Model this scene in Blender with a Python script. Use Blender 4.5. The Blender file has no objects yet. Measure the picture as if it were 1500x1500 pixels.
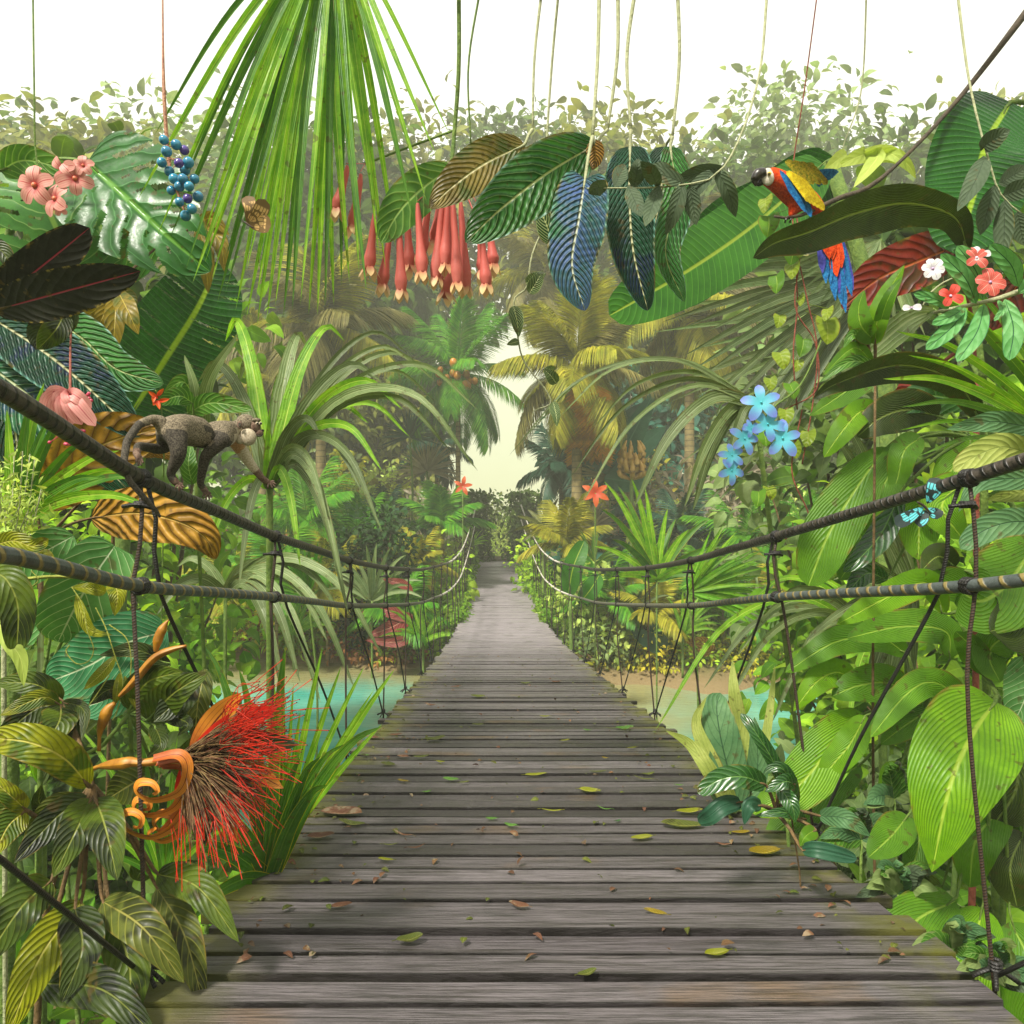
import bpy, math, random
import numpy as np
from mathutils import Vector, Matrix

# ------------------------------------------------------------------ camera, light, exposure
S = bpy.context.scene
COL = S.collection
CZ = 4.2                       # eye height above the water
F = 1100.0                     # focal length in photo pixels (photo 1500 wide)
cam_d = bpy.data.cameras.new('camera'); cam = bpy.data.objects.new('camera', cam_d); COL.objects.link(cam)
cam.location = (0, 0, CZ); cam.rotation_euler = (math.radians(90), 0, 0)
cam_d.sensor_width = 36; cam_d.lens = 36*F/1500; cam_d.clip_start = 0.05; cam_d.clip_end = 1000
S.camera = cam

SUN_EL, SUN_AZ = math.radians(52), math.radians(215)   # azimuth clockwise from +Y: behind the viewer, to the left
W = bpy.data.worlds.new('World'); S.world = W; W.use_nodes = True
nt = W.node_tree; nt.nodes.clear()
wo = nt.nodes.new('ShaderNodeOutputWorld')
bg = nt.nodes.new('ShaderNodeBackground'); bg.inputs[1].default_value = 0.10
sk = nt.nodes.new('ShaderNodeTexSky'); sk.sky_type = 'NISHITA'; sk.sun_disc = False
sk.sun_elevation = SUN_EL; sk.sun_rotation = SUN_AZ
nt.links.new(sk.outputs[0], bg.inputs[0])
# bright cloud cover: warm and pale low down, white overhead
tc = nt.nodes.new('ShaderNodeTexCoord'); sx = nt.nodes.new('ShaderNodeSeparateXYZ'); nt.links.new(tc.outputs['Generated'], sx.inputs[0])
cr = nt.nodes.new('ShaderNodeValToRGB'); nt.links.new(sx.outputs['Z'], cr.inputs[0])
cr.color_ramp.elements[0].position = 0.0; cr.color_ramp.elements[0].color = (0.66, 0.68, 0.34, 1)
e = cr.color_ramp.elements.new(0.14); e.color = (0.76, 0.77, 0.46, 1)
e = cr.color_ramp.elements.new(0.34); e.color = (1.0, 0.97, 0.86, 1)
cr.color_ramp.elements[-1].position = 0.6; cr.color_ramp.elements[-1].color = (1, .98, .91, 1)
bg2 = nt.nodes.new('ShaderNodeBackground'); bg2.inputs[1].default_value = 0.78
nt.links.new(cr.outputs[0], bg2.inputs[0])
ad = nt.nodes.new('ShaderNodeMixShader'); ad.inputs[0].default_value = 0.88
nt.links.new(bg.outputs[0], ad.inputs[1]); nt.links.new(bg2.outputs[0], ad.inputs[2]); nt.links.new(ad.outputs[0], wo.inputs[0])

sl = bpy.data.lights.new('sun', 'SUN'); sl.energy = 4.4; sl.angle = math.radians(8.0); sl.color = (1, 0.95, 0.84)
so = bpy.data.objects.new('sun', sl); COL.objects.link(so)
so.rotation_euler = (math.radians(90)-SUN_EL, 0, -SUN_AZ+math.pi)
sd = Vector((math.sin(SUN_AZ)*math.cos(SUN_EL), math.cos(SUN_AZ)*math.cos(SUN_EL), math.sin(SUN_EL)))
so.rotation_euler = sd.to_track_quat('Z', 'Y').to_euler()
vs = S.view_settings; vs.view_transform = 'Standard'; vs.look = 'None'; vs.exposure = 0.98; vs.gamma = 1
S.cycles.max_bounces = 6; S.cycles.transparent_max_bounces = 8; S.cycles.volume_bounces = 0

HAZE = .0036
R = random.Random(7)
NR = np.random.default_rng(7)

def P(x, y, d):
    """point seen at photo pixel x, y at real distance d along the view"""
    return Vector(((x-750)*d/F, d, CZ+(750-y)*d/F))

# ------------------------------------------------------------------ mesh builder
ORG = {}
class MB:
    def __init__(s): s.V=[]; s.Q=[]; s.U=[]; s.M=[]; s.n=0
    def add(s, V, Q, U, m=0):
        V = np.asarray(V, float).reshape(-1, 3); Q = np.asarray(Q, int).reshape(-1, 4)
        s.V.append(V); s.Q.append(Q+s.n); s.U.append(np.asarray(U, float).reshape(-1, 2)); s.M.append(np.full(len(Q), m)); s.n += len(V)
    def build(s, name, mats, parent=None, smooth=True, loc=None):
        V = np.concatenate(s.V); Q = np.concatenate(s.Q); U = np.concatenate(s.U); M = np.concatenate(s.M)
        if parent is not None: o0 = ORG[parent]
        else: o0 = Vector(loc) if loc is not None else Vector((float(V[:,0].mean()), float(V[:,1].mean()), float(V[:,2].min())))
        V = V-np.array(o0)
        me = bpy.data.meshes.new(name); me.vertices.add(len(V)); me.vertices.foreach_set('co', V.ravel())
        me.loops.add(Q.size); me.loops.foreach_set('vertex_index', Q.ravel().astype(np.int32))
        me.polygons.add(len(Q)); me.polygons.foreach_set('loop_start', np.arange(0, Q.size, 4, dtype=np.int32))
        me.polygons.foreach_set('loop_total', np.full(len(Q), 4, dtype=np.int32))
        me.polygons.foreach_set('material_index', M.astype(np.int32))
        uv = me.uv_layers.new(name='UVMap'); uv.data.foreach_set('uv', U[Q.ravel()].ravel())
        me.update(calc_edges=True)
        me.polygons.foreach_set('use_smooth', np.full(len(Q), smooth))
        for m in (mats if isinstance(mats, (list, tuple)) else [mats]): me.materials.append(m)
        ob = bpy.data.objects.new(name, me); COL.objects.link(ob)
        if parent is not None: ob.parent = parent; ORG[ob] = Vector(o0)
        else: ob.location = o0; ORG[ob] = Vector(o0)
        return ob

def tag(o, label, cat, group=None, kind=None):
    if label: o['label'] = label
    if cat: o['category'] = cat
    if group: o['group'] = group
    if kind: o['kind'] = kind
    return o
def thing(name, label, cat, loc, group=None):
    o = bpy.data.objects.new(name, None); COL.objects.link(o); o.location = loc; ORG[o] = Vector(loc)
    o.empty_display_size = 0.1
    return tag(o, label, cat, group)

def spline(pts, n):
    p = np.array([tuple(q) for q in pts], float)
    if len(p) == 2:
        t = np.linspace(0, 1, n)[:, None]; return p[0]*(1-t)+p[1]*t
    e = np.vstack([2*p[0]-p[1], p, 2*p[-1]-p[-2]])
    seg = np.linalg.norm(np.diff(p, axis=0), axis=1)+1e-6; cum = np.concatenate([[0], np.cumsum(seg)])
    out = []
    for q in np.linspace(0, cum[-1], n):
        i = min(max(int(np.searchsorted(cum, q, 'right'))-1, 0), len(seg)-1); t = (q-cum[i])/seg[i]
        a, b, c, d = e[i], e[i+1], e[i+2], e[i+3]
        out.append(.5*((2*b)+(-a+c)*t+(2*a-5*b+4*c-d)*t*t+(-a+3*b-3*c+d)*t**3))
    return np.array(out)
def nrmz(v): return v/(np.linalg.norm(v, axis=-1, keepdims=True)+1e-9)
def gridq(n, m, loop=False):
    i, j = np.meshgrid(np.arange(n-1), np.arange(m-1), indexing='ij')
    a = (i*m+j).ravel(); return np.stack([a, a+1, a+m+1, a+m], 1)

def tube(mb, pts, r, n=None, k=8, m=0, close=True):
    c = spline(pts, n or max(2, len(pts)*4)); N = len(c)
    rr = np.interp(np.linspace(0, 1, N), np.linspace(0, 1, len(r)), r) if isinstance(r, (list, tuple, np.ndarray)) else np.full(N, r)
    T = nrmz(np.gradient(c, axis=0)); L = np.concatenate([[0], np.cumsum(np.linalg.norm(np.diff(c, axis=0), axis=1))])
    if close:
        c = np.vstack([c[:1], c, c[-1:]]); T = np.vstack([T[:1], T, T[-1:]]); rr = np.concatenate([[1e-4], rr, [1e-4]]); L = np.concatenate([L[:1], L, L[-1:]]); N += 2
    up = np.array([0., 0., 1.]) if abs(T[:, 2]).mean() < .8 else np.array([0., 1., 0.])
    A = nrmz(np.cross(T, up)); B = np.cross(A, T)
    th = np.linspace(0, 2*math.pi, k+1)
    V = c[:, None]+rr[:, None, None]*(A[:, None]*np.cos(th)[None, :, None]+B[:, None]*np.sin(th)[None, :, None])
    U = np.stack(np.broadcast_arrays(L[:, None], (th/(2*math.pi))[None]), -1)
    mb.add(V.reshape(-1, 3), gridq(N, k+1), U.reshape(-1, 2), m)

PROF = {'lance': (.8, .9), 'ovate': (.5, .85), 'blade': (.12, .6), 'oblong': (.32, .38), 'heart': (.34, .75), 'obovate': (.95, .5), 'petal': (.8, .35), 'long': (.45, .6)}
CAMP = np.array([0., 0., CZ])
def leaf(mb, pts, w, prof='lance', roll=0., fold=.18, wave=0., wn=7, cup=0., n=16, mm=6, nrm=None, back=0., m=0, corr=0., nv=12, k=.5, cut=None, seed=0, wmid=None):
    c = spline(pts, n); t = np.linspace(0, 1, n)
    a, b = PROF[prof] if isinstance(prof, str) else prof
    q = np.clip(t, 1e-4, 1-1e-4)**a*(1-np.clip(t, 0, 1-1e-4))**b; tm = a/(a+b); q = q/(tm**a*(1-tm)**b)*w
    T = nrmz(np.gradient(c, axis=0))
    H = (nrmz(CAMP-c) if nrm is None else np.broadcast_to(np.array(nrm, float), c.shape))
    Sd = nrmz(np.cross(T, H)); N = np.cross(Sd, T)
    if roll:
        cs, sn = math.cos(roll), math.sin(roll); Sd, N = Sd*cs+N*sn, N*cs-Sd*sn
    s = np.linspace(-1, 1, mm+1)
    A = np.abs(s)[None, :, None]; s3 = s[None, :, None]; q3 = q[:, None, None]; t3 = t[:, None, None]
    rs = np.random.default_rng(seed); ph = rs.uniform(0, 6.28, 2)
    off = fold*A-cup*A**2+wave*A**1.5*np.sin(t3*wn*2+np.where(s3 > 0, ph[0], ph[1]))*1.0
    if corr: off = off+corr*(np.cos(2*math.pi*(nv*t3-k*nv*A*.35))*np.minimum(1, A*4))
    V = c[:, None]+Sd[:, None]*s3*q3+N[:, None]*off*q3
    if back: V = V-T[:, None]*back*q3*A**1.6*(1-t3)**4
    U = np.stack(np.broadcast_arrays(t[:, None], ((s+1)/2)[None]), -1)
    Q = gridq(n, mm+1)
    if cut is not None:
        u = (t[:-1, None]+t[1:, None])/2; v = np.abs(s[:-1]+s[1:])[None]/2; sg = (s[:-1]+s[1:])[None] > 0
        keep = ~cut(*np.broadcast_arrays(u, v, sg)); Q = Q[keep.ravel()]
    mb.add(V.reshape(-1, 3), Q, U.reshape(-1, 2), m)

def ball(mb, c, r, m=0, k=10, sc=(1, 1, 1)):
    th = np.linspace(0, math.pi, k); ph = np.linspace(0, 2*math.pi, k*2-1)
    r = np.array([r, r, r])*np.array(sc)
    V = np.stack([np.sin(th)[:, None]*np.cos(ph)[None]*r[0], np.sin(th)[:, None]*np.sin(ph)[None]*r[1], np.cos(th)[:, None]*np.ones_like(ph)[None]*r[2]], -1)+np.array(tuple(c))
    U = np.stack(np.broadcast_arrays((th/math.pi)[:, None], (ph/6.2832)[None]), -1)
    mb.add(V.reshape(-1, 3), gridq(k, k*2-1), U.reshape(-1, 2), m)

# batch scatter of small leaves
def template(n, w, prof='ovate', bend=.25, fold=.2, mm=2):
    mb = MB(); leaf(mb, [(0, 0, 0), (.5, 0, bend*.12), (1, 0, -bend)], w, prof, fold=fold, nrm=(0, 0, 1), n=n, mm=mm)
    return mb.V[0], mb.Q[0], mb.U[0]
TPL = {'broad': template(5, .26), 'round': template(5, .38, 'oblong'), 'slim': template(4, .12, 'lance', .35), 'grass': template(5, .035, 'blade', .5), 'big': template(7, .3, 'ovate', .35, .2, 4)}
def scatter(mb, pos, dirs, size, tpl='broad', m=0, up=(0, 0, 1), jit=.5, rng=NR):
    V, Q, U = TPL[tpl]; n = len(pos)
    X = nrmz(np.asarray(dirs)); Z = nrmz(np.broadcast_to(np.array(up, float), X.shape)+rng.normal(0, jit, X.shape)); Y = nrmz(np.cross(Z, X)); Z = np.cross(X, Y)
    M = np.stack([X, Y, Z], -1); W_ = np.einsum('nij,vj->nvi', M, V)*np.asarray(size).reshape(-1, 1, 1)+np.asarray(pos)[:, None]
    QQ = (Q[None]+(np.arange(n)*len(V))[:, None, None]).reshape(-1, 4)
    mb.add(W_.reshape(-1, 3), QQ, np.tile(U, (n, 1)), m)

# ------------------------------------------------------------------ materials
def lin(h, k=1.0):
    h = h.lstrip('#'); o = []
    for i in (0, 2, 4):
        c = int(h[i:i+2], 16)/255; o.append((c/12.92 if c <= .04045 else ((c+.055)/1.055)**2.4)*k)
    return (*o, 1)
class NT:
    def __init__(s, name):
        s.m = bpy.data.materials.new(name); s.m.use_nodes = True; s.t = s.m.node_tree; s.t.nodes.clear()
        s.o = s.n('OutputMaterial')
    def n(s, ty, **kw):
        x = s.t.nodes.new('ShaderNode'+ty)
        for k, v in kw.items(): setattr(x, k, v)
        return x
    def put(s, sock, v):
        if isinstance(v, bpy.types.NodeSocket): s.t.links.new(v, sock)
        elif v is not None: sock.default_value = v
    def math(s, op, a, b=None, c=None, clamp=False):
        x = s.n('Math', operation=op); x.use_clamp = clamp; s.put(x.inputs[0], a); s.put(x.inputs[1], b)
        if c is not None: s.put(x.inputs[2], c)
        return x.outputs[0]
    def mix(s, f, a, b, bt='MIX'):
        x = s.n('Mix', data_type='RGBA', blend_type=bt); s.put(x.inputs[0], f); s.put(x.inputs[6], a); s.put(x.inputs[7], b); return x.outputs[2]
    def noise(s, vec, sc, det=3, rough=.5, dist=0):
        x = s.n('TexNoise'); s.put(x.inputs['Vector'], vec); x.inputs['Scale'].default_value = sc; x.inputs['Detail'].default_value = det; x.inputs['Roughness'].default_value = rough; x.inputs['Distortion'].default_value = dist; return x.outputs[0]
    def rng(s, v, a, b, c=0., d=1., smooth=True):
        x = s.n('MapRange'); x.interpolation_type = 'SMOOTHSTEP' if smooth else 'LINEAR'
        s.put(x.inputs[0], v)
        for i, q in enumerate((a, b, c, d)): x.inputs[i+1].default_value = q
        return x.outputs[0]
    def obj(s): return s.n('TexCoord').outputs['Object']
    def uv(s):
        x = s.n('SeparateXYZ'); s.put(x.inputs[0], s.n('UVMap').outputs[0]); return x.outputs[0], x.outputs[1]
    def isl(s): return s.n('NewGeometry').outputs['Random Per Island']
    def mp(s, vec, sc):
        x = s.n('Mapping'); s.put(x.inputs[0], vec); x.inputs['Scale'].default_value = sc; return x.outputs[0]
    def pbr(s, col, rough=.5, bump=None, bs=.3, bd=.01, trans=0., tcol=None, spec=.5, metal=0., **kw):
        p = s.n('BsdfPrincipled'); s.put(p.inputs['Base Color'], col); s.put(p.inputs['Roughness'], rough); p.inputs['Specular IOR Level'].default_value = spec; p.inputs['Metallic'].default_value = metal
        for k, v in kw.items(): s.put(p.inputs[k], v)
        nb = None
        if bump is not None:
            b = s.n('Bump'); b.inputs['Strength'].default_value = bs; b.inputs['Distance'].default_value = bd; s.put(b.inputs['Height'], bump); nb = b.outputs[0]; s.put(p.inputs['Normal'], nb)
        out = p.outputs[0]
        if trans:
            tr = s.n('BsdfTranslucent'); s.put(tr.inputs[0], tcol if tcol is not None else col)
            if nb: s.put(tr.inputs[1], nb)
            mx = s.n('MixShader'); mx.inputs[0].default_value = trans; s.put(mx.inputs[1], out); s.put(mx.inputs[2], tr.outputs[0]); out = mx.outputs[0]
        s.put(s.o.inputs[0], out); return s.m
K = .62
LM = {}
def leafmat(name, c1, c2, vein=None, nv=11, k=.45, vw=.14, mid=None, midw=.05, edge=None, rough=.42, trans=.28, mott=9., bump=.35, bd=.006, var=.35, patch=None, psc=5., kk=None, spec=.3, long=False, band=0., xx=0):
    kk = kk or K
    s = NT(name); u, v = s.uv(); ob = s.obj()
    a = s.math('ABSOLUTE', s.math('MULTIPLY_ADD', v, 2., -1.))
    nz = s.noise(ob, mott, 4, .6)
    col = s.mix(s.rng(nz, .32, .68), lin(c1, kk), lin(c2, kk))
    wob = s.math('MULTIPLY_ADD', s.noise(ob, 5. if mott > 3 else 1., 2, .5), 1.6, -.8)
    if patch: col = s.mix(s.rng(s.noise(ob, psc, 3, .55), .5, .62), col, lin(patch, kk))
    fine = s.noise(ob, mott*9, 3, .7)
    col = s.mix(s.rng(fine, .3, .7, .0, .35), col, s.mix(1., col, (.62, .66, .5, 1), 'MULTIPLY'))
    if long: ph = s.math('MULTIPLY', a, nv*.5)
    else: ph = s.math('SUBTRACT', s.math('MULTIPLY', u, float(nv)), s.math('MULTIPLY', s.math('POWER', a, 1.25), k*nv*.5))
    fr = s.math('FRACT', s.math('ADD', ph, wob)); ds = s.math('ABSOLUTE', s.math('MULTIPLY_ADD', fr, 2., -1.))       # 1 on a vein, 0 between two
    vm = s.rng(ds, 1-vw*2, 1-vw*.25)
    if band: col = s.mix(s.math('MULTIPLY', s.rng(ds, .1, .95), band), col, s.mix(1., col, (.35, .42, .45, 1), 'MULTIPLY'))
    if vein: col = s.mix(s.math('MULTIPLY', vm, .85), col, lin(vein, kk))
    if mid: col = s.mix(s.rng(a, midw*.5, midw*1.3, 1., 0.), col, lin(mid, kk))
    if edge: col = s.mix(s.rng(a, .9, .97), col, lin(edge, kk))
    blem = s.noise(ob, 26., 2, .5)
    if mott > 3: col = s.mix(s.rng(blem, .63, .7, 0, .6), col, lin('5a4a1c', kk)); col = s.mix(s.math('MULTIPLY', s.rng(a, .86, 1.), s.rng(nz, .5, .62)), col, lin('8a7a2c', kk))
    hs = s.n('HueSaturation'); s.put(hs.inputs['Color'], col); s.put(hs.inputs['Value'], s.rng(s.isl(), 0, 1, 1-var, 1+var, False)); s.put(hs.inputs['Hue'], s.rng(s.math('FRACT', s.math('MULTIPLY', s.isl(), 7.3)), 0, 1, .485, .515, False))
    col = hs.outputs[0]
    h = s.math('ADD', s.math('MULTIPLY', ds, ds), s.math('MULTIPLY', nz, .5)); h = s.math('SUBTRACT', h, s.rng(a, 0., midw*2, 1., 0.))
    return s.pbr(col, s.rng(fine, .2, .8, rough-.08, rough+.15), h, bump, bd, trans, s.mix(1., col, (1.5, 1.5, .7, 1), 'MULTIPLY'), spec)

M = {}
M['green'] = leafmat('leaf_green', '3f7a22', '5c9630', '8db85a', 9, mid='9cc46a')
M['deep'] = leafmat('leaf_deep_green', '1e4f1e', '2f6b28', '4f8a3f', 9, mid='6f9f4f', rough=.28, spec=.6)
M['lime'] = leafmat('leaf_lime', '6fae10', '8cc81a', '5c9a10', 13, k=1.6, vw=.2, mid='b4d84a', trans=.42, bump=.45, band=.18, mott=6)
M['lime2'] = leafmat('leaf_mid_green', '528c18', '6ca822', '78ac30', 12, k=1.5, mid='9cc448', trans=.38, bump=.45, band=.2, mott=6)
M['darkarch'] = leafmat('leaf_dark_arching', '26390a', '3c5512', '7b8f3a', 16, k=1.6, vw=.1, mid='7f9344', trans=.15, bump=.5)
M['olive'] = leafmat('leaf_olive', '4e5f1e', '69742a', '8a8f3c', 10, mid='a3a050', patch='39420f', psc=12)
M['black'] = leafmat('leaf_near_black', '17180c', '24261a', None, 10, mid='a0323c', midw=.035, rough=.7, trans=.03, var=.1, kk=.9, spec=.2, mott=40, bump=.6)
M['ribblue'] = leafmat('leaf_ribbed_blue_green', '1f5a44', '3f8a5a', 'a8d0b0', 15, k=.5, vw=.08, mid='dbe6b8', midw=.04, rough=.35, bump=1., bd=.012, band=.75, patch='2b4f74', psc=6, var=.1)
M['ribgreen'] = leafmat('leaf_ribbed_green', '2e7a34', '4f9e46', '9fd08a', 15, k=.5, vw=.08, mid='cfe2a0', midw=.04, rough=.35, bump=1., bd=.012, band=.7, var=.1, edge='8fbfae')
M['ribdark'] = leafmat('leaf_ribbed_dark', '12402f', '1f5f42', '7fb59a', 22, k=.5, vw=.07, mid='dcdcae', midw=.045, rough=.35, bump=1., bd=.012, band=.75, patch='1d3558', psc=7, var=.1, edge='6fa89a')
M['blueleaf'] = leafmat('leaf_ribbed_violet_blue', '34705a', '5a74bc', 'b7d6e0', 18, k=.5, vw=.07, mid='e6ecd6', midw=.045, rough=.4, bump=1., bd=.012, band=.5, patch='3f8a60', psc=6, var=.1, edge='6fa89a')
M['tan'] = leafmat('leaf_tan_ribbed', '8a7a34', 'a8974a', 'd4c884', 16, k=.5, vw=.07, mid='efe9b6', midw=.045, bump=1., band=.5, patch='5c7030', psc=7)
M['gold'] = leafmat('leaf_golden', 'b88826', 'd8a840', '8a5c18', 9, k=.55, vw=.1, mid='e6c064', midw=.035, rough=.45, bump=1.3, bd=.012, band=.4, var=.1, kk=.75, patch='a07a20', psc=8)
M['yellow'] = leafmat('leaf_yellow_lobed', '8f7d12', 'a8921a', '6e6a1c', 8, mid='c9b64a', patch='5c6a14', psc=9)
M['yelgreen'] = leafmat('leaf_yellow_green', '8f9a14', 'b2b520', '6f7a14', 11, k=.6, vw=.1, mid='cfca62', patch='4c6a1a', psc=9, bump=.6)
M['murk'] = leafmat('leaf_murky_olive', '46601c', '627a1e', '728030', 10, k=.6, vw=.06, mid='8f9a44', patch='2a3a14', psc=10, bump=.4)
M['murk2'] = leafmat('leaf_dark_speckled', '2a3c14', '44581c', '505e28', 10, k=.6, vw=.06, mid='6f7a34', patch='18220c', psc=14, bump=.4)
M['veined'] = leafmat('leaf_pale_veined', '4f9244', '68a858', 'c8e2a8', 9, k=.6, vw=.07, mid='cfe2b8', midw=.03, rough=.6, trans=.2, bump=.4)
M['veined2'] = leafmat('leaf_teal_veined', '38865a', '4c9c68', 'b8dcb0', 13, k=.7, vw=.06, mid='cfe2b8', midw=.03, rough=.6, trans=.2, bump=.4)
M['paleyel'] = leafmat('leaf_pale_yellow', '9aac4e', 'b5c166', '7f9440', 8, k=.6, vw=.06, mid='7f9440', midw=.02, rough=.6, trans=.2)
M['bluegreen'] = leafmat('leaf_grey_green', '4f7f50', '66935f', '2f5a3a', 9, k=.6, vw=.06, mid='2a4f34', midw=.03, rough=.6, trans=.2)
M['sage'] = leafmat('leaf_sage', '4b5f44', '5a6e50', None, 9, mid='2e3f2c', midw=.03, rough=.7, trans=.12, var=.12)
M['rust'] = leafmat('leaf_rust_red', '8a2f12', 'a8421a', '6a1f0c', 10, k=.5, mid='c46a34', patch='5a3a14', psc=9, bump=1., band=.4)
M['crim'] = leafmat('leaf_crimson', '8f2f2a', 'a8463a', 'd88a6a', 12, k=.5, mid='e0a080', bump=1., band=.5)
M['blade'] = leafmat('blade_fresh_green', '64a41c', '92ca2c', None, 6, long=True, mid='c0dc60', midw=.07, trans=.45, kk=.75)
M['bladedark'] = leafmat('blade_dark_green', '3c7a14', '5a9a1c', None, 6, long=True, mid='6a9a30', midw=.1, trans=.25)
M['bladegrey'] = leafmat('blade_grey_green', '6f8a4a', '8aa064', 'a5b58a', 6, long=True, mid='a9b884', midw=.08, trans=.25)
M['bladeolive'] = leafmat('blade_olive_grey', '5a703a', '708450', '8fa070', 6, long=True, mid='93a476', midw=.08, trans=.2)
M['bladeyel'] = leafmat('blade_yellow_edged', '3f7a1c', '588f22', None, 4, long=True, mid='6f9f30', edge='d2c81e', trans=.3)
M['palmgreen'] = leafmat('frond_green', '3f8612', '6aa61e', None, 3, long=True, trans=.3, mott=2, kk=.85, spec=.25)
M['palmolive'] = leafmat('frond_olive_yellow', '7f8420', 'b4ae34', None, 3, long=True, trans=.35, mott=1.5, kk=.9, spec=.2)
M['palmbrown'] = leafmat('frond_grey_brown', '6a6434', '8a8448', None, 3, long=True, trans=.25, mott=1.5, kk=.8, spec=.2)
M['palmorange'] = leafmat('frond_dry_orange', 'b07812', 'd89a1c', None, 3, long=True, trans=.35, mott=1.5, kk=.95, spec=.2)
M['palmblue'] = leafmat('frond_blue_green', '1f4f3a', '3a6a50', None, 3, long=True, trans=.15, mott=1.5)
M['banana'] = leafmat('leaf_banana', '2a6e16', '3f8a1e', '56a030', 40, k=.12, vw=.1, mid='a2c040', midw=.05, rough=.35, trans=.35, bump=.5, mott=3)
M['bananahi'] = leafmat('leaf_banana_dark', '124a12', '1f661a', '3f8a30', 34, k=.12, vw=.1, mid='9ac02c', midw=.06, rough=.25, trans=.25, bump=.5, mott=3)
M['monstera'] = leafmat('leaf_monstera', '1c5c18', '2a7424', '4a8a48', 7, k=.8, vw=.07, mid='5a9a2c', midw=.05, rough=.33, spec=.3, bump=.6, bd=.012, trans=.12)
M['mons2'] = leafmat('leaf_monstera_light', '3a7a2c', '4c9036', '86b060', 7, k=.8, vw=.06, mid='8ab84a', midw=.04, rough=.35, bump=.6, trans=.3)
M['striped'] = leafmat('leaf_striped', '1f4a1c', '2c5a24', 'c8d89a', 9, k=.8, vw=.28, mid='d6e2a8', midw=.06, edge='a8c080', bump=.7)
M['heart'] = leafmat('leaf_heart', '7f9c1c', '9ab42c', None, 5, mid='bccb5c', midw=.03, trans=.4)
M['pinkgreen'] = leafmat('leaf_light_green', '5fae5c', '7cc474', '4f9a52', 5, k=.5, vw=.05, mid='1f5a3a', midw=.05, edge='2a6a44', rough=.55, trans=.2, var=.12)
# foliage for trees and shrubs: plain, many small leaves
def fol(n, a, b, **kw): M[n] = leafmat('foliage_'+n, a, b, None, 6, mid=b, midw=.06, mott=kw.pop('mott', .8), var=kw.pop('var', .5), bump=.2, spec=.2, rough=.6, kk=.85, **dict(dict(trans=.32), **kw))
fol('fdark', '34500f', '54701a'); fol('fmid', '588418', '80a624', trans=.4); fol('flight', '8cb82a', 'b4d43c', trans=.45); fol('folive', '636c24', '848834'); fol('fgrey', '64804a', '8a9c60')
fol('fpale', '9cb850', 'c0d070', trans=.4); fol('fyel', 'a0a828', 'c8bc38', trans=.4); fol('fteal', '2c5f50', '47806a'); fol('fmist', '7f8a58', 'a4a874'); fol('frust', '7a4f2a', '9a6a34')  # fmist, and fpale around the gap: mist painted into the leaf colour
M['fpur'] = leafmat('foliage_purple_grey', '8a8070', 'aca088', None, 3, long=True, mott=1., kk=.85, spec=.2, trans=.3)

def bark(name, a, b, ring=0., sc=6.):
    s = NT(name); u, v = s.uv(); ob = s.obj(); nz = s.noise(ob, sc, 5, .65)
    col = s.mix(s.rng(nz, .3, .7), lin(a, K), lin(b, K)); h = nz
    if ring:
        r = s.math('FRACT', s.math('MULTIPLY', u, ring)); col = s.mix(s.rng(r, .78, .95), col, lin(a, K*.55)); h = s.math('ADD', nz, r)
    return s.pbr(col, .8, h, .6, .03)
M['bark'] = bark('bark_grey', '5c5244', '8a7f6a'); M['barkpalm'] = bark('bark_palm', '7a6a40', 'a4925a', 5.); M['barkdark'] = bark('bark_dark', '3a2f22', '5a4a34', 0, 20)
M['stemg'] = bark('stem_green', '5a7a2a', '7f9a3a', 0, 30); M['stemb'] = bark('stem_brown', '5f4a28', '86683a', 0, 30); M['stemy'] = bark('stem_yellow', '9aa43a', 'b8bc50', 0, 30); M['stempale'] = bark('stem_pale', 'a8ac80', 'c4c69a', 0, 30); M['stemr'] = bark('stem_red', '8a3a2a', 'a85a40', 0, 30)

def plain(name, a, b=None, rough=.5, sc=60, tr=0., spec=.5, kk=.75, bump=.3):
    s = NT(name); nz = s.noise(s.obj(), sc, 4, .6)
    col = s.mix(s.rng(nz, .3, .7), lin(a, kk), lin(b or a, kk)); return s.pbr(col, rough, nz, bump, .003, tr, None, spec)

# petals: UV.x runs base to tip
def petal(name, base, tip, vein=None, tr=.3, lo=.1, hi=.7):
    s = NT(name); u, v = s.uv(); a = s.math('ABSOLUTE', s.math('MULTIPLY_ADD', v, 2., -1.)); nz = s.noise(s.obj(), 60, 3)
    col = s.mix(s.rng(s.math('ADD', u, s.math('MULTIPLY_ADD', nz, .3, -.15)), lo, hi), lin(base, .8), lin(tip, .8))
    if vein:
        fr = s.math('FRACT', s.math('MULTIPLY', a, 3.)); col = s.mix(s.math('MULTIPLY', s.rng(fr, .8, .95), .6), col, lin(vein, .8)); col = s.mix(s.rng(a, .03, .1, 1, 0), col, lin(vein, .8))
    return s.pbr(col, .5, nz, .2, .002, tr, None, .3)

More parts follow.
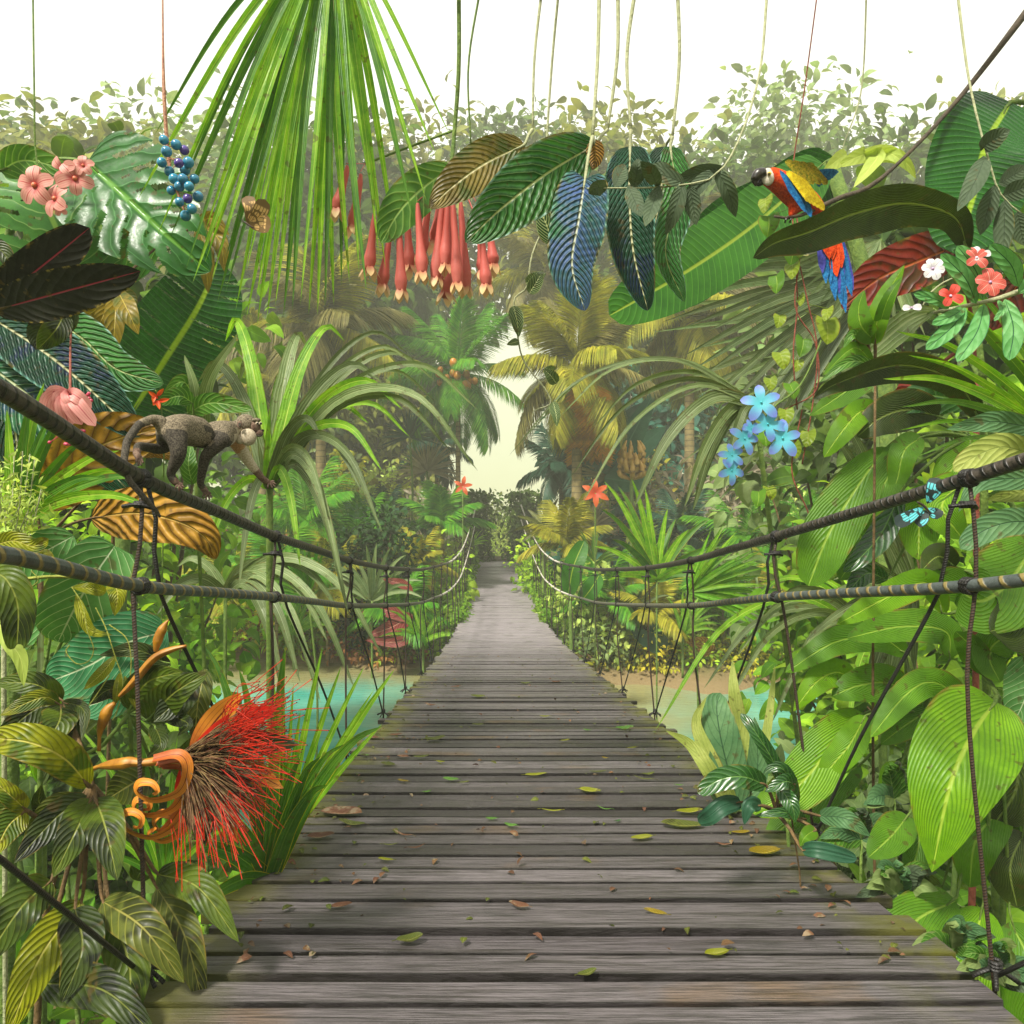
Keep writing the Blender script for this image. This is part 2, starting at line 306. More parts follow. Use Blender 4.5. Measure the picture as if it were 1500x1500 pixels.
# ------------------------------------------------------------------ setting: ground, water
def prof_at(d):
    return float(np.interp(d, [-3, 0, 1.5, 3.09, 4.65, 6.19, 7.73, 9.4, 13.2, 16, 19.5, 22.5, 25.5, 30, 36, 40],
                              [-.82, -1.05, -1.2, -1.35, -1.52, -1.69, -1.86, -2.05, -2.42, -2.66, -2.84, -2.86, -2.78, -2.62, -2.39, -2.39]))+CZ
def cx(d): return .2-.0228*d
def hsh(x, y): return .5*math.sin(x*.7+1.3*math.sin(y*.31))+.5*math.sin(y*.53+x*.23+2.)
def G(x, d):
    near = np.interp(d, [-10, 2, 5, 7.5, 9.5], [2.0, 1.75, 1.3, .5, -.6])
    shore = (20.8 if x < 0 else 18.4)+.7*math.sin(x*.8+1)+.35*math.sin(x*2.3)
    far = np.interp(d-shore, [-6, -.6, 0, 2, 7, 14, 30, 70, 140], [-.9, -.25, .06, .5, 1.15, 1.7, 1.9, 2.6, 3.2])
    g = near if d < 9.5 else far
    side = max(0, abs(x-cx(d))-(4.5+max(0, d-6)*.62))
    g = g+min(side*.55, 4.5)+.12*hsh(x, d)*min(1, max(0, (abs(g)-.02)*3))
    if d > 31: k_ = min(1, max(0, (5.5-abs(x-cx(36)))/3))*min(1, (d-31)/4)*min(1, max(0, (50-d)/10)); g = g*(1-k_)+(prof_at(36)-.3)*k_
    return float(g)
mb = MB()
xs = np.concatenate([np.linspace(-160, -30, 20), np.linspace(-28, 28, 113), np.linspace(30, 160, 20)]); ys = np.concatenate([np.linspace(-12, 50, 140), np.linspace(52, 200, 40)])
V = [(x, y, G(x, y)) for x in xs for y in ys]
mb.add(V, gridq(len(xs), len(ys)), [(x*.1, y*.1) for x in xs for y in ys])
s = NT('ground_soil'); ob = s.obj(); z = s.n('SeparateXYZ'); s.put(z.inputs[0], ob)
nz = s.noise(ob, .9, 6, .65); nf = s.noise(ob, 9, 5, .7)
c = s.mix(s.rng(nz, .42, .58), lin('6f6a30', K), lin('4f6a24', K)); c = s.mix(s.rng(nf, .45, .7), c, lin('7a6434', K))
c = s.mix(s.rng(s.math('ADD', z.outputs[2], s.math('MULTIPLY_ADD', nf, .5, -.25)), .1, .55, 1, 0), c, lin('b49a68', .45))
M['ground'] = s.pbr(c, .9, s.math('ADD', nz, nf), .8, .08)
g = mb.build('ground', M['ground'], loc=(0, 0, 0)); tag(g, None, None, kind='structure')
mb = MB(); xs = np.linspace(-60, 60, 60); ys = np.linspace(6, 30, 30)
mb.add([(x, y, 0) for x in xs for y in ys], gridq(60, 30), [(x, y) for x in xs for y in ys])
s = NT('water_turquoise'); ob = s.obj(); sp = s.n('SeparateXYZ'); s.put(sp.inputs[0], ob)
nz = s.noise(ob, .35, 4, .6); yy = s.math('ADD', sp.outputs[1], s.math('MULTIPLY_ADD', nz, 5, -2.5))
xx = s.math('ABSOLUTE', s.math('ADD', sp.outputs[0], s.math('MULTIPLY_ADD', nz, 4, -3.)))
shal = s.math('MAXIMUM', s.rng(yy, 16.8, 19.5), s.math('MULTIPLY', s.rng(xx, 1.5, 5.2, 1, 0), s.rng(yy, 12.5, 15.5)))
c = s.mix(s.rng(nz, .35, .65), lin('4ab09c', .62), lin('7cc8b0', .7)); c = s.mix(shal, c, lin('a8a470', .62))
rip = s.noise(s.mp(ob, (1, 2.5, 1)), 3.2, 3, .5)
M['water'] = s.pbr(c, .1, rip, .35, .04, spec=.4)
tag(mb.build('water', M['water'], loc=(0, 0, 0)), None, None, kind='structure')

# ------------------------------------------------------------------ rope bridge
br = thing('rope_bridge', 'long sagging rope bridge with weathered grey plank deck and rope handrails', 'bridge', (cx(1.5), 1.5, prof_at(1.5)))
# deck
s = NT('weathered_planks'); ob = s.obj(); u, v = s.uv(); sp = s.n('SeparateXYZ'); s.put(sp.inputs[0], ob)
isl = s.isl(); shift = s.n('CombineXYZ'); s.put(shift.inputs[0], s.math('MULTIPLY', isl, 37.)); s.put(shift.inputs[2], s.math('MULTIPLY', isl, 11.))
va = s.n('VectorMath', operation='ADD'); s.put(va.inputs[0], ob); s.put(va.inputs[1], shift.outputs[0]); vv = va.outputs[0]
gr = s.noise(s.mp(vv, (1.2, 30, 10)), 1.7, 8, .7, .6); bl = s.noise(vv, 3.2, 5, .6); fi = s.noise(vv, 60, 3, .8); g2 = s.noise(s.mp(vv, (3., 150, 20)), 1.6, 5, .75, .3)
c = s.mix(s.rng(isl, 0, 1, 0, 1, False), lin('4a4345', .48), lin('8e8589', .62)); c = s.mix(s.rng(gr, .3, .52), lin('3d3732', .7), c)
c = s.mix(s.rng(bl, .55, .75, 0, .5), c, lin('4a4a44', .5)); c = s.mix(s.rng(s.noise(vv, 1.1, 4, .6), .6, .72, 0, .55), c, lin('8a6a44', .7))
c = s.mix(s.rng(g2, .42, .56, .75, 0), c, lin('211d1a', .6)); c = s.mix(s.rng(s.math('ADD', s.math('ABSOLUTE', s.math('MULTIPLY_ADD', v, 2, -1)), s.math('MULTIPLY_ADD', gr, .3, -.15)), .8, 1., 0, .8), c, lin('1c1815', .5))
ed = s.math('ABSOLUTE', s.math('MULTIPLY_ADD', u, 2, -1)); c = s.mix(s.math('MULTIPLY', s.rng(ed, .72, 1.), s.rng(bl, .42, .62)), c, lin('6a6a24', .6))
c = s.mix(s.math('MULTIPLY', s.rng(sp.outputs[1], 6., 16., 0, .65), s.rng(bl, .3, .5, .5, 1)), c, lin('b4aab0', .75)); c = s.mix(s.rng(fi, .68, .8, 0, .35), c, lin('b0a898', .8))  # paler along the far half: silvery sheen painted into the plank colour
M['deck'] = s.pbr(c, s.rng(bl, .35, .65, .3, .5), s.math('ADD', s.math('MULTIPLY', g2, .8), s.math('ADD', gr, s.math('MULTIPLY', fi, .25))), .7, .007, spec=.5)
mb = MB(); d = -1.2; YAW = math.atan(-.0228)
while d < 36.6:
    pw = R.uniform(.098, .128); gap = R.uniform(.012, .020) if R.random() > .12 else .03
    zc = prof_at(d+pw/2)+R.uniform(-.006, .006); sl_ = (prof_at(d+pw)-prof_at(d))
    L_ = -1.1+R.uniform(-.045, .03); R_ = 1.1+R.uniform(-.03, .045); sk_ = R.uniform(-.006, .006); th = .034
    nx = 8; vx = []; uu = []
    xl = np.linspace(L_, R_, nx); bow = R.uniform(-.006, .004)
    ring = [(0, .004), (.004, 0), (1-.004/pw, 0), (1, .004), (1, th), (0, th), (0, .004)]
    for i, x in enumerate(xl):
        zb = zc+bow*(1-(x/1.1)**2)+R.uniform(-.0008, .0008)
        for (fy, dz) in ring:
            y = d+pw*fy; X = cx(y)+x; vx.append((X, y+sk_*x, zb-dz+sl_*(fy-.5))); uu.append((i/(nx-1), fy))
    mb.add(vx, gridq(nx, 7), uu)
    for e_ in (0, nx-1):
        b0 = (nx-1)*7*(e_ > 0)
        q = [vx[b0], vx[b0+5], vx[b0+4], vx[b0+3]]; q2 = [vx[b0], vx[b0+1], vx[b0+2], vx[b0+3]]
        mb.add(q, [[0, 1, 2, 3]], [(e_ > 0, .5)]*4); mb.add(q2, [[0, 1, 2, 3]], [(e_ > 0, .5)]*4)
    d += pw+gap
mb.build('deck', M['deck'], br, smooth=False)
mb = MB(); M['beam'] = bark('beam_wood', '2b241c', '453b2e', 0, 8)
for off in (-.85, 0, .85):
    mb = MB(); tube(mb, [(cx(q)+off, q, prof_at(q)-.11) for q in np.linspace(-1.2, 36.6, 40)], .055, 80, 8); mb.build('bearer_cable', M['beam'], br)
mb = MB(); tube(mb, [(cx(36.7)-1.35, 36.75, prof_at(36.7)+.1), (cx(36.7)+1.35, 36.75, prof_at(36.7)+.1)], .13, 6, 8); mb.build('threshold_beam', bark('beam_pale', '8a7a66', 'aa9a84', 0, 8), br)

def ropemat(name, a, b, freq, slant, bandw, rough=.55, c3=None, far=0.):
    s = NT(name); u, v = s.uv(); nz = s.noise(s.obj(), 30, 4, .65)
    ph = s.math('FRACT', s.math('ADD', s.math('MULTIPLY', u, freq), s.math('ADD', s.math('MULTIPLY', v, slant), s.math('MULTIPLY', nz, .25))))
    m = s.rng(s.math('ABSOLUTE', s.math('MULTIPLY_ADD', ph, 2, -1)), 1-bandw, 1-bandw*.4)
    col = s.mix(m, s.mix(s.rng(nz, .35, .65), lin(a, K), lin(c3 or a, K)), lin(b, K))
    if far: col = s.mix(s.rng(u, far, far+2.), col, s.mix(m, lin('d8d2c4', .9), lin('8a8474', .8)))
    return s.pbr(col, rough, s.math('SUBTRACT', nz, s.math('MULTIPLY', m, .8)), .8, .006)
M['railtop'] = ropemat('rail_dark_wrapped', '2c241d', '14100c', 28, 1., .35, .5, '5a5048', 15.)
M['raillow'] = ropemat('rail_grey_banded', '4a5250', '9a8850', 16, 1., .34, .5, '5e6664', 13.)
M['cord'] = ropemat('cord_brown_twisted', '4a3322', '20150e', 130, 2., .5)
M['cordblack'] = ropemat('cord_black_twisted', '1c1713', '0c0a08', 130, 2., .5)

DK = [-1.1, .6, 1.98, 3.09, 4.65, 6.19, 7.73, 9.4, 11.0, 12.6, 14.2, 15.8, 17.4, 19, 20.6, 22.2, 23.8, 25.4, 27, 28.6, 30.2, 31.8, 33.4, 35]
hd = [-2, 1.38, 1.98, 3.09, 4.65, 6.19, 7.73, 9.4, 13.2, 19.5, 25.5, 31, 36.4]
hu = [1.60, 1.41, 1.335, 1.25, 1.22, 1.23, 1.27, 1.33, 1.50, 1.80, 2.05, 2.35, 2.75]
hl = [1.12, 1.11, 1.05, 1.0, .94, .92, .91, .92, .98, 1.14, 1.40, 1.7, 2.05]
def rail(sd, d, hh):
    hgt = float(np.interp(d, hd, hh)); lat = 1.1
    if sd < 0: lat = float(np.interp(d, [0, 1.3, 1.98, 3.09, 6], [1.12, 1.10, 1.135, 1.105, 1.1]))
    else: lat = float(np.interp(d, [0, 1.38, 1.98, 3.09, 6], [1.2, 1.17, 1.05, .96, 1.06]))
    return Vector((cx(d)+sd*lat, d, prof_at(d)+hgt-(.0 if sd < 0 else .0)))
for sd in (-1, 1):
    for nm, hh, mt, r in (('handrail_rope', hu, M['railtop'], .0185), ('lower_rope', hl, M['raillow'], .0165)):
        pts = [rail(sd, q, hh) for q in [-1.5, -.5, .3, 1., 1.38, 1.98, 2.5, 3.09, 3.8, 4.65, 6.19, 7.73, 9.4, 11, 13.2, 16, 19.5, 22.5, 25.5, 28, 31, 34, 36.4]]
        mb = MB(); tube(mb, pts, [r*1.03]*12+[r*1.1, r*1.5, r*1.8, r*2], 260, 12); mb.build(nm, mt, br)
    for i, q in enumerate(DK):
        far = q > 16
        a = rail(sd, q, hu); b = rail(sd, q, hl); c_ = Vector((cx(q)+sd*1.12, q, prof_at(q)+.02))
        jx = R.uniform(-.02, .02); r = .0062 if not far else .009
        mb = MB(); m_ = a.lerp(b, .5)+Vector((jx, 0, 0)); m2 = b.lerp(c_, .3)+Vector((-jx*1.4, R.uniform(-.02, .02), 0))
        tube(mb, [a+Vector((0, 0, .0)), m_, b+Vector((sd*.018, 0, 0)), m2, c_-Vector((0, 0, .06))], r, 16, 6)
        st = mb.build('suspender_rope', M['cord'], br)
        mb = MB()                                                   # knot on the deck edge
        for t_ in range(3):
            an = R.uniform(-.5, .5)+t_*1.2; dv = Vector((math.cos(an), math.sin(an), 0))*.055
            tube(mb, [c_-dv+Vector((0, 0, -.005)), c_+Vector((0, 0, .022)), c_+dv+Vector((0, 0, -.008))], .006, 6, 6)
        if not far or i % 2:
            for kk_ in range(3 if not far else 1): tube(mb, [c_+Vector((.013*math.cos(w_), .013*math.sin(w_), .022+kk_*.009)) for w_ in np.linspace(0, 6.28, 9)], .0055, 12, 6)
        mb.build('deck_knot', M['cordblack'], st)
        if i:                                                      # slanting line from this deck knot to the nearer hanging point
            q0 = DK[i-1]; a0 = rail(sd, q0, hu)+Vector((0, .03, 0)); b0 = rail(sd, q0+(q-q0)*.12, hl)
            mb = MB(); tube(mb, [a0, a0.lerp(b0, .5)+Vector((0, .02, 0)), b0+Vector((sd*.016, 0, 0)), b0.lerp(c_, .5)+Vector((jx, 0, -.01)), c_], r, 16, 6)
            mb.build('suspender_rope', M['cordblack'], br)
        if q < 24:                                                  # lashings where the lines hang from the ropes
            mb = MB()
            for (pp, rr) in ((b, .0195), (a, .021)):
                if pp is a: mb.build('lashing', M['cordblack'], br); mb = MB()
                for kk_ in range(3):
                    off_ = (kk_-1)*.011
                    tube(mb, [pp+Vector((rr*math.cos(w_), off_, rr*math.sin(w_))) for w_ in np.linspace(0, 6.28, 10)], .0052, 14, 6)
            kp = a+Vector((0, .008, -.075))
            for kk_ in range(2): tube(mb, [kp+Vector((.016*math.cos(w_), .016*math.sin(w_), kk_*.01)) for w_ in np.linspace(0, 6.28, 9)], .0055, 12, 6)
            tube(mb, [kp+Vector((-.05, 0, 0)), kp+Vector((0, -.02, .005)), kp+Vector((.025, 0, -.004))], .006, 8, 6)
            mb.build('lashing', M['cordblack'], br)

# ------------------------------------------------------------------ plant builders
def ground_at(px, d):
    x = (px-750)*d/F; return Vector((x, d, G(x, d)))

def tree(name, label, cat, px, d, ytop, rx, rz, mat, bpx=None, n=2600, ls=.5, tpl='broad', clumps=26, ybot=None, group=None, trunk=.25, bk='bark', seed=0, droop=.2):
    """broad crown made of many leaves gathered in uneven clumps on real limbs"""
    rg = np.random.default_rng(seed+int(px)+int(d*10)); b = ground_at(px, d); top = P(px, ytop, d); b0 = ground_at(bpx or px, d)
    cz = top.z-rz; th = thing(name, label, cat, b, group)
    mb = MB(); cl = []
    for i in range(clumps):
        v = nrmz(rg.normal(0, 1, 3)); rr = rg.uniform(.35, .95)**.6; p = np.array([v[0]*rx*rr, v[1]*rx*.8*rr, v[2]*rz*rr])
        cl.append(np.array([b.x, d, cz])+p)
    fork = Vector((b.x+rg.uniform(-.2, .2)*rx*.3, d, max(b.z+.1, cz-rz*.65)))
    tube(mb, [b0-Vector((0, 0, .2)), b0.lerp(fork, .5)+Vector(((b0.x-b.x)*.3, 0, 0)), fork, fork+Vector((0, 0, rz*.7))], [trunk, trunk*.75, trunk*.6, trunk*.2], 14, 8)
    for c_ in cl[:14]:
        m_ = fork.lerp(Vector(c_), .5)+Vector((0, 0, -.05*rz)); tube(mb, [fork, m_, Vector(c_)], [trunk*.4, trunk*.25, trunk*.06], 8, 6)
    mb.build('trunk', M[bk], th)
    mb = MB(); k = rg.integers(0, clumps, n); sg = min(rx, rz)*.21*rg.uniform(.6, 1.3, clumps)
    C = np.array(cl)[k]; o = np.clip(rg.normal(0, 1, (n, 3)), -1.7, 1.7)*sg[k][:, None]; pos = C+o*np.array([1, 1, .75])
    dr = nrmz(o)+rg.normal(0, .5, (n, 3)); dr[:, 2] -= droop+rg.uniform(0, .5, n)
    scatter(mb, pos, dr, ls*rg.uniform(.6, 1.25, n), tpl, 0, (0, -.35, 1), .45, rg)
    mb.build('crown', M[mat], th); return th

def bush(name, label, px, d, ytop, rx, mat, n=700, ls=.22, tpl='broad', group=None, cat='shrub', seed=0, tall=None, clumps=14):
    rg = np.random.default_rng(seed+int(px)*3+int(d*10)); b = ground_at(px, d); top = P(px, ytop, d); h = max(top.z-b.z, .3) if tall is None else tall
    th = thing(name, label, cat, b, group); mb = MB(); cl = []
    for i in range(clumps):
        a = rg.uniform(0, 6.28); f = rg.uniform(.05, 1)**.6; zz = rg.uniform(.12, 1)
        w = math.sin(min(1, zz*1.15)*2.4)*.9+.15
        cl.append(np.array([b.x+math.cos(a)*rx*f*w, d+math.sin(a)*rx*f*w*.8, b.z+h*zz*.92]))
    for c_ in cl: tube(mb, [b-Vector((0, 0, .05)), b.lerp(Vector(c_), .5)+Vector((0, 0, .04*h)), Vector(c_)], [.03*rx+.008, .02*rx+.005, .004], 7, 5)
    mb.build('stems', M['stemb'], th)
    mb = MB(); k = rg.integers(0, clumps, n); C = np.array(cl)[k]; o = np.clip(rg.normal(0, 1, (n, 3)), -1.8, 1.8)*rx*.27; pos = C+o; pos[:, 2] = np.maximum(pos[:, 2], b.z+.02)
    dr = nrmz(o)+rg.normal(0, .4, (n, 3)); dr[:, 2] += rg.uniform(-.6, .5, n)
    scatter(mb, pos, dr, ls*rg.uniform(.6, 1.3, n), tpl, 0, (0, -.4, 1), .45, rg)
    mb.build('foliage', M[mat], th); return th

_fc = {}
def frond_mesh(L, ll, n, droop, mat, w=.035, seed=0, vshape=.5):
    key = (L, ll, n, droop, mat, w, seed)
    if key in _fc: return _fc[key]
    rg = np.random.default_rng(seed); mb = MB(); n = int(n*1.5); w = w*.8
    sp_ = np.array([(L*(t-.12*droop*t*t), 0, L*(.28*t-.75*droop*t*t)) for t in np.linspace(0, 1, 12)])
    tube(mb, sp_, [.03*L/3, .018*L/3, .004], 14, 5)
    ts = np.linspace(.12, 1, n); P_ = np.stack([np.interp(ts, np.linspace(0, 1, 12), sp_[:, i]) for i in range(3)], 1); T = nrmz(np.gradient(P_, axis=0))
    for i, t in enumerate(ts):
        l = ll*(math.sin(math.pi*min(1, t*.86+.08))**.6)*rg.uniform(.85, 1.1)
        for sg in (-1, 1):
            sd = np.array([0, sg, 0.]); fw = T[i]*(.35+.6*t)+sd*(1-.45*t)+np.array([0, 0, -.15-.25*rg.random()]); fw = fw/np.linalg.norm(fw)
            p0 = P_[i]; p1 = p0+fw*l*.5+np.array([0, 0, .03*l]); p2 = p0+fw*l+np.array([0, 0, -l*(.22+.35*vshape)])
            leaf(mb, [p0, p1, p2], w, (.25, .6), nrm=(0, 0, 1), n=4, mm=2, fold=.3, seed=i)
    o = mb.build('frond', M[mat], None, loc=(0, 0, 0)); me = o.data; bpy.data.objects.remove(o); _fc[key] = me; return me

def palm(name, label, px, d, ycr, L, mat, nf=16, ll=None, trunk=.12, group=None, n=46, w=.035, seed=0, lean=0., extra=None, fr=None, base_px=None, cat='palm', elev=(-.9, 1.2), nfr=None):
    rg = random.Random(seed+int(px)); b = ground_at(base_px or px, d); c_ = P(px, ycr, d); th = thing(name, label, cat, b, group)
    mb = MB(); tube(mb, [b-Vector((0, 0, .2)), b.lerp(c_, .5)+Vector((lean, 0, 0)), c_], [trunk*1.25, trunk, trunk*.85], 24, 10); mb.build('trunk', M['barkpalm'], th)
    for i in range(nf):
        t = i/nf; me = frond_mesh(L, ll or L*.3, n, .3 if t < .35 else .6 if t < .7 else .85, mat if not (extra and i % 4 == 1) else extra, w, i % 3)
        o = bpy.data.objects.new('frond', me); COL.objects.link(o); o.parent = th; ORG[o] = c_
        o.location = c_-b; az = i*2.399+rg.uniform(-.2, .2); el = elev[1]+(elev[0]-elev[1])*t+rg.uniform(-.1, .1); s_ = rg.uniform(.85, 1.08)
        o.rotation_euler = (rg.uniform(-.25, .25), -el, az); o.scale = (s_, s_, s_)
    return th, c_

def blades(name, label, cat, px, py, d, tips, w, mat, group=None, root=None, arch=.35, n=14, part='leaf', fold=.3, stem=None):
    """sword-shaped leaves rising from one heart and arching out to the given tips (x, y, distance)"""
    hub = P(px, py, d); th = thing(name, label, cat, root or hub, group)
    if stem: mb = MB(); tube(mb, [root, root.lerp(hub, .5), hub], stem, 8, 8); mb.build('stem', M['stemg'], th)
    for i, tp in enumerate(tips):
        e_ = P(*tp[:3]); wi = tp[3] if len(tp) > 3 else w; L = (e_-hub).length; m1 = hub.lerp(e_, .35)+Vector((0, 0, arch*L*.75)); m2 = hub.lerp(e_, .72)+Vector((0, 0, arch*L*.72))
        mb = MB(); leaf(mb, [hub, m1, m2, e_], wi*d/F, (.15, .65), n=n, mm=4, fold=fold, roll=R.uniform(-.5, .5), wave=.05, seed=i); mb.build(part, M[mat if not isinstance(mat, (list, tuple)) else mat[i % len(mat)]], th)
    return th

def fan(name, label, cat, px, py, d, r, a0, a1, n, w, mat, root=None, tilt=.3, group=None, gap=0., jit=.06):
    """fan-palm leaf: narrow segments radiating from one point"""
    hub = P(px, py, d); th = thing(name, label, cat, root or hub, group)
    if root is not None: mb = MB(); tube(mb, [root, root.lerp(hub, .6)+Vector((.12, 0, .05)), hub], .0045*d/3, 14, 6); mb.build('leaf_stalk', M['stemg'], th)
    mb = MB()
    for i in range(n):
        a = a0+(a1-a0)*(i+.5)/n+R.uniform(-jit, jit)*.5; l = r*R.uniform(.82, 1.05)*d/F
        dv = Vector((math.cos(a), R.uniform(-.5, .1)*tilt*2, math.sin(a))).normalized()
        leaf(mb, [hub, hub+dv*l*.5, hub+dv*l+Vector((0, 0, -.08*l))], w*d/F, (.25, .75), n=6, mm=2, fold=.35, seed=i)
    mb.build('fan_leaf', M[mat], th); return th

def plant(name, label, cat, root, hub, leaves, group=None, dz=0., stalk=.006, sm='stemg', stem=True, sw=.012, stempts=None):
    """broad-leaved plant; leaves: (spine [(x,y,d)...], half-width px, material, options)"""
    if dz: hub = (hub[0], hub[1], hub[2]+dz); stempts = [(a, b, c+dz) for a, b, c in stempts] if stempts else None; leaves = [([(a, b, c+dz) for a, b, c in lf[0]],)+tuple(lf[1:]) for lf in leaves]
    hubv = P(*hub) if len(hub) == 3 and not isinstance(hub, Vector) else hub
    rootv = root if isinstance(root, Vector) else P(*root)
    th = thing(name, label, cat, rootv, group)
    if stem:
        pts = [rootv]+([P(*q) for q in stempts] if stempts else [rootv.lerp(hubv, .5)+Vector((R.uniform(-.04, .04), 0, 0))])+[hubv]
        mb = MB(); tube(mb, pts, [sw, sw*.7], None, 8); mb.build('stem', M[sm], th)
    for i, lf in enumerate(leaves):
        pts, w, mat = lf[:3]; op = dict(lf[3]) if len(lf) > 3 else {}
        lab = op.pop('label', None); part = op.pop('part', 'leaf'); st = op.pop('stalk', True); hb = op.pop('hub', None)
        wp = [P(*q) for q in pts]; dm = sum(q[2] for q in pts)/len(pts)
        op.setdefault('n', 26); op.setdefault('mm', 8); op.setdefault('seed', i); op.setdefault('wave', .06)
        mb = MB(); leaf(mb, wp, w*dm/F, op.pop('prof', 'ovate'), **op); o = mb.build(part, M[mat], th)
        if lab: o['label'] = lab
        h = P(*hb) if hb else hubv
        if st and (h-wp[0]).length > .01:
            mb = MB(); md = h.lerp(wp[0], .5)+Vector((0, 0, .06*(h-wp[0]).length)); tube(mb, [h, md, wp[0], wp[0].lerp(wp[1], .3)], [stalk*1.3, stalk, stalk, stalk*.4], 10, 6); mb.build('leaf_stalk', M[sm], o)
    return th

def flower(mb, c, r, n, face, prof='petal', w=.3, a0=0., m=0, cup=.25, curl=.2, core=None, corer=.12):
    c = Vector(c); f = Vector(face).normalized(); X = f.cross(Vector((0, 0, 1))).normalized(); Y = X.cross(f)
    for i in range(n):
        a = a0+2*math.pi*i/n; dv = X*math.cos(a)+Y*math.sin(a); rr = r*R.uniform(.9, 1.08)
        leaf(mb, [c, c+dv*rr*.5+f*rr*cup*.5, c+dv*rr+f*rr*(cup-curl)], w*rr, prof, nrm=tuple(f), n=9, mm=4, fold=.12, m=m, seed=i)
    if core is not None: ball(mb, c+f*r*.08, r*corer, core, 7)

M['dry'] = leafmat('leaf_dry_brown', '5f3f28', '7f5a3c', None, 9, mid='8a6a48', trans=.05, rough=.7, patch='8a7a60', psc=20)
M['fbottle'] = leafmat('foliage_bottle_green', '17360e', '2a4f16', None, 6, mid='2a4f16', midw=.06, mott=.8, var=.5, bump=.2, spec=.2, rough=.6, kk=.8, trans=.25)  # deep green leaf colour of the tall dark shrub
# ------------------------------------------------------------------ far forest
FT = [  # px, d, ytop, rx, rz, mat, label
 (-60, 50, 170, 9, 9, 'fdark', 'dark green forest tree at the far left end of the skyline'),
 (150, 44, 190, 7, 8, 'folive', 'olive forest tree behind the big glossy split leaves'),
 (330, 52, 150, 8, 10, 'fgrey', 'tall grey green forest tree behind the hanging palm blades'),
 (470, 42, 205, 6, 7, 'fdark', 'dark forest tree behind the grey brown palm'),
 (590, 56, 190, 7, 10, 'folive', 'olive forest tree behind the red tubular flowers'),
 (745, 62, 195, 8, 7.5, 'fdark', 'dark tree whose crown hangs above the misty gap'),
 (900, 50, 185, 7, 9, 'folive', 'tall olive tree behind the yellow palm'),
 (1040, 44, 205, 6, 8, 'fdark', 'dark tree behind the large diagonal banana leaf'),
 (1180, 54, 150, 8, 10, 'fgrey', 'tall grey green tree rising behind the parrot'),
 (1340, 46, 200, 8, 8, 'fdark', 'dark green tree behind the arching dark leaf'),
 (1540, 50, 165, 9, 9, 'folive', 'olive forest tree at the far right end of the skyline'),
]
for i, (px, d, yt, rx, rz, mt, lb) in enumerate(FT):
    tree('forest_tree', lb, 'tree', px, d, yt, rx*1.08, rz, mt, bpx=925 if px == 745 else None, n=6200, ls=.9, clumps=46, group='forest trees behind the river', trunk=.35, seed=i)
LT = [  # lower storey filling beneath the crowns
 (-20, 34, 470, 6, 5, 'fmid', 'mid green tree low behind the ribbed leaves on the left'),
 (190, 38, 430, 6, 5.5, 'fdark', 'shadowy low tree behind the torn banana leaf'),
 (360, 36, 520, 5, 4.5, 'fgrey', 'greyish low tree behind the arching grass clump'),
 (520, 40, 540, 4.5, 4.5, 'folive', 'low olive tree under the grey brown palm'),
 (570, 48, 420, 4.4, 6, 'fdark', 'dark narrow tree just left of the green coconut palm'),
 (930, 38, 540, 4.5, 4.5, 'fteal', 'bluish low tree right of the yellow palm trunk'),
 (1050, 42, 470, 5.5, 5.5, 'folive', 'low olive tree behind the drooping frond on the right'),
 (1200, 36, 520, 5, 5, 'fgrey', 'greyish low tree behind the heart leaf vine'),
 (1370, 34, 480, 6, 5, 'fmid', 'mid green low tree behind the white and red orchids'),
 (1530, 38, 430, 6, 6, 'fdark', 'shadowy low tree at the right edge behind the long blades'),
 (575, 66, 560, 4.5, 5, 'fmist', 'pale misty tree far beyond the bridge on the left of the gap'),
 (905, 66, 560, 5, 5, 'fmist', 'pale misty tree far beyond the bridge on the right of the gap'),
]
for i, (px, d, yt, rx, rz, mt, lb) in enumerate(LT):
    tree('understorey_tree', lb, 'tree', px, d, yt, rx, rz, mt, n=3600, ls=.6, clumps=30, group='low trees along the far bank', trunk=.22, seed=50+i)

# ------------------------------------------------------------------ palms
th, c_ = palm('coconut_palm', 'slender green coconut palm with clusters of orange nuts left of the misty gap', 671, 30, 548, 3.3, 'palmgreen', 20, ll=.95, trunk=.1, n=70, w=.024)
M['nut'] = plain('coconut_orange', 'b5701a', 'd8942a', .4, 8)
for i in range(22):
    a = i*2.4; mb = MB(); ball(mb, c_+Vector((math.cos(a)*R.uniform(.15, .95), math.sin(a)*.3-1.0, .25-R.uniform(0, .95))), R.uniform(.11, .15), 0, 8, (1, 1, 1.25)); mb.build('coconut', M['nut'], th)
palm('date_palm', 'yellow olive palm with orange dead fronds right of the misty gap', 845, 24, 540, 3.0, 'palmolive', 22, ll=1.1, trunk=.17, n=76, w=.026, extra='palmbrown')
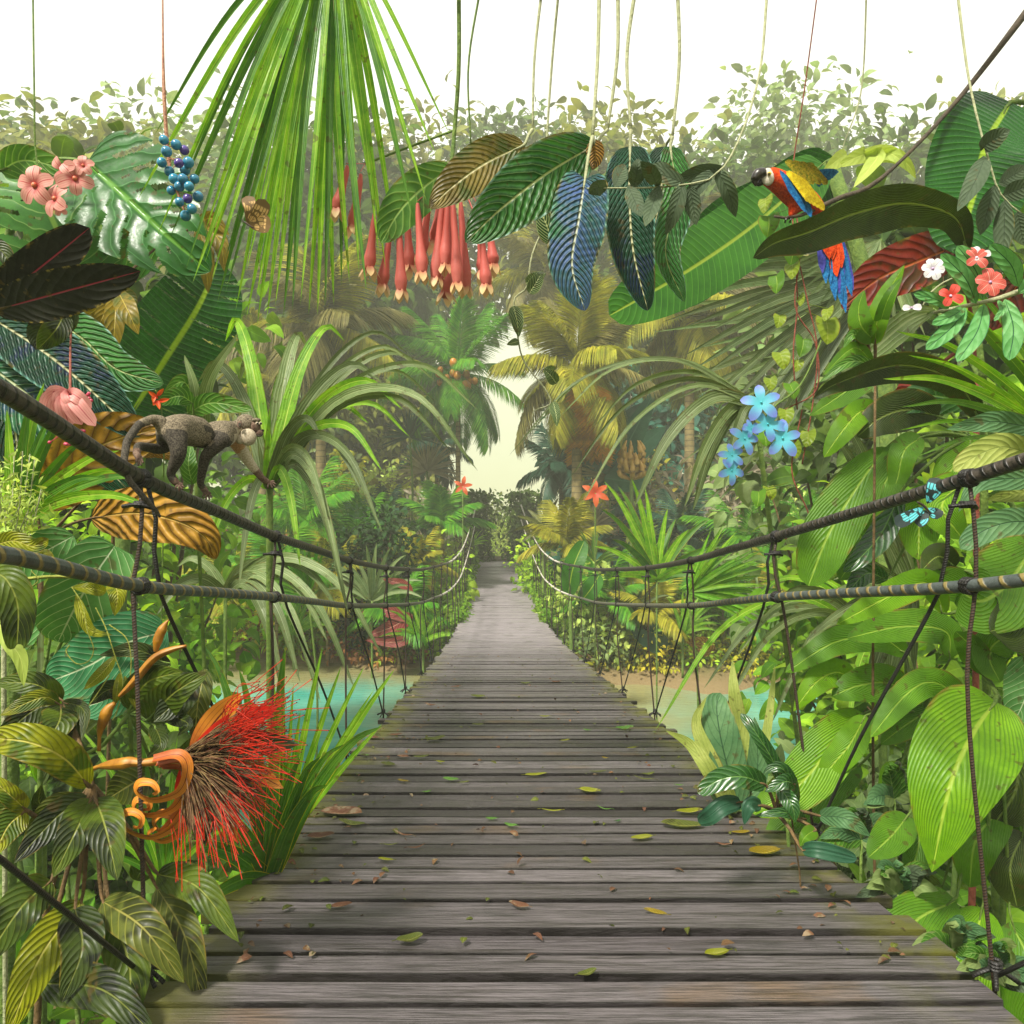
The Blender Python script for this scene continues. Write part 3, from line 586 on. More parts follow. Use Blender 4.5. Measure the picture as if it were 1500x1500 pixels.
# dead fronds of that palm
for o in [o for o in bpy.data.objects if o.name.startswith('date_palm')]:
    for i in range(4):
        me = frond_mesh(2.9, .75, 54, 1.1, 'palmorange', .035, 5); f = bpy.data.objects.new('dead_frond', me); COL.objects.link(f); f.parent = o
        f.location = P(846+i*9, 548, 23.0-.2*i)-ORG[o]; f.rotation_euler = (math.radians(70+14*i), math.radians(78+5*i), 0); f['label'] = 'dead orange frond hanging beside the trunk'
palm('grey_palm', 'grey brown palm with feathery crown left of the coconut palm', 470, 26, 480, 3.3, 'palmbrown', 20, ll=1.3, trunk=.18, n=72, w=.03, extra='palmolive')
palm('grey_palm', 'olive grey palm crown under the tip of the banana leaf', 1010, 27, 465, 3.4, 'palmolive', 20, ll=1.3, trunk=.18, n=72, w=.03, extra='palmbrown', seed=3)
palm('grey_palm', 'brownish palm crown behind the heart leaf vine', 1130, 31, 400, 3.6, 'palmbrown', 18, ll=1.3, trunk=.18, n=70, w=.032, seed=5)
palm('grey_palm', 'brownish palm with crown behind the tip of the violet blue leaf', 800, 36, 400, 3.4, 'palmbrown', 16, ll=1.2, trunk=.16, n=60, w=.03, seed=8, extra='palmolive', base_px=870)
palm('grey_palm', 'dull olive palm low behind the arching grass clump', 385, 28, 560, 2.8, 'palmolive', 16, ll=1.1, trunk=.16, n=50, w=.045, seed=9)
palm('dwarf_palm', 'small blue green palm at the right edge of the misty gap', 822, 30, 685, 1.8, 'palmblue', 14, ll=.75, trunk=.09, n=44, w=.035, seed=11)
palm('dwarf_palm', 'small dark blue palm behind the arching blade tips left of the gap', 640, 34, 655, 1.9, 'palmblue', 13, ll=.7, trunk=.09, n=40, w=.035, seed=12)
palm('dwarf_palm', 'small blue green palm under the blue green broad leaves', 905, 28, 690, 1.5, 'palmblue', 12, ll=.6, trunk=.08, n=40, w=.03, seed=13)
palm('dwarf_palm', 'bright green feather palm tuft beside the left bridge post', 648, 27, 775, 1.7, 'palmgreen', 11, ll=.7, trunk=.08, n=30, w=.045, seed=14, elev=(.2, 1.3))
palm('dwarf_palm', 'dull green feathery palm behind the right handrail bend', 830, 22, 800, 1.6, 'palmolive', 11, ll=.6, trunk=.06, n=36, w=.03, seed=15, elev=(0, 1.2))

# ------------------------------------------------------------------ bushes on the far bank, each at its own spot
BU = [ # px, d, ytop, rx, mat, n, ls, tpl, label
 (548, 20.6, 722, .95, 'fbottle', 1900, .2, 'broad', 'dark bushy shrub standing tall behind the left handrail'),
 (640, 30, 770, 1.1, 'fpale', 900, .25, 'broad', 'mid green shrub just left of the far left post'),
 (600, 24, 800, 1.2, 'flight', 900, .28, 'big', 'broad leaved shrub between the dark shrub and the left post'),
 (500, 24, 790, 1.3, 'fgrey', 900, .26, 'broad', 'bluish shrub left of the tall dark shrub'),
 (440, 26, 740, 1.5, 'frust', 900, .26, 'broad', 'rusty leaved shrub behind the left handrail'),
 (370, 25, 720, 1.6, 'fmid', 1100, .3, 'big', 'mid green shrub behind the stretched arm of the monkey'),
 (300, 24, 760, 1.8, 'flight', 1300, .3, 'broad', 'light green shrub behind the lower golden leaf'),
 (210, 23, 720, 2., 'fmid', 1300, .32, 'big', 'leafy shrub behind the upper golden leaf'),
 (90, 23, 700, 2.2, 'fgrey', 1300, .32, 'broad', 'greyish shrub behind the pale lacy herb'),
 (0, 22, 680, 2.2, 'fmid', 1300, .32, 'big', 'mid green shrub at the left edge beyond the river'),
 (560, 33, 690, 1.6, 'fpale', 900, .3, 'broad', 'pale yellow green shrub behind the tall dark shrub'),
 (505, 33, 670, 1.6, 'fyel', 800, .35, 'big', 'yellowish broad leaved shrub right of the monkey hand'),
 (615, 38, 720, 1.8, 'fpur', 1000, .55, 'slim', 'greyish purple spiky shrub in front of the coconut palm'),
 (575, 28, 845, 1.2, 'flight', 900, .24, 'broad', 'light green shrub under the left handrail bend'),
 (520, 23, 855, 1.2, 'fyel', 900, .24, 'broad', 'yellow green shrub low on the bank under the left ropes'),
 (450, 22, 850, 1.4, 'flight', 1100, .24, 'slim', 'light shrub with slim leaves on the left bank'),
 (380, 23, 860, 1.5, 'fyel', 1200, .22, 'broad', 'yellowish shrub on the left bank above the water'),
 (300, 23, 870, 1.6, 'flight', 1200, .24, 'broad', 'light green shrub on the left bank behind the seed pods'),
 (640, 23, 880, .9, 'fmid', 900, .18, 'broad', 'leafy shrub hugging the left side of the far deck'),
 (610, 21, 915, .9, 'flight', 900, .18, 'broad', 'small light shrub at the foot of the left bank beside the deck'),
 (555, 20.8, 930, 1., 'frust', 700, .16, 'broad', 'low rusty shrub on the left shore'),
 (470, 22.2, 925, 1.1, 'fyel', 700, .17, 'broad', 'low yellowish shrub on the left shore'),
 (370, 22.6, 930, 1.3, 'frust', 800, .17, 'broad', 'low reddish shrub on the left shore left of the cords'),
 (845, 21, 870, .9, 'fmid', 900, .2, 'broad', 'leafy shrub hugging the right side of the far deck'),
 (815, 26, 830, 1., 'flight', 900, .2, 'broad', 'light green shrub right of the far right post'),
 (900, 20, 850, 1.2, 'fpale', 1200, .2, 'broad', 'pale lime shrub under the right handrail bend'),
 (950, 20.5, 870, 1.3, 'fpale', 1200, .2, 'broad', 'pale lime shrub below the striped blades'),
 (1010, 20.5, 860, 1.3, 'flight', 1200, .2, 'broad', 'light green shrub low behind the right ropes'),
 (1080, 21, 860, 1.5, 'fgrey', 1200, .22, 'broad', 'grey green shrub low behind the right ropes'),
 (1160, 21, 850, 1.6, 'fmid', 1200, .24, 'broad', 'mid green shrub on the right bank behind the ropes'),
 (1250, 21, 830, 1.8, 'flight', 1200, .26, 'broad', 'light shrub on the right bank beside the lime leaves'),
 (880, 19.2, 930, .8, 'fgrey', 700, .16, 'broad', 'small greyish shrub beside the deck on the right shore'),
 (940, 19.3, 940, .9, 'fyel', 800, .14, 'broad', 'low yellow shrub on the right shore nearest the deck'),
 (1010, 19.3, 945, .9, 'flight', 800, .14, 'broad', 'low light shrub on the right shore'),
 (1080, 19.3, 950, 1., 'fyel', 800, .14, 'broad', 'low yellow green shrub on the right shore'),
 (1150, 19.4, 945, 1.1, 'flight', 800, .14, 'broad', 'low light shrub on the right shore behind the cords'),
 (880, 33, 700, 1.6, 'fyel', 900, .28, 'broad', 'shrub with yellow sprays right of the yellow palm trunk'),
 (940, 32, 640, 1.7, 'fyel', 900, .28, 'broad', 'tall shrub with yellow sprays behind the drooping frond'),
 (905, 26, 745, 1.4, 'fteal', 800, .5, 'big', 'blue green broad leaved shrub right of the yellow palm'),
 (960, 27, 700, 1.7, 'fpur', 1100, .6, 'slim', 'purple grey spiky shrub behind the striped blades'),
 (1050, 27, 690, 1.8, 'fpur', 900, .5, 'slim', 'purple grey spiky shrub below the blue flowers'),
 (1010, 25, 760, 1.5, 'fpale', 900, .3, 'broad', 'pale shrub right of the striped blades'),
 (1110, 25, 730, 1.7, 'fpale', 1000, .3, 'slim', 'grey grassy shrub behind the heart leaf vine'),
 (1200, 26, 700, 1.9, 'fmid', 1100, .35, 'big', 'mid green shrub behind the drooping lime leaves'),
 (1330, 24, 690, 2.2, 'fdark', 1300, .35, 'big', 'dark shrub behind the blue butterfly'),
 (1450, 24, 680, 2.2, 'fmid', 1300, .35, 'big', 'mid green shrub at the right edge beyond the river'),
 (795, 26, 790, .8, 'flight', 600, .2, 'broad', 'shrub at the foot of the brown rosette plant'),
 (748, 44, 762, 1., 'fpale', 700, .26, 'slim', 'pale misty shrub standing in the gap beyond the bridge'),
 (722, 41, 775, .8, 'fpale', 600, .24, 'slim', 'pale shrub behind the bridge end on the left'),
 (755, 40, 775, .8, 'fpale', 500, .2, 'slim', 'greyish spiky shrub behind the bridge end on the right'),
 (735, 60, 728, 1.8, 'fpale', 700, .35, 'broad', 'faint pale bush deepest in the misty gap'),
]
for i, (px, d, yt, rx, mt, n, ls, tp, lb) in enumerate(BU):
    bush('shrub', lb, px, d, yt, rx*1.15, mt, n, ls, tp, 'shrubs on the far bank', seed=i)
# tall broad-leaved screens standing just behind the near plants at both sides
SC = [
 (-40, 9, 250, 1.6, 'fmid', 1300, .34, 'big', 'tall leafy thicket shrub behind the near-black leaves'),
 (90, 10.5, 215, 1.7, 'fdark', 1300, .36, 'big', 'tall dark thicket shrub behind the pink orchids'),
 (210, 11.5, 380, 1.5, 'fmid', 1100, .3, 'big', 'thicket shrub behind the golden leaves'),
 (60, 8, 720, 1.2, 'flight', 1100, .2, 'broad', 'light thicket shrub behind the pale veined leaves'),
 (190, 8.5, 860, 1.1, 'fmid', 1000, .2, 'broad', 'mid green thicket shrub behind the seed pods'),
 (1270, 10.5, 330, 1.5, 'fgrey', 1200, .32, 'big', 'grey green thicket shrub behind the rust red leaf'),
 (1400, 9.5, 225, 1.6, 'fdark', 1300, .36, 'big', 'tall dark thicket shrub under the broad hanging leaf'),
 (1530, 8.5, 300, 1.6, 'fmid', 1300, .34, 'big', 'tall leafy thicket shrub behind the light green orchid sprig'),
 (1300, 8.5, 640, 1.2, 'fmid', 1200, .24, 'big', 'thicket shrub behind the drooping lime leaves'),
 (1440, 7.5, 700, 1.2, 'flight', 1200, .24, 'big', 'light thicket shrub behind the grey green leaves'),
 (1400, 6, 900, 1., 'fmid', 1100, .2, 'big', 'thicket shrub behind the largest lime leaf'),
 (1270, 5.4, 1150, .7, 'fgrey', 900, .16, 'broad', 'low grey thicket shrub beside the deck on the right'),
 (120, 5.5, 1000, .9, 'fdark', 1000, .18, 'big', 'dark thicket shrub behind the whorled leaves'),
]
for i, (px, d, yt, rx, mt, n, ls, tp, lb) in enumerate(SC):
    bush('thicket_shrub', lb, px, d, yt, rx, mt, n, ls, tp, 'thicket shrubs behind the near plants', seed=100+i, clumps=22)

# ground cover and bottom fill near the viewer
def cover(name, label, x0, x1, d0, d1, n, mat, ls, tpl, h=.25, skip=1.35):
    rg = np.random.default_rng(int(abs(x0*7)+n)); mb = MB(); x = rg.uniform(x0, x1, n*3); d = rg.uniform(d0, d1, n*3)
    k = np.abs(x-(.2-.0228*d)) > skip; x = x[k][:n]; d = d[k][:n]; z = np.array([G(a, b) for a, b in zip(x, d)]); k = z > .08; x, d, z = x[k], d[k], z[k]
    pos = np.stack([x, d, z+rg.uniform(0, h, len(z))], 1); dr = rg.normal(0, 1, pos.shape); dr[:, 2] = np.abs(dr[:, 2])*.7+.3
    scatter(mb, pos, dr, ls*rg.uniform(.5, 1.4, len(z)), tpl, 0, (0, -.3, 1), .5, rg); tag(mb.build(name, M[mat], loc=(0, 0, 0)), label, 'ground cover', kind='stuff')
cover('undergrowth', 'dense green undergrowth covering the ground on the near bank', -7, 8, -1, 9, 9000, 'fmid', .24, 'broad', .45, 1.25)
cover('grass', 'tufts of light grass along the near bank', -8, 9, 0, 9.2, 6000, 'flight', .3, 'grass', .2, 1.2)
cover('bank_undergrowth', 'yellow green herbs covering the far bank', -14, 14, 19.5, 34, 15000, 'flight', .26, 'broad', .35, 1.4)
cover('bank_grass', 'dry yellowish grass and herbs along the far shore', -16, 16, 18.8, 26, 9000, 'fyel', .28, 'slim', .15, 1.4)
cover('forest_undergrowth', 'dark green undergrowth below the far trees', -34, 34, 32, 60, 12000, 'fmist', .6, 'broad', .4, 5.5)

# ------------------------------------------------------------------ posts at the far end
for sd, lb, px in ((-1, 'left far bridge post wrapped in leafy creeper', 690), (1, 'right far bridge post wrapped in leafy creeper', 773)):
    b = Vector((cx(36.4)+sd*1.2, 36.5, prof_at(36.4)-.4)); th = thing('bridge_post', lb, 'post', b, 'posts at the far end of the bridge')
    mb = MB(); tube(mb, [b, b+Vector((0, 0, 3.35))], [.17, .13], 6, 10); mb.build('post', M['bark'], th)
    rg = np.random.default_rng(5+sd); n = 2200; pos = np.array(b)+np.stack([rg.normal(0, .42, n), rg.normal(-.1, .3, n), rg.uniform(.1, 3.8, n)], 1)
    dr = rg.normal(0, 1, (n, 3)); dr[:, 2] -= .4; mb = MB(); scatter(mb, pos, dr, rg.uniform(.14, .36, n), 'broad', 0, (0, -.5, 1), .5, rg); mb.build('creeper_leaves', M['fdark'], th)
for sd, nm in ((-1, 'left'), (1, 'right')):                       # greenery that has climbed the ropes of the far half
    rg = np.random.default_rng(15+sd); n = 2600; d = rg.uniform(19, 36.4, n)**1.; mb = MB()
    x = np.array([cx(a)+sd*1.15 for a in d])+rg.normal(0, .09, n); z = np.array([prof_at(a) for a in d])+rg.uniform(-.25, .5, n)**1*(.4+(d-19)/17*1.3)
    dr = rg.normal(0, 1, (n, 3)); scatter(mb, np.stack([x, d, z], 1), dr, rg.uniform(.07, .2, n), 'broad', 0, (0, -.5, 1), .5, rg)
    tag(mb.build('creeper', M['fmid'], loc=(cx(27)+sd*1.15, 27, prof_at(27))), f'creeper overgrowing the far {nm} edge of the bridge deck', 'creeper')

# ------------------------------------------------------------------ mid-distance feature plants
g_ = ground_at
blades('rosette_plant', 'brown and green bromeliad rosette beside the right far post', 'bromeliad', 797, 775, 24, [(797+math.cos(a)*r, 775-math.sin(a)*r*1.15, 24+.5*math.cos(a*3)) for a, r in [(i*.42-.6, 38+8*math.sin(i*5)) for i in range(11)]], 4.5, 'olive', root=g_(797, 24), arch=.1, stem=.06)
blades('pandanus', 'striped yellow green sword leaved plant behind the right handrail', 'plant', 962, 850, 12, [(885, 705, 12), (905, 712, 12.2), (925, 700, 11.6), (880, 745, 11.5), (945, 715, 12), (897, 790, 11.5), (870, 800, 12.3), (925, 760, 12), (1010, 775, 11.6), (1040, 760, 12), (978, 745, 12), (1060, 800, 11.7), (1030, 830, 11.4), (990, 760, 12.4), (890, 850, 11.5), (1070, 850, 11.5)], 6, ['blade', 'bladeyel'], root=g_(962, 12), arch=.12, stem=.013)
fan('fan_palm', 'bright fan palm leaf spreading right of the striped blades', 'palm', 1008, 868, 9, 125, -.45, 1.3, 26, 3.2, 'blade', root=g_(1008, 9))
fan('fan_palm', 'dark green fan palm leaf behind the second left suspender cord', 'palm', 452, 872, 10, 88, 1.2, 3.3, 30, 2.4, 'bladedark', root=g_(452, 10))
fan('fan_palm', 'grey fan palm leaf half hidden by the parrot tail', 'palm', 1290, 350, 7, 150, 2.5, 5.2, 34, 5, 'bladegrey', root=g_(1330, 7.4))
for (px, py, d, r, lb) in ((625, 690, 31, 60, 'pale spiky fan palm head left of the coconut palm trunk'), (890, 700, 26, 62, 'grey brown spiky fan palm head behind the star shaped red flower'), (1100, 690, 27, 50, 'purple grey fan palm head behind the blue flowers'), (600, 640, 30, 48, 'dark spiky fan palm head under the arching blades'), (870, 770, 25, 42, 'grey fan palm head behind the right handrail bend')):
    fan('spiky_palm', lb, 'palm', px, py, d, r, -.4, 3.6, 44, 1.6, 'fpur' if r != 48 else 'palmblue', root=g_(px, d), group='spiky fan palm heads on the far bank', tilt=.8, jit=.2)
# long palm fronds fading behind the parrot
for i, (x0, y0, x1, y1, lb) in enumerate(((1330, 330, 1010, 640, 'upper'), (1290, 420, 960, 560, 'middle'))):
    pass
fan('fan_palm', 'huge grey green fan palm leaf spreading behind the heart leaf vine', 'palm', 1290, 400, 8.5, 330, 2.95, 4.15, 17, 8, 'bladeolive', root=g_(1330, 9), tilt=.3)
fan('fan_palm', 'grey palm blades fanning out between the banana leaf and the vine', 'palm', 1330, 470, 11, 390, 3.0, 3.9, 13, 6, 'bladegrey', root=g_(1350, 11), tilt=.3)

# banana plants
def torn(k1, w1, o=.0, dep=.3):
    return lambda u, v, sg: (((u*k1+o+v*-1.1*.5+sg*.37) % 1) < w1) & (v > dep+.25*np.sin(u*37+sg*5)) & (np.sin(u*k1*2.1+sg*2) > -.2)
plant('banana_plant', 'huge bright banana leaf slanting down behind the striped hanging leaves', 'banana plant', g_(1290, 6.5), (1215, 235, 6.5), [
  ([(1205, 240, 6.4), (1110, 325, 6.2), (1010, 395, 6), (893, 462, 5.8)], 52, 'banana', dict(prof='oblong', fold=.1, n=60, mm=12)),
  ([(1220, 230, 6.5), (1140, 300, 6.8), (1060, 350, 7), (980, 440, 7)], 60, 'bananahi', dict(prof='oblong', fold=.2, n=60, mm=12, roll=.4))], sw=.09, stempts=[(1300, 600, 6.5), (1260, 380, 6.5)])
plant('banana_plant', 'dark torn banana leaf behind the yellow lobed leaf', 'banana plant', g_(150, 6.5), (190, 620, 6.3), [
  ([(190, 610, 6.3), (240, 530, 6.1), (290, 450, 6), (318, 385, 6)], 68, 'bananahi', dict(prof='oblong', fold=.15, n=180, mm=26, cut=torn(13, .1, .0, .25))),
  ([(185, 610, 6.3), (120, 500, 6.6), (80, 400, 6.8)], 60, 'banana', dict(prof='oblong', n=150, mm=24, cut=torn(11, .06)))], sw=.09)
plant('banana_plant', 'pair of upright glossy banana leaves behind the right handrail bend', 'banana plant', g_(835, 15), (835, 880, 15), [
  ([(832, 872, 15), (840, 830, 14.9), (856, 792, 15)], 15, 'banana', dict(prof='oblong', n=24, mm=6)),
  ([(852, 880, 15), (866, 862, 14.8), (878, 842, 15)], 13, 'banana', dict(prof='oblong', n=24, mm=6))], sw=.05)
plant('broadleaf_plant', 'cluster of big blue green leaves right of the yellow palm trunk', 'plant', g_(880, 22), (905, 700, 25.5), dz=3.5, leaves=[
  ([(875, 690, 22), (905, 640, 21.8), (940, 590, 22)], 22, 'palmblue', dict(prof='ovate')), ([(880, 690, 22), (850, 650, 22.2), (825, 612, 22)], 15, 'palmblue', {}),
  ([(880, 690, 22), (930, 660, 21.7), (975, 625, 22)], 20, 'fteal', {}), ([(878, 690, 22), (885, 620, 22), (905, 565, 22.4)], 20, 'palmblue', {}),
  ([(890, 700, 22), (925, 640, 21.5), (960, 570, 21.3)], 18, 'fteal', {}), ([(885, 700, 22), (930, 705, 21.5), (960, 690, 21.3)], 16, 'fteal', {})], sw=.07)
plant('calathea', 'reddish ribbed leaves low on the bank behind the left cords', 'plant', g_(600, 17.4) if False else g_(590, 20.9), (600, 930, 19.5), [
  ([(602, 908, 18.8), (562, 893, 18.8), (520, 898, 18.8)], 10, 'crim', {}), ([(604, 900, 18.8), (575, 918, 18.8), (540, 931, 18.8)], 12, 'crim', {}), ([(604, 925, 18.8), (585, 940, 18.8), (535, 938, 18.8)], 8, 'crim', {}), ([(604, 870, 18.8), (590, 856, 18.8), (560, 848, 18.8)], 7, 'crim', {})], sw=.04)
plant('calathea', 'faded ribbed leaf plant on the bank behind the right cords', 'plant', g_(1040, 19.6), (1040, 985, 18.9), [
  ([(1040, 960, 18.7), (1030, 945, 18.5), (1005, 940, 18.4)], 13, 'gold', {}), ([(975, 955, 18.7), (945, 935, 18.5), (920, 915, 18.4)], 12, 'palmblue', {}), ([(980, 950, 18.7), (960, 925, 18.5), (955, 900, 18.4)], 9, 'palmblue', {})], sw=.03)
mb = MB(); M['redstar'] = petal('red_star_petal', 'c03a14', 'd8622c')
fl = P(872, 722, 18); th = thing('red_flower', 'star shaped orange red flower standing behind the right handrail', 'flower', g_(872, 18.9))
mb = MB(); tube(mb, [g_(872, 18.9), fl.lerp(g_(872, 18.9), .5), fl], .02, 10, 6); mb.build('stem', M['stemg'], th)
mb = MB(); flower(mb, fl, .36, 6, (0, -1, .2), 'lance', .2, .5); mb.build('petals', M['redstar'], th)
fl = P(678, 712, 24); th = thing('red_flower', 'small orange red flower just left of the misty gap', 'flower', g_(678, 24))
mb = MB(); tube(mb, [g_(678, 24), fl], .02, 10, 6); mb.build('stem', M['stemg'], th)
mb = MB(); flower(mb, fl, .32, 5, (0, -1, .2), 'lance', .2, .5); mb.build('petals', M['redstar'], th)
# banana-like yellow bunch
th = thing('banana_bunch_plant', 'upright bunch of yellow fruit right of the yellow palm trunk', 'plant', g_(925, 24)); M['fruit'] = plain('fruit_yellow', 'b98a2c', 'd4a850', .5, 6)
mb = MB(); tube(mb, [g_(925, 24), P(925, 690, 24)], .06, 10, 6); mb.build('stem', M['stemg'], th)
for i in range(22):
    mb = MB(); a = i*2.4; yy = 695-(i//6)*9; p = P(925+math.cos(a)*17, yy, 24+math.sin(a)*.3); tube(mb, [P(925, yy+8, 24), p, p+Vector((0, 0, .28)), p+Vector(((925-750)*24/F-p.x, 0, 0))*.3+Vector((0, 0, .5))], [.03, .085, .085, .02], 10, 7); mb.build('fruit', M['fruit'], th)

# ------------------------------------------------------------------ arching grass clump, left middle
hub = (395, 715, 4.6)
tipsA = [(700, 690, 3.9, 8), (660, 660, 4.2, 8), (590, 600, 4.3, 9), (640, 560, 4.8, 7), (560, 560, 4.6, 12), (505, 500, 5, 13), (450, 510, 5.1, 14), (600, 520, 4.9, 6), (560, 690, 4.1, 8), (700, 600, 4.6, 7),
 (530, 720, 4, 8), (600, 640, 4.4, 7), (480, 760, 3.9, 7), (560, 780, 3.8, 7), (330, 500, 5.2, 14), (350, 560, 5.2, 13), (290, 560, 5, 11), (420, 560, 5, 15), (500, 850, 3.8, 7), (510, 900, 3.9, 8), (440, 830, 4.0, 7),
 (640, 590, 4.9, 5), (350, 860, 4.1, 6), (300, 820, 4.2, 6), (620, 545, 4.7, 6), (470, 640, 4.2, 10), (540, 620, 4.5, 9)]
blades('arching_grass', 'large clump of grey green arching blades behind the monkey', 'grass clump', *hub, tipsA, 9, ['bladegrey', 'bladeolive', 'blade'], root=g_(395, 5.2), arch=.42, n=22, stem=.022)
blades('arching_grass', 'second clump of arching blades drooping over the river on the left', 'grass clump', 330, 870, 6.5, [(440, 1000, 5.8), (470, 1030, 5.7), (420, 1040, 5.8), (520, 1010, 5.8), (400, 930, 6), (480, 940, 6), (500, 900, 6.2), (380, 830, 6.5), (440, 860, 6.3), (260, 830, 6.5), (230, 900, 6), (560, 960, 6)], 8, ['bladeolive', 'bladegrey'], root=g_(330, 6.6), arch=.4, n=20, stem=.016)
blades('arching_grass', 'long thin arching blades beside the right cords', 'grass clump', 1290, 960, 5.2, [(1060, 1040, 4.6), (1030, 1010, 4.9), (960, 1070, 4.5, 6), (1080, 960, 4.8), (1120, 900, 5), (1100, 880, 5.2), (1150, 1010, 4.6), (1170, 900, 5.3), (1180, 860, 5.4), (1130, 1060, 4.6), (1220, 850, 5.4), (1240, 1080, 4.6)], 7, ['bladegrey', 'bladeolive', 'blade'], root=g_(1300, 5.3), arch=.38, n=20, stem=.03)
blades('sword_leaf_clump', 'fresh green sword leaves crossing the upper golden leaf', 'grass clump', 20, 770, 2.6, [(105, 590, 2.6), (65, 560, 2.7), (45, 580, 2.6), (175, 660, 2.5), (150, 700, 2.4), (190, 690, 2.4), (75, 610, 2.6), (225, 745, 2.3), (130, 640, 2.6), (10, 600, 2.6), (215, 700, 2.5)], 9, ['bladedark', 'blade'], root=g_(0, 2.6), arch=.12, n=16, stem=.03)

# drooping frond, right middle
dr_root = g_(1200, 6.3)
blades('drooping_frond', 'drooping palm frond with long leaflets hanging over the right handrail', 'palm', 1105, 590, 4.4, [(930, 742, 4.2, 10), (1003, 742, 4.3, 9), (1015, 748, 4.4, 10), (850, 742, 4.1, 4), (745, 668, 4.2, 3), (770, 640, 4.4, 3), (835, 700, 4.2, 4), (820, 610, 4.6, 4), (1060, 720, 4.3, 6), (870, 625, 4.4, 4)], 8, ['bladeolive', 'bladegrey'], root=dr_root, arch=.32, n=20, stem=.016)
#@@PART3

# feathery tufts and sword clumps between the shrubs of both banks
TU = [(585, 905, 19.6, 'palmgreen', 1.5, 'feathery green tuft on the left bank beside the deck'), (480, 860, 20.5, 'palmolive', 1.7, 'feathery yellow tuft on the left bank behind the cords'), (405, 850, 19.8, 'palmgreen', 1.8, 'feathery green tuft left of the yellow one on the left bank'), (330, 880, 20, 'palmolive', 1.8, 'feathery olive tuft on the bank behind the seed pods'),
 (520, 800, 23, 'palmgreen', 1.9, 'feathery tuft in front of the tall dark shrub'), (610, 830, 23, 'palmolive', 1.3, 'small feathery tuft under the left rope bend'), (890, 880, 19.4, 'palmgreen', 1.3, 'feathery green tuft on the right bank beside the deck'), (960, 905, 19.2, 'palmolive', 1.4, 'feathery yellow tuft on the right bank under the striped blades'),
 (1060, 890, 19.4, 'palmgreen', 1.7, 'feathery green tuft on the right bank behind the long blades'), (1140, 880, 19.8, 'palmolive', 1.8, 'feathery olive tuft on the right bank behind the cords'), (1090, 800, 22, 'palmgreen', 2., 'feathery tuft right of the fan palm leaf'), (1180, 790, 21, 'palmgreen', 2.1, 'large feathery tuft behind the drooping lime leaves'), (1000, 790, 23, 'palmblue', 1.6, 'bluish feathery tuft behind the fan palm leaf'), (560, 770, 27, 'palmblue', 1.6, 'bluish feathery tuft behind the tall dark shrub'), (450, 770, 23, 'palmgreen', 2.2, 'large feathery tuft under the arching blades')]
for i, (px, py, d, mt, L, lb) in enumerate(TU):
    palm('feather_palm_tuft', lb, px, d, py, L, mt, 11, ll=L*.36, trunk=.05, n=30, w=.03, seed=30+i, elev=(.0, 1.15), group='feathery palm tufts on the river banks')
SW = [(620, 940, 18.8, 16, 'blade', 60, 'light sword clump at the waterside left of the deck'), (545, 880, 19, 18, 'bladegrey', 75, 'grey sword clump behind the third left cord'), (430, 930, 20, 16, 'blade', 70, 'light sword clump on the left shore'), (1000, 930, 18.2, 16, 'blade', 60, 'light sword clump on the right shore'), (1110, 930, 18.4, 18, 'bladegrey', 75, 'grey sword clump on the right shore behind the agave'), (930, 900, 19, 14, 'bladeolive', 55, 'olive sword clump on the right bank near the deck'), (870, 830, 21, 14, 'bladeyel', 50, 'yellow edged sword clump right of the upright banana leaves'), (690, 800, 34, 12, 'blade', 26, 'sword clump at the foot of the left far post'), (790, 800, 32, 12, 'bladeyel', 30, 'sword clump at the foot of the right far post')]
for i, (px, py, d, n_, mt, r, lb) in enumerate(SW):
    rr = random.Random(i+5)
    blades('sword_clump', lb, 'plant', px, py, d, [(px+math.cos(a)*r*q_, py-math.sin(a)*r*q_*1.1, d-rr.uniform(-.4, .6)) for a, q_ in [(rr.uniform(.05, 3.1), rr.uniform(.7, 1.15)) for _ in range(n_)]], r*.055, mt, 'sword leaved clumps on the river banks', root=ground_at(px, d), arch=.16, n=10, stem=.03)
# ------------------------------------------------------------------ overhead branches from which things hang
def branch(label, pts, r, twigs=(), name='overhead_branch', n=24):
    th = thing(name, label, 'branch', P(*pts[0])); mb = MB(); tube(mb, [P(*q) for q in pts], r, n, 8); mb.build('bough', M['bark'], th)
    for tw in twigs: mb = MB(); tube(mb, [P(*q) for q in tw], [.008, .004], 10, 6); mb.build('twig', M['stemb'], th)
    return th
branch('long bough overhead from which the ribbed leaves hang', [(1660, -60, 3.4), (1380, -30, 3.3), (1130, -20, 3.2), (900, -30, 3.0), (700, -25, 3.1), (460, -60, 3.1)], [.04, .03, .022, .016, .008])
branch('bough crossing above the pink orchids and the blue berries', [(-160, -80, 3), (20, -30, 2.8), (180, -25, 2.8), (330, -60, 2.9)], [.035, .022, .008])

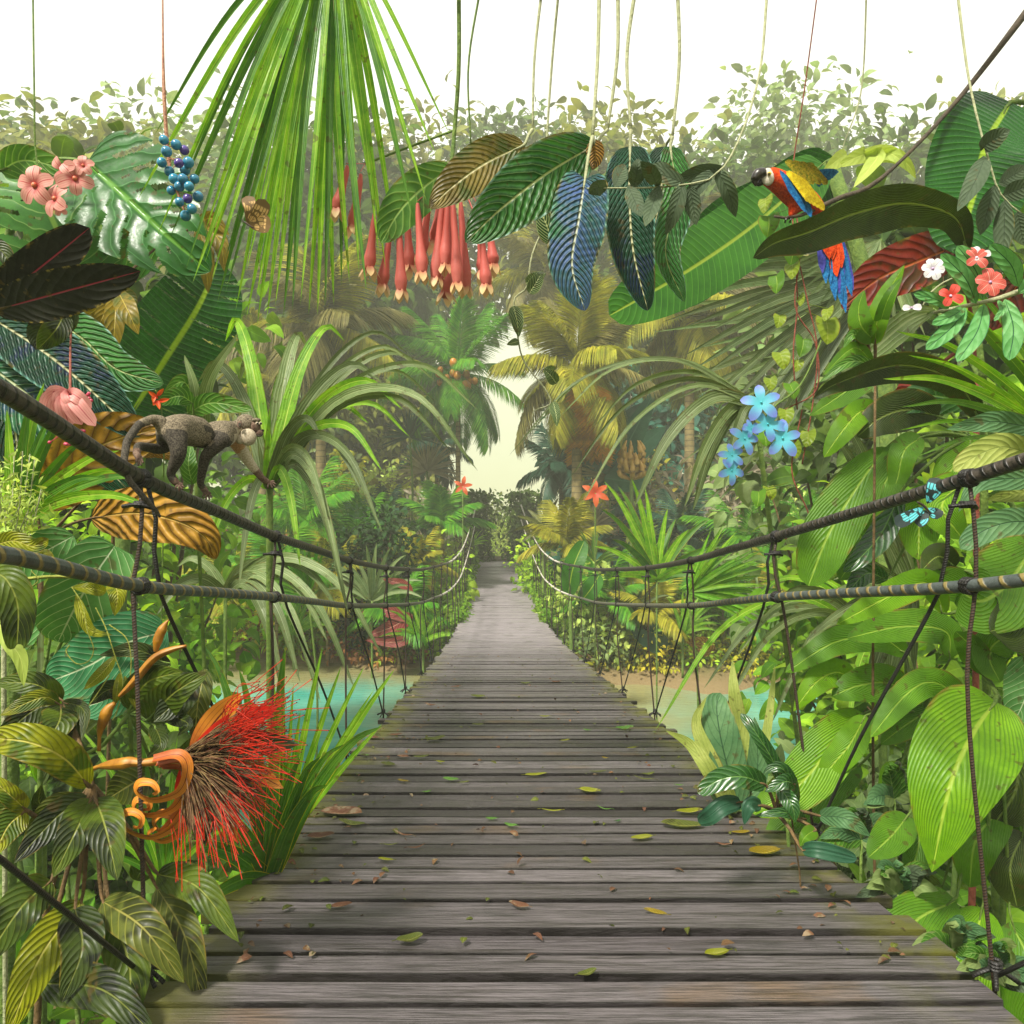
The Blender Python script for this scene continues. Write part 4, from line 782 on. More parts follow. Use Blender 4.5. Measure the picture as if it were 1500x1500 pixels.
# ------------------------------------------------------------------ top left plants
mcut = lambda u, v, sg: ((((u+.12*0)*6-v*1.5+sg*.45) % 1) < .26) & (v > .4) & (u > .1) & (u < .9)
mhole = lambda u, v, sg: mcut(u, v, sg) | ((((u*7-v*1.35+sg*.45+.5) % 1) < .14) & (v > .16) & (v < .3) & (u > .2) & (u < .8))
plant('monstera', 'glossy dark split leaf with holes under the blue berries', 'monstera', g_(60, 4.4), (40, 250, 4), [
  ([(128, 238, 3.7), (185, 290, 3.6), (250, 350, 3.55), (308, 398, 3.6)], 92, 'monstera', dict(prof=(.35, .7), back=.35, n=110, mm=44, cut=mhole, fold=.12, wave=.04, roll=.15)),
  ([(110, 400, 4.1), (85, 340, 4), (60, 290, 4), (20, 240, 4.1)], 95, 'mons2', dict(prof=(.35, .6), back=.3, n=100, mm=40, cut=mhole, fold=.1, roll=-.2)),
  ([(190, 420, 4.3), (150, 340, 4.2), (130, 260, 4.3)], 75, 'mons2', dict(prof='ovate', roll=.3)),
  ([(0, 250, 3.6), (40, 235, 3.5), (120, 255, 3.5)], 22, 'green', dict(prof='ovate'))], sw=.03, stalk=.012, stempts=[(-30, 900, 4.5), (-20, 500, 4.3)])
plant('dark_leaf_plant', 'pair of near-black leaves with crimson midribs at the left edge', 'plant', g_(-60, 2.9), (-30, 455, 2.6), [
  ([(-15, 450, 2.6), (55, 395, 2.5), (131, 334, 2.45)], 32, 'black', dict(prof=(.45, .42), fold=.22, roll=.1)),
  ([(-10, 455, 2.6), (90, 428, 2.4), (206, 397, 2.3)], 35, 'black', dict(prof=(.55, .6), fold=.15, roll=-.15)),
  ([(70, 462, 2.6), (55, 490, 2.6), (53, 513, 2.6)], 16, 'murk2', {}), ([(95, 458, 2.6), (80, 485, 2.55), (55, 512, 2.6)], 18, 'murk', {}), ([(110, 455, 2.6), (95, 478, 2.6), (75, 500, 2.6)], 12, 'murk2', {}),
  ([(-30, 350, 2.8), (5, 370, 2.8), (15, 400, 2.8)], 14, 'murk2', {})], sw=.02, sm='stemb', stempts=[(-90, 900, 2.8), (-60, 600, 2.7)])
plant('lobed_leaf_plant', 'yellow lobed leaf hanging below the near-black leaves', 'plant', g_(150, 4.6), (172, 415, 3.6), [
  ([(168, 425, 3.6), (145, 450, 3.55), (118, 468, 3.6)], 10, 'yellow', dict(prof='lance', stalk=False)), ([(168, 425, 3.6), (150, 465, 3.5), (135, 500, 3.55)], 11, 'yellow', dict(prof='lance', stalk=False)),
  ([(170, 425, 3.6), (168, 470, 3.5), (165, 523, 3.5)], 14, 'yellow', dict(prof='lance', stalk=False)), ([(172, 425, 3.6), (187, 455, 3.5), (203, 490, 3.5)], 15, 'yellow', dict(prof='lance', stalk=False)),
  ([(172, 425, 3.6), (188, 435, 3.6), (200, 450, 3.6)], 11, 'yellow', dict(prof='lance', stalk=False)),
  ([(290, 330, 4), (300, 370, 3.9), (305, 430, 3.9)], 13, 'yellow', dict(prof='lance')), ([(290, 330, 4), (320, 350, 3.9), (330, 400, 3.9)], 12, 'yellow', dict(prof='lance')), ([(290, 330, 4), (310, 320, 3.9), (336, 345, 3.9)], 10, 'yellow', dict(prof='lance'))], sw=.012, sm='stemb')
plant('ribbed_leaf_plant', 'blue green ribbed leaves with pale midribs at the left edge', 'plant', g_(-80, 3.2), (-40, 470, 3.1), [
  ([(-30, 455, 3.1), (50, 505, 3), (120, 560, 2.9), (205, 640, 2.9)], 46, 'ribdark', dict(prof='long', fold=.12, n=90, corr=.025, nv=22, k=.5, roll=.1)),
  ([(60, 458, 3.1), (120, 495, 3), (170, 540, 2.95), (240, 562, 2.9)], 34, 'ribgreen', dict(prof='long', fold=.12, n=90, corr=.03, nv=15, roll=-.1)),
  ([(-40, 520, 3.1), (30, 570, 3.05), (110, 640, 3), (190, 720, 3)], 50, 'ribblue', dict(prof='long', fold=.12, n=90, corr=.02, nv=15)),
  ([(-40, 480, 3.2), (10, 560, 3.2), (30, 700, 3.2)], 40, 'ribdark', dict(prof='long', n=60))], sw=.025, stalk=.01)

# pink orchids
M['pinkp'] = petal('orchid_pink_petal', 'b8323a', 'e8a598', 'c04a4a', lo=.0, hi=.55); M['pinkc'] = plain('orchid_pink_lip', 'c8402c', 'e08a5a')
th = thing('pink_orchid_spray', 'spray of salmon pink orchids at the top left corner', 'orchid', P(48, -25, 2.75))
mb = MB(); tube(mb, [P(48, -25, 2.75), P(50, 120, 2.7), P(52, 220, 2.7), P(62, 262, 2.7), P(86, 290, 2.7)], .0035, 16, 6); tube(mb, [P(56, 235, 2.7), P(75, 255, 2.7), P(100, 262, 2.68)], .003, 8, 6); mb.build('stem', M['stemg'], th)
for (x, y, r, a, n) in ((52, 272, 30, .3, 5), (92, 248, 24, .9, 3), (110, 262, 26, -.4, 5), (82, 292, 26, 1.3, 5), (56, 252, 9, 0, 5), (122, 243, 17, .2, 5), (88, 306, 11, 0, 5), (128, 300, 0, 0, 0)):
    if n: mb = MB(); flower(mb, P(x, y, 2.66), r*2.66/F, n, (R.uniform(-.5, .5), -1, R.uniform(-.2, .3)), (.7, .45), .36, a, 0, .3, .35, 1, .14); mb.build('flower', [M['pinkp'], M['pinkc']], th)
# blue berries
M['berry'] = plain('berry_blue', '1f6f96', '3596b8', .18, 25, spec=.7); M['berryp'] = plain('berry_violet', '3a2a80', '5a3f9a', .18, 25, spec=.7); M['berrystem'] = plain('berry_stem', 'c8926a', '7a3a20', .6, 150)
th = thing('berry_cluster', 'hanging cluster of shiny blue berries above the split leaf', 'berries', P(238, -25, 2.75))
mb = MB(); tube(mb, [P(238, -25, 2.75), P(240, 130, 2.7), P(248, 240, 2.7), P(258, 275, 2.68), P(272, 315, 2.68)], [.003, .004, .007, .007, .004], 30, 8); mb.build('stem', M['berrystem'], th)
for i, (x, y) in enumerate(((237, 238), (248, 251), (262, 239), (276, 238), (271, 249), (268, 262), (263, 273), (251, 279), (277, 273), (275, 291), (290, 288), (263, 296), (281, 306), (272, 316), (244, 222), (258, 212), (270, 220), (240, 205), (255, 262), (285, 262))):
    q = P(x, y, 2.66+.025*math.sin(i*2.1)); mb = MB(); ball(mb, q, R.uniform(.0165, .0205)*.95, 0, 12); o = mb.build('berry', M['berryp'] if i in (2, 9, 16) else M['berry'], th)
    mb = MB(); tube(mb, [P(244+(y-205)*.24, y-6, 2.7), q], .002, 4, 5); mb.build('stalk', M['berrystem'], o)

# hanging palm blades
th = thing('hanging_palm', 'hanging fan of long narrow bright green palm blades at the top', 'palm', P(492, 60, 3.1))
hubp = P(488, -130, 3.05); mb = MB(); tube(mb, [P(530, -420, 3.3), P(500, -240, 3.15), hubp], [.022, .012], 12, 8); mb.build('leaf_stalk', M['stemg'], th)
tips = [(248, 350, 7), (282, 415, 8), (300, 385, 7), (318, 445, 7), (345, 455, 7), (390, 472, 8), (415, 465, 8), (452, 462, 8), (440, 448, 6), (476, 452, 7), (489, 448, 9), (512, 415, 8), (537, 430, 8), (565, 395, 7), (580, 365, 7), (605, 320, 7), (625, 296, 6), (228, 350, 5), (262, 285, 5), (200, 295, 6), (360, 400, 6), (330, 380, 7), (375, 440, 6), (640, 230, 5), (272, 395, 6), (300, 340, 6), (555, 375, 6), (330, 430, 6), (360, 470, 7), (376, 480, 7), (428, 455, 8), (403, 450, 7), (465, 462, 8), (500, 420, 7), (526, 400, 7), (660, 200, 4), (225, 200, 5), (548, 300, 6), (310, 410, 6)]
for i, (x, y, w) in enumerate(tips):
    e_ = P(x, y, 3.05-.25*math.sin(i*1.7)); m_ = hubp.lerp(e_, .5)+Vector((.02*math.sin(i), -.03, .05*abs(x-480)/260+.01)); mb = MB()
    leaf(mb, [hubp, m_, e_], w*3/F*.92, (.35, .8), fold=.45, n=18, mm=4, roll=R.uniform(-.5, .5), seed=i); mb.build('blade', M['blade' if i % 3 else 'bladedark'], th)

# leaves hanging at the top centre
plant('broad_leaf_twig', 'plain green pointed leaf left of the tan ribbed leaf', 'leaf', (705, -25, 3.12), (690, 215, 3.2), [([(664, 244, 3.15), (620, 275, 3.1), (585, 310, 3.05), (558, 356, 3.05)], 31, 'green', dict(prof=(.55, .6), fold=.1))], sw=.005)
plant('tan_leaf_twig', 'tan ribbed leaf with a cream midrib above the red tubular flowers', 'leaf', (795, -25, 3.08), (780, 190, 3.05), [([(768, 212, 3.0), (710, 240, 2.95), (665, 272, 2.95), (629, 305, 2.95)], 33, 'tan', dict(prof=(.5, .7), fold=.15, n=80, corr=.02, nv=16, roll=-.1))], sw=.006, sm='stempale')
plant('ribbed_leaf_twig', 'large green ribbed leaf slanting down left of the violet blue leaf', 'leaf', (905, -25, 3), (890, 190, 2.95), [([(872, 212, 2.9), (800, 255, 2.85), (735, 305, 2.8), (682, 355, 2.8)], 46, 'ribgreen', dict(prof=(.5, .65), fold=.15, n=90, corr=.03, nv=18, roll=.1))], sw=.008, sm='stempale')
plant('violet_leaf_twig', 'hanging ribbed leaf flushed violet blue in its lower half', 'leaf', (878, -25, 3), (868, 200, 2.85), [
  ([(857, 262, 2.75), (848, 320, 2.7), (838, 390, 2.7), (857, 455, 2.7)], 41, 'blueleaf', dict(prof=(.32, .6), back=.75, fold=.12, n=100, corr=.025, nv=18)),
  ([(870, 205, 2.85), (872, 230, 2.85), (868, 250, 2.85)], 13, 'gold', dict(label='small tan bract at the stem'))], sw=.008, sm='stempale')
plant('dark_ribbed_twig', 'dark blue green ribbed leaf hanging right of the violet blue leaf', 'leaf', (932, -25, 3.03), (924, 190, 2.95), [([(923, 215, 2.95), (922, 290, 2.85), (928, 370, 2.8), (949, 455, 2.8)], 37, 'ribdark', dict(prof=(.32, .55), fold=.12, n=100, corr=.03, nv=22))], sw=.008, sm='stempale')
plant('green_ribbed_twig', 'narrow bright green ribbed leaf curling behind the dark ribbed one', 'leaf', (992, -25, 3.08), (985, 200, 3.05), [([(982, 215, 3.05), (990, 290, 3), (975, 370, 2.95), (1002, 442, 2.95)], 27, 'ribgreen', dict(prof=(.35, .6), fold=.25, n=90, corr=.03, nv=20, roll=.5)),
  ([(975, 215, 3.15), (965, 300, 3.15), (950, 360, 3.1)], 30, 'ribdark', dict(prof=(.35, .6), n=60, nv=20))], sw=.008, sm='stempale')
# sage sprigs
def sprig(label, stem, leaves, w, mat='sage', name='leafy_sprig', d=2.6):
    th = thing(name, label, 'sprig', P(*stem[0])); mb = MB(); tube(mb, [P(*q) for q in stem], [.005, .0025], 20, 6); mb.build('stem', M['stempale'], th)
    sp_ = spline([P(*q) for q in stem], 60)
    for i, (x0, y0, x1, y1) in enumerate(leaves):
        a = P(x0, y0, stem[-1][2]); k = np.argmin(np.linalg.norm(sp_-np.array(a), axis=1)); e_ = P(x1, y1, stem[-1][2]-R.uniform(-.08, .12)); mb = MB(); a0 = Vector(sp_[k])
        leaf(mb, [a0, a0.lerp(a, .9), a.lerp(e_, .5)+Vector((0, -.02, 0)), e_] if (a0-a).length > .01 else [a, a.lerp(e_, .5), e_], w*stem[-1][2]/F, 'lance', fold=.18, n=16, mm=6, roll=R.uniform(-.4, .4), seed=i); mb.build('leaf', M[mat], th)
    return th
sprig('sprig of dull sage green pointed leaves across the dark ribbed leaves', [(1125, -25, 2.7), (1110, 120, 2.6), (1060, 245, 2.5), (990, 272, 2.5), (860, 276, 2.5)], [
 (1060, 245, 990, 262), (1040, 255, 1000, 300), (1010, 270, 1020, 330), (1000, 272, 975, 345), (966, 272, 945, 332), (920, 272, 940, 318), (930, 268, 935, 232), (962, 270, 938, 236), (900, 274, 915, 240), (985, 262, 950, 245), (885, 275, 862, 284), (1050, 250, 1078, 318), (1000, 268, 940, 255)], 12)
sprig('sprig of sage green pointed leaves at the top right corner', [(1400, -30, 2.5), (1420, 120, 2.4), (1450, 240, 2.35), (1470, 290, 2.35), (1520, 330, 2.35)], [
 (1442, 232, 1402, 310), (1458, 270, 1436, 345), (1472, 292, 1470, 380), (1462, 270, 1505, 245), (1475, 285, 1515, 272), (1490, 310, 1500, 360), (1440, 215, 1480, 190)], 14)
# red tubular flowers
M['tubered'] = petal('tube_flower_red', 'e06a60', 'f0a094', lo=.0, hi=.9); M['tubetip'] = petal('tube_flower_lip', 'e07868', 'ecc890', lo=.05, hi=.7)
th = thing('tubular_flowers', 'cluster of long hanging red tubular flowers with cream lips', 'flowers', P(672, -25, 3.15))
mb = MB(); tube(mb, [P(672, -25, 3.15), P(672, 100, 3.2), P(665, 200, 3.25), P(660, 255, 3.2)], .009, 10, 8); tube(mb, [P(668, 190, 3.25), P(600, 215, 3.3), P(535, 240, 3.3)], .005, 10, 6); mb.build('stem', M['stemg'], th)
for i, (x0, y0, x1, y1) in enumerate(((548, 320, 540, 398), (570, 350, 559, 422), (585, 338, 588, 433), (597, 325, 600, 395), (628, 300, 616, 377), (612, 305, 619, 407), (645, 292, 636, 358), (648, 296, 637, 417), (656, 294, 651, 395), (662, 298, 652, 443), (664, 300, 671, 425), (675, 300, 683, 431), (703, 345, 708, 401), (706, 350, 713, 422), (718, 340, 723, 390), (528, 262, 516, 337), (508, 250, 492, 310))):
    d = 3.15+.08*math.sin(i*2.3); a, b = P(x0, y0, d), P(x1, y1, d); q = d/F; L = (b-a); up = P(663+(x0-650)*.15, 255, 3.2) if x0 > 535 else P(535, 240, 3.3)
    mb = MB(); tube(mb, [up, a+Vector((0, 0, .03))], .0018, 6, 5); tube(mb, [a+Vector((0, 0, .02)), a, a+L*.4, a+L*.72, a+L*.8, a+L*.88, a+L*.95], np.array([2.2, 4.2, 5.0, 5.6, 7.5, 9.5, 6.5])*q*1.0, 22, 12)
    for k_ in range(5):
        an = k_*1.257+i; dv = Vector((math.cos(an), math.sin(an), 0)); op = 1.0 if i % 3 else 2.0; p0 = a+L*.88+dv*5*q
        leaf(mb, [p0, p0+Vector((0, 0, -8*q))+dv*2*q*op, p0+Vector((0, 0, -21*q))+dv*6*q*op], 6*q, 'lance', nrm=tuple(dv), n=6, mm=2, m=1)
    if i % 4 == 0: tube(mb, [a+L*.9, a+L*1.12], .0012, 4, 5); ball(mb, a+L*1.13, .004, 1, 5)
    mb.build('flower', [M['tubered'], M['tubetip']], th)

# striped leaf vine
vine = [(820, -30, 3.4), (808, 100, 3.5), (800, 240, 3.5), (808, 300, 3.45), (780, 372, 3.4), (772, 420, 3.4), (753, 440, 3.4), (758, 490, 3.4), (768, 530, 3.4), (800, 572, 3.4), (806, 592, 3.4), (782, 602, 3.4), (780, 620, 3.4)]
th = thing('striped_vine', 'hanging vine with small striped cream and green leaves left of the yellow palm', 'vine', P(*vine[0]))
mb = MB(); tube(mb, [P(*q) for q in vine], [.006, .005, .004, .003], 80, 6); mb.build('stem', M['stempale'], th)
for i, (x0, y0, x1, y1, w) in enumerate(((810, 358, 788, 302, 14), (812, 355, 835, 330, 10), (775, 430, 795, 396, 9), (752, 448, 760, 494, 9), (810, 545, 797, 540, 7), (815, 562, 796, 540, 8), (810, 588, 816, 625, 7), (815, 300, 850, 270, 12), (770, 415, 800, 400, 8), (890, 345, 870, 330, 14), (760, 500, 742, 505, 5), (800, 250, 775, 280, 10), (805, 235, 835, 215, 10))):
    if x0 == 890: continue
    mb = MB(); a, b = P(x0, y0, 3.38), P(x1, y1, 3.34); leaf(mb, [a, a.lerp(b, .5)+Vector((.004, -.01, 0)), b], w*1.15*3.38/F, 'ovate', n=16, mm=6, seed=i, roll=R.uniform(-.3, .3)); mb.build('leaf', M['striped'], th)

# big leaves top right
plant('canna', 'very broad dark green leaf hanging at the top right', 'canna plant', g_(1560, 4), (1560, 170, 3.7), [
  ([(1480, 150, 3.6), (1445, 210, 3.5), (1425, 290, 3.5), (1400, 372, 3.5)], 72, 'bananahi', dict(prof=(.3, .4), fold=.1, n=40, roll=.15)),
  ([(1520, 150, 3.7), (1530, 220, 3.6), (1510, 330, 3.6)], 60, 'lime2', dict(prof='ovate', roll=.3))], sw=.03, stalk=.012, stempts=[(1640, 700, 3.9), (1560, 300, 3.8)])
plant('arching_leaf_plant', 'big dark leaf arching left over the rust red leaf', 'plant', g_(1480, 3.4), (1440, 560, 3), [
  ([(1418, 368, 2.95), (1398, 318, 2.9), (1330, 298, 2.85), (1255, 312, 2.8), (1185, 340, 2.75), (1135, 356, 2.75), (1103, 378, 2.75)], 36, 'darkarch', dict(prof=(.55, .6), fold=.3, n=60, roll=.55, wave=.08)),
  ([(1440, 620, 3), (1400, 560, 2.9), (1320, 535, 2.8), (1230, 560, 2.75), (1190, 585, 2.75)], 26, 'darkarch', dict(prof=(.6, .7), fold=.3, n=50, roll=.5)),
  ([(1370, 455, 3.2), (1330, 470, 3.1), (1270, 520, 3), (1232, 545, 3)], 20, 'bladegrey', dict(prof='lance', roll=.3))], sw=.02, stalk=.012)
plant('rust_leaf_plant', 'rust red broad leaves behind the white orchid', 'plant', g_(1420, 4.2), (1430, 500, 3.8), [
  ([(1400, 362, 3.7), (1340, 385, 3.6), (1285, 410, 3.6), (1233, 452, 3.6)], 38, 'rust', dict(prof=(.4, .55), fold=.12, wave=.1, n=50, corr=.03, nv=10)),
  ([(1370, 540, 3.9), (1340, 575, 3.8), (1298, 600, 3.8)], 32, 'rust', dict(prof='ovate')), ([(1500, 400, 3.8), (1470, 450, 3.8), (1430, 490, 3.8)], 26, 'rust', dict(prof='ovate'))], sw=.02, stalk=.01, sm='stemr')
plant('shrub_sprout', 'upright shoot of bright glossy leaves below the parrot tail', 'plant', g_(1290, 3.4), (1282, 560, 2.9), [
  ([(1282, 505, 2.85), (1285, 470, 2.8), (1300, 430, 2.8), (1325, 388, 2.8)], 15, 'lime', dict(prof='ovate')), ([(1282, 500, 2.85), (1262, 478, 2.8), (1258, 450, 2.8), (1266, 425, 2.8)], 17, 'lime2', dict(prof='ovate')),
  ([(1282, 500, 2.85), (1300, 440, 2.75), (1322, 405, 2.75)], 10, 'lime2', {}), ([(1278, 530, 2.9), (1250, 510, 2.85), (1205, 550, 2.8)], 10, 'lime2', {}), ([(1280, 535, 2.9), (1245, 530, 2.8), (1200, 560, 2.8)], 9, 'green', {}), ([(1270, 500, 2.9), (1250, 490, 2.8), (1235, 510, 2.8)], 10, 'green', {})], sw=.007, sm='stemb')
blades('long_blade_clump', 'long bright yellow green blades sweeping in from the right edge', 'plant', 1600, 700, 2.7, [(1312, 485, 2.4, 8), (1345, 418, 2.5, 9), (1293, 555, 2.3, 9), (1320, 596, 2.3, 7), (1370, 430, 2.6, 9), (1345, 668, 2.3, 5), (1318, 630, 2.4, 5), (1400, 400, 2.7, 7), (1330, 520, 2.6, 8), (1370, 740, 2.4, 5)], 8, ['blade', 'lime2'], root=g_(1640, 2.9), arch=.12, n=24, stem=.03)

# white and red orchid sprig with light green leaves
th = thing('orchid_sprig', 'light green leafy sprig bearing white and red orchids at the right edge', 'orchid', P(1560, 380, 2.3))
mb = MB(); tube(mb, [P(1600, 400, 2.3), P(1500, 425, 2.2), (P(1460, 438, 2.2)), P(1415, 448, 2.2), P(1368, 458, 2.2), P(1395, 453, 2.2)][:5], [.011, .008, .005], 24, 8); tube(mb, [P(1470, 425, 2.2), P(1430, 403, 2.2), P(1390, 410, 2.2), P(1362, 430, 2.2), P(1352, 448, 2.2)], .0028, 16, 6); mb.build('stem', M['stempale'], th)
for i, (x0, y0, x1, y1, w) in enumerate(((1492, 420, 1450, 358, 13), (1440, 440, 1402, 360, 14), (1430, 445, 1378, 372, 12), (1390, 452, 1338, 430, 8), (1412, 450, 1365, 475, 9), (1414, 450, 1356, 512, 12), (1442, 445, 1402, 530, 13), (1472, 438, 1478, 528, 14), (1492, 430, 1520, 380, 11), (1500, 425, 1520, 460, 11), (1462, 440, 1456, 470, 5))):
    mb = MB(); a, b = P(x0, y0, 2.18), P(x1, y1, 2.14); leaf(mb, [a, a.lerp(b, .5)+Vector((.012, -.01, 0)), b], w*2.18/F, (.6, .5), n=20, mm=8, wave=.08, seed=i, roll=R.uniform(-.2, .2)); mb.build('leaf', M['pinkgreen'], th)
M['whitep'] = petal('orchid_white_petal', 'c9b8d0', 'f0eeee', 'b09ab8', lo=0, hi=.4); M['redp'] = petal('orchid_red_petal', 'd83a2a', 'e0584a', 'b02a22'); M['coralp'] = petal('orchid_coral_petal', 'e0685a', 'd8584c', 'f0b0a0')
M['lipw'] = plain('orchid_lip', 'e8d8e8', 'b890b8')
for (x, y, r, n, mt, a, lb) in ((1366, 394, 17, 6, 'whitep', .2, 'white orchid with open petals'), (1335, 451, 13, 2, 'whitep', .0, 'white bud at the lowest tip'), (1392, 434, 18, 4, 'redp', .5, 'deep red orchid'), (1450, 414, 21, 6, 'coralp', .3, 'coral orchid with six petals'), (1430, 378, 18, 4, 'coralp', .9, 'coral and white orchid at the top'), (1436, 374, 15, 3, 'whitep', -1.2, None)):
    mb = MB(); flower(mb, P(x, y, 2.13), r*2.13/F, n, (-.2, -1, .1), (.7, .4), .36, a, 0, .3, .25, 1, .12); o = mb.build('flower', [M[mt], M['lipw']], th)
    if lb: o['label'] = lb

# heart-leaf vine
th = thing('heart_leaf_vine', 'trailing vine with small heart shaped leaves hanging below the parrot', 'vine', P(1165, 170, 3.5))
mb = MB()
for pts in ([(1200, -30, 3.4), (1180, 120, 3.5), (1160, 260, 3.5), (1163, 350, 3.45), (1168, 440, 3.45), (1162, 520, 3.4), (1168, 600, 3.4)], [(1165, 300, 3.5), (1172, 370, 3.4), (1165, 450, 3.4), (1195, 505, 3.4), (1192, 580, 3.4), (1175, 680, 3.4)], [(1172, 390, 3.4), (1185, 450, 3.4), (1196, 500, 3.4), (1196, 570, 3.4), (1150, 600, 3.4)], [(1175, 600, 3.4), (1160, 690, 3.4), (1185, 760, 3.4), (1150, 790, 3.4)]):
    tube(mb, [P(*q) for q in pts], .0032, 40, 5)
mb.build('stem', M['stemr'], th)
for i, (x, y, r) in enumerate(((1125, 330, 16), (1120, 300, 12), (1162, 345, 14), (1160, 370, 17), (1172, 365, 12), (1160, 395, 13), (1137, 415, 14), (1140, 470, 10), (1211, 484, 19), (1174, 508, 14), (1145, 527, 13), (1167, 535, 9), (1160, 572, 12), (1128, 562, 10), (1182, 642, 12), (1160, 690, 9), (1165, 660, 11), (1128, 722, 10), (1110, 730, 12), (1180, 790, 7), (1150, 610, 12), (1120, 640, 13), (1210, 460, 10), (1172, 440, 8), (1187, 780, 7))):
    mb = MB(); d = 3.4+.06*math.sin(i*3.1); sx_ = R.uniform(-.4, .4); a = P(x+sx_*8, y-r*.8, d); b = P(x-sx_*8, y+r*1.1, d-.03)
    leaf(mb, [a, a.lerp(b, .5)+Vector((0, -.012, 0)), b], r*.95*d/F, 'heart', back=.95, n=14, mm=8, fold=.15, roll=R.uniform(-.5, .5), seed=i); tube(mb, [a, P(1167+(x-1167)*.3, y-r*1.5, 3.43)], .0018, 5, 5); mb.build('leaf', M['heart' if i % 3 else 'lime2'], th)
# pale narrow leaves above the parrot branch
sprig('pale green wavy leaves hanging right of the parrot', [(1270, -30, 3.5), (1262, 130, 3.6), (1235, 215, 3.55), (1240, 235, 3.55)], [(1240, 225, 1205, 252), (1290, 225, 1250, 275), (1270, 225, 1225, 245), (1310, 225, 1342, 262), (1300, 222, 1328, 250)], 11, 'fpale', 'wavy_leaf_sprig')

# blue star flowers
M['bluep'] = petal('star_flower_blue', '6ad8e8', '8a96f0', lo=.1, hi=1.05, tr=.4); M['bluec'] = plain('star_flower_heart', '3ab8c8', '58d0d8')
th = thing('blue_flower_spray', 'spray of five petalled turquoise blue star flowers', 'flowers', P(1150, 560, 3.2))
mb = MB(); tube(mb, [P(1215, 470, 3.4), P(1175, 560, 3.25), P(1130, 600, 3.1), P(1085, 660, 3.05), P(1072, 690, 3.05)], .004, 20, 6); mb.build('stem', M['stemg'], th)
for (x, y, r, a) in ((1115, 590, 31, .2), (1124, 622, 29, .8), (1146, 642, 30, .35), (1090, 643, 25, .6), (1072, 667, 20, .1), (1071, 689, 22, .9), (1100, 628, 14, 0)):
    mb = MB(); flower(mb, P(x, y, 3.0), r*3/F, 5, (R.uniform(-.3, .3), -1, R.uniform(0, .3)), (.7, .55), .25, a, 0, .15, .2, 1, .06); mb.build('flower', [M['bluep'], M['bluec']], th)
#@@PART4
# ------------------------------------------------------------------ left side, middle
plant('golden_leaf_plant', 'two large golden brown leaves with deep ribs under the monkey', 'plant', g_(60, 3.4), (60, 800, 3.1), [
  ([(55, 745, 3.05), (100, 690, 2.95), (155, 650, 2.9), (232, 628, 2.9)], 50, 'gold', dict(prof=(.5, .5), fold=.12, n=90, corr=.035, nv=11, roll=-.1)),
  ([(134, 759, 2.9), (200, 752, 2.8), (262, 765, 2.75), (300, 788, 2.75), (317, 819, 2.8)], 40, 'gold', dict(prof=(.6, .75), fold=.15, n=90, corr=.035, nv=13, roll=.1)),
  ([(205, 665, 3.1), (230, 662, 3.05), (267, 676, 3.05)], 9, 'gold', {})], sw=.014, sm='stemb')
# hanging pink flower
M['medp'] = petal('bract_pink', 'd87a80', 'f0a8a0', 'c8606a', lo=0, hi=.5); M['medb'] = plain('bud_pink', 'b82a4a', 'd8486a', .35, 60)
th = thing('hanging_pink_flower', 'hanging pink bract flower with crimson beads in front of the ribbed leaves', 'flower', P(103, 400, 2.2))
mb = MB(); tube(mb, [P(112, 395, 2.8), P(104, 490, 2.65), P(103, 540, 2.4), P(103, 580, 2.15)], [.003, .004], 16, 6); mb.build('stem', M['stemr'], th)
for i, (x, y, w) in enumerate(((66, 604, 11), (84, 620, 12), (120, 622, 12), (140, 624, 11), (74, 588, 9), (134, 598, 10), (102, 626, 12), (92, 606, 11), (118, 604, 11))):
    mb = MB(); a, b = P(103, 578, 2.15), P(x, y, 2.13); leaf(mb, [a, a.lerp(b, .5)+Vector((0, -.03, .014)), b], w*2.15/F, (.5, .4), n=12, mm=6, seed=i, wave=.05); mb.build('bract', M['medp'], th)
for i in range(26):
    mb = MB(); a = P(104, 622, 2.15); q = P(104+R.gauss(0, 13), 640+R.uniform(-12, 16), 2.15+R.uniform(-.02, .02)) if i > 7 else P(130+R.gauss(0, 5), 583+R.gauss(0, 5), 2.15); a = a if i > 7 else P(106, 580, 2.15)
    tube(mb, [a, a.lerp(q, .5)+Vector((0, 0, -.004)), q], .0013, 5, 5); ball(mb, q, .0052, 0, 6); mb.build('bud', M['medb'], th)
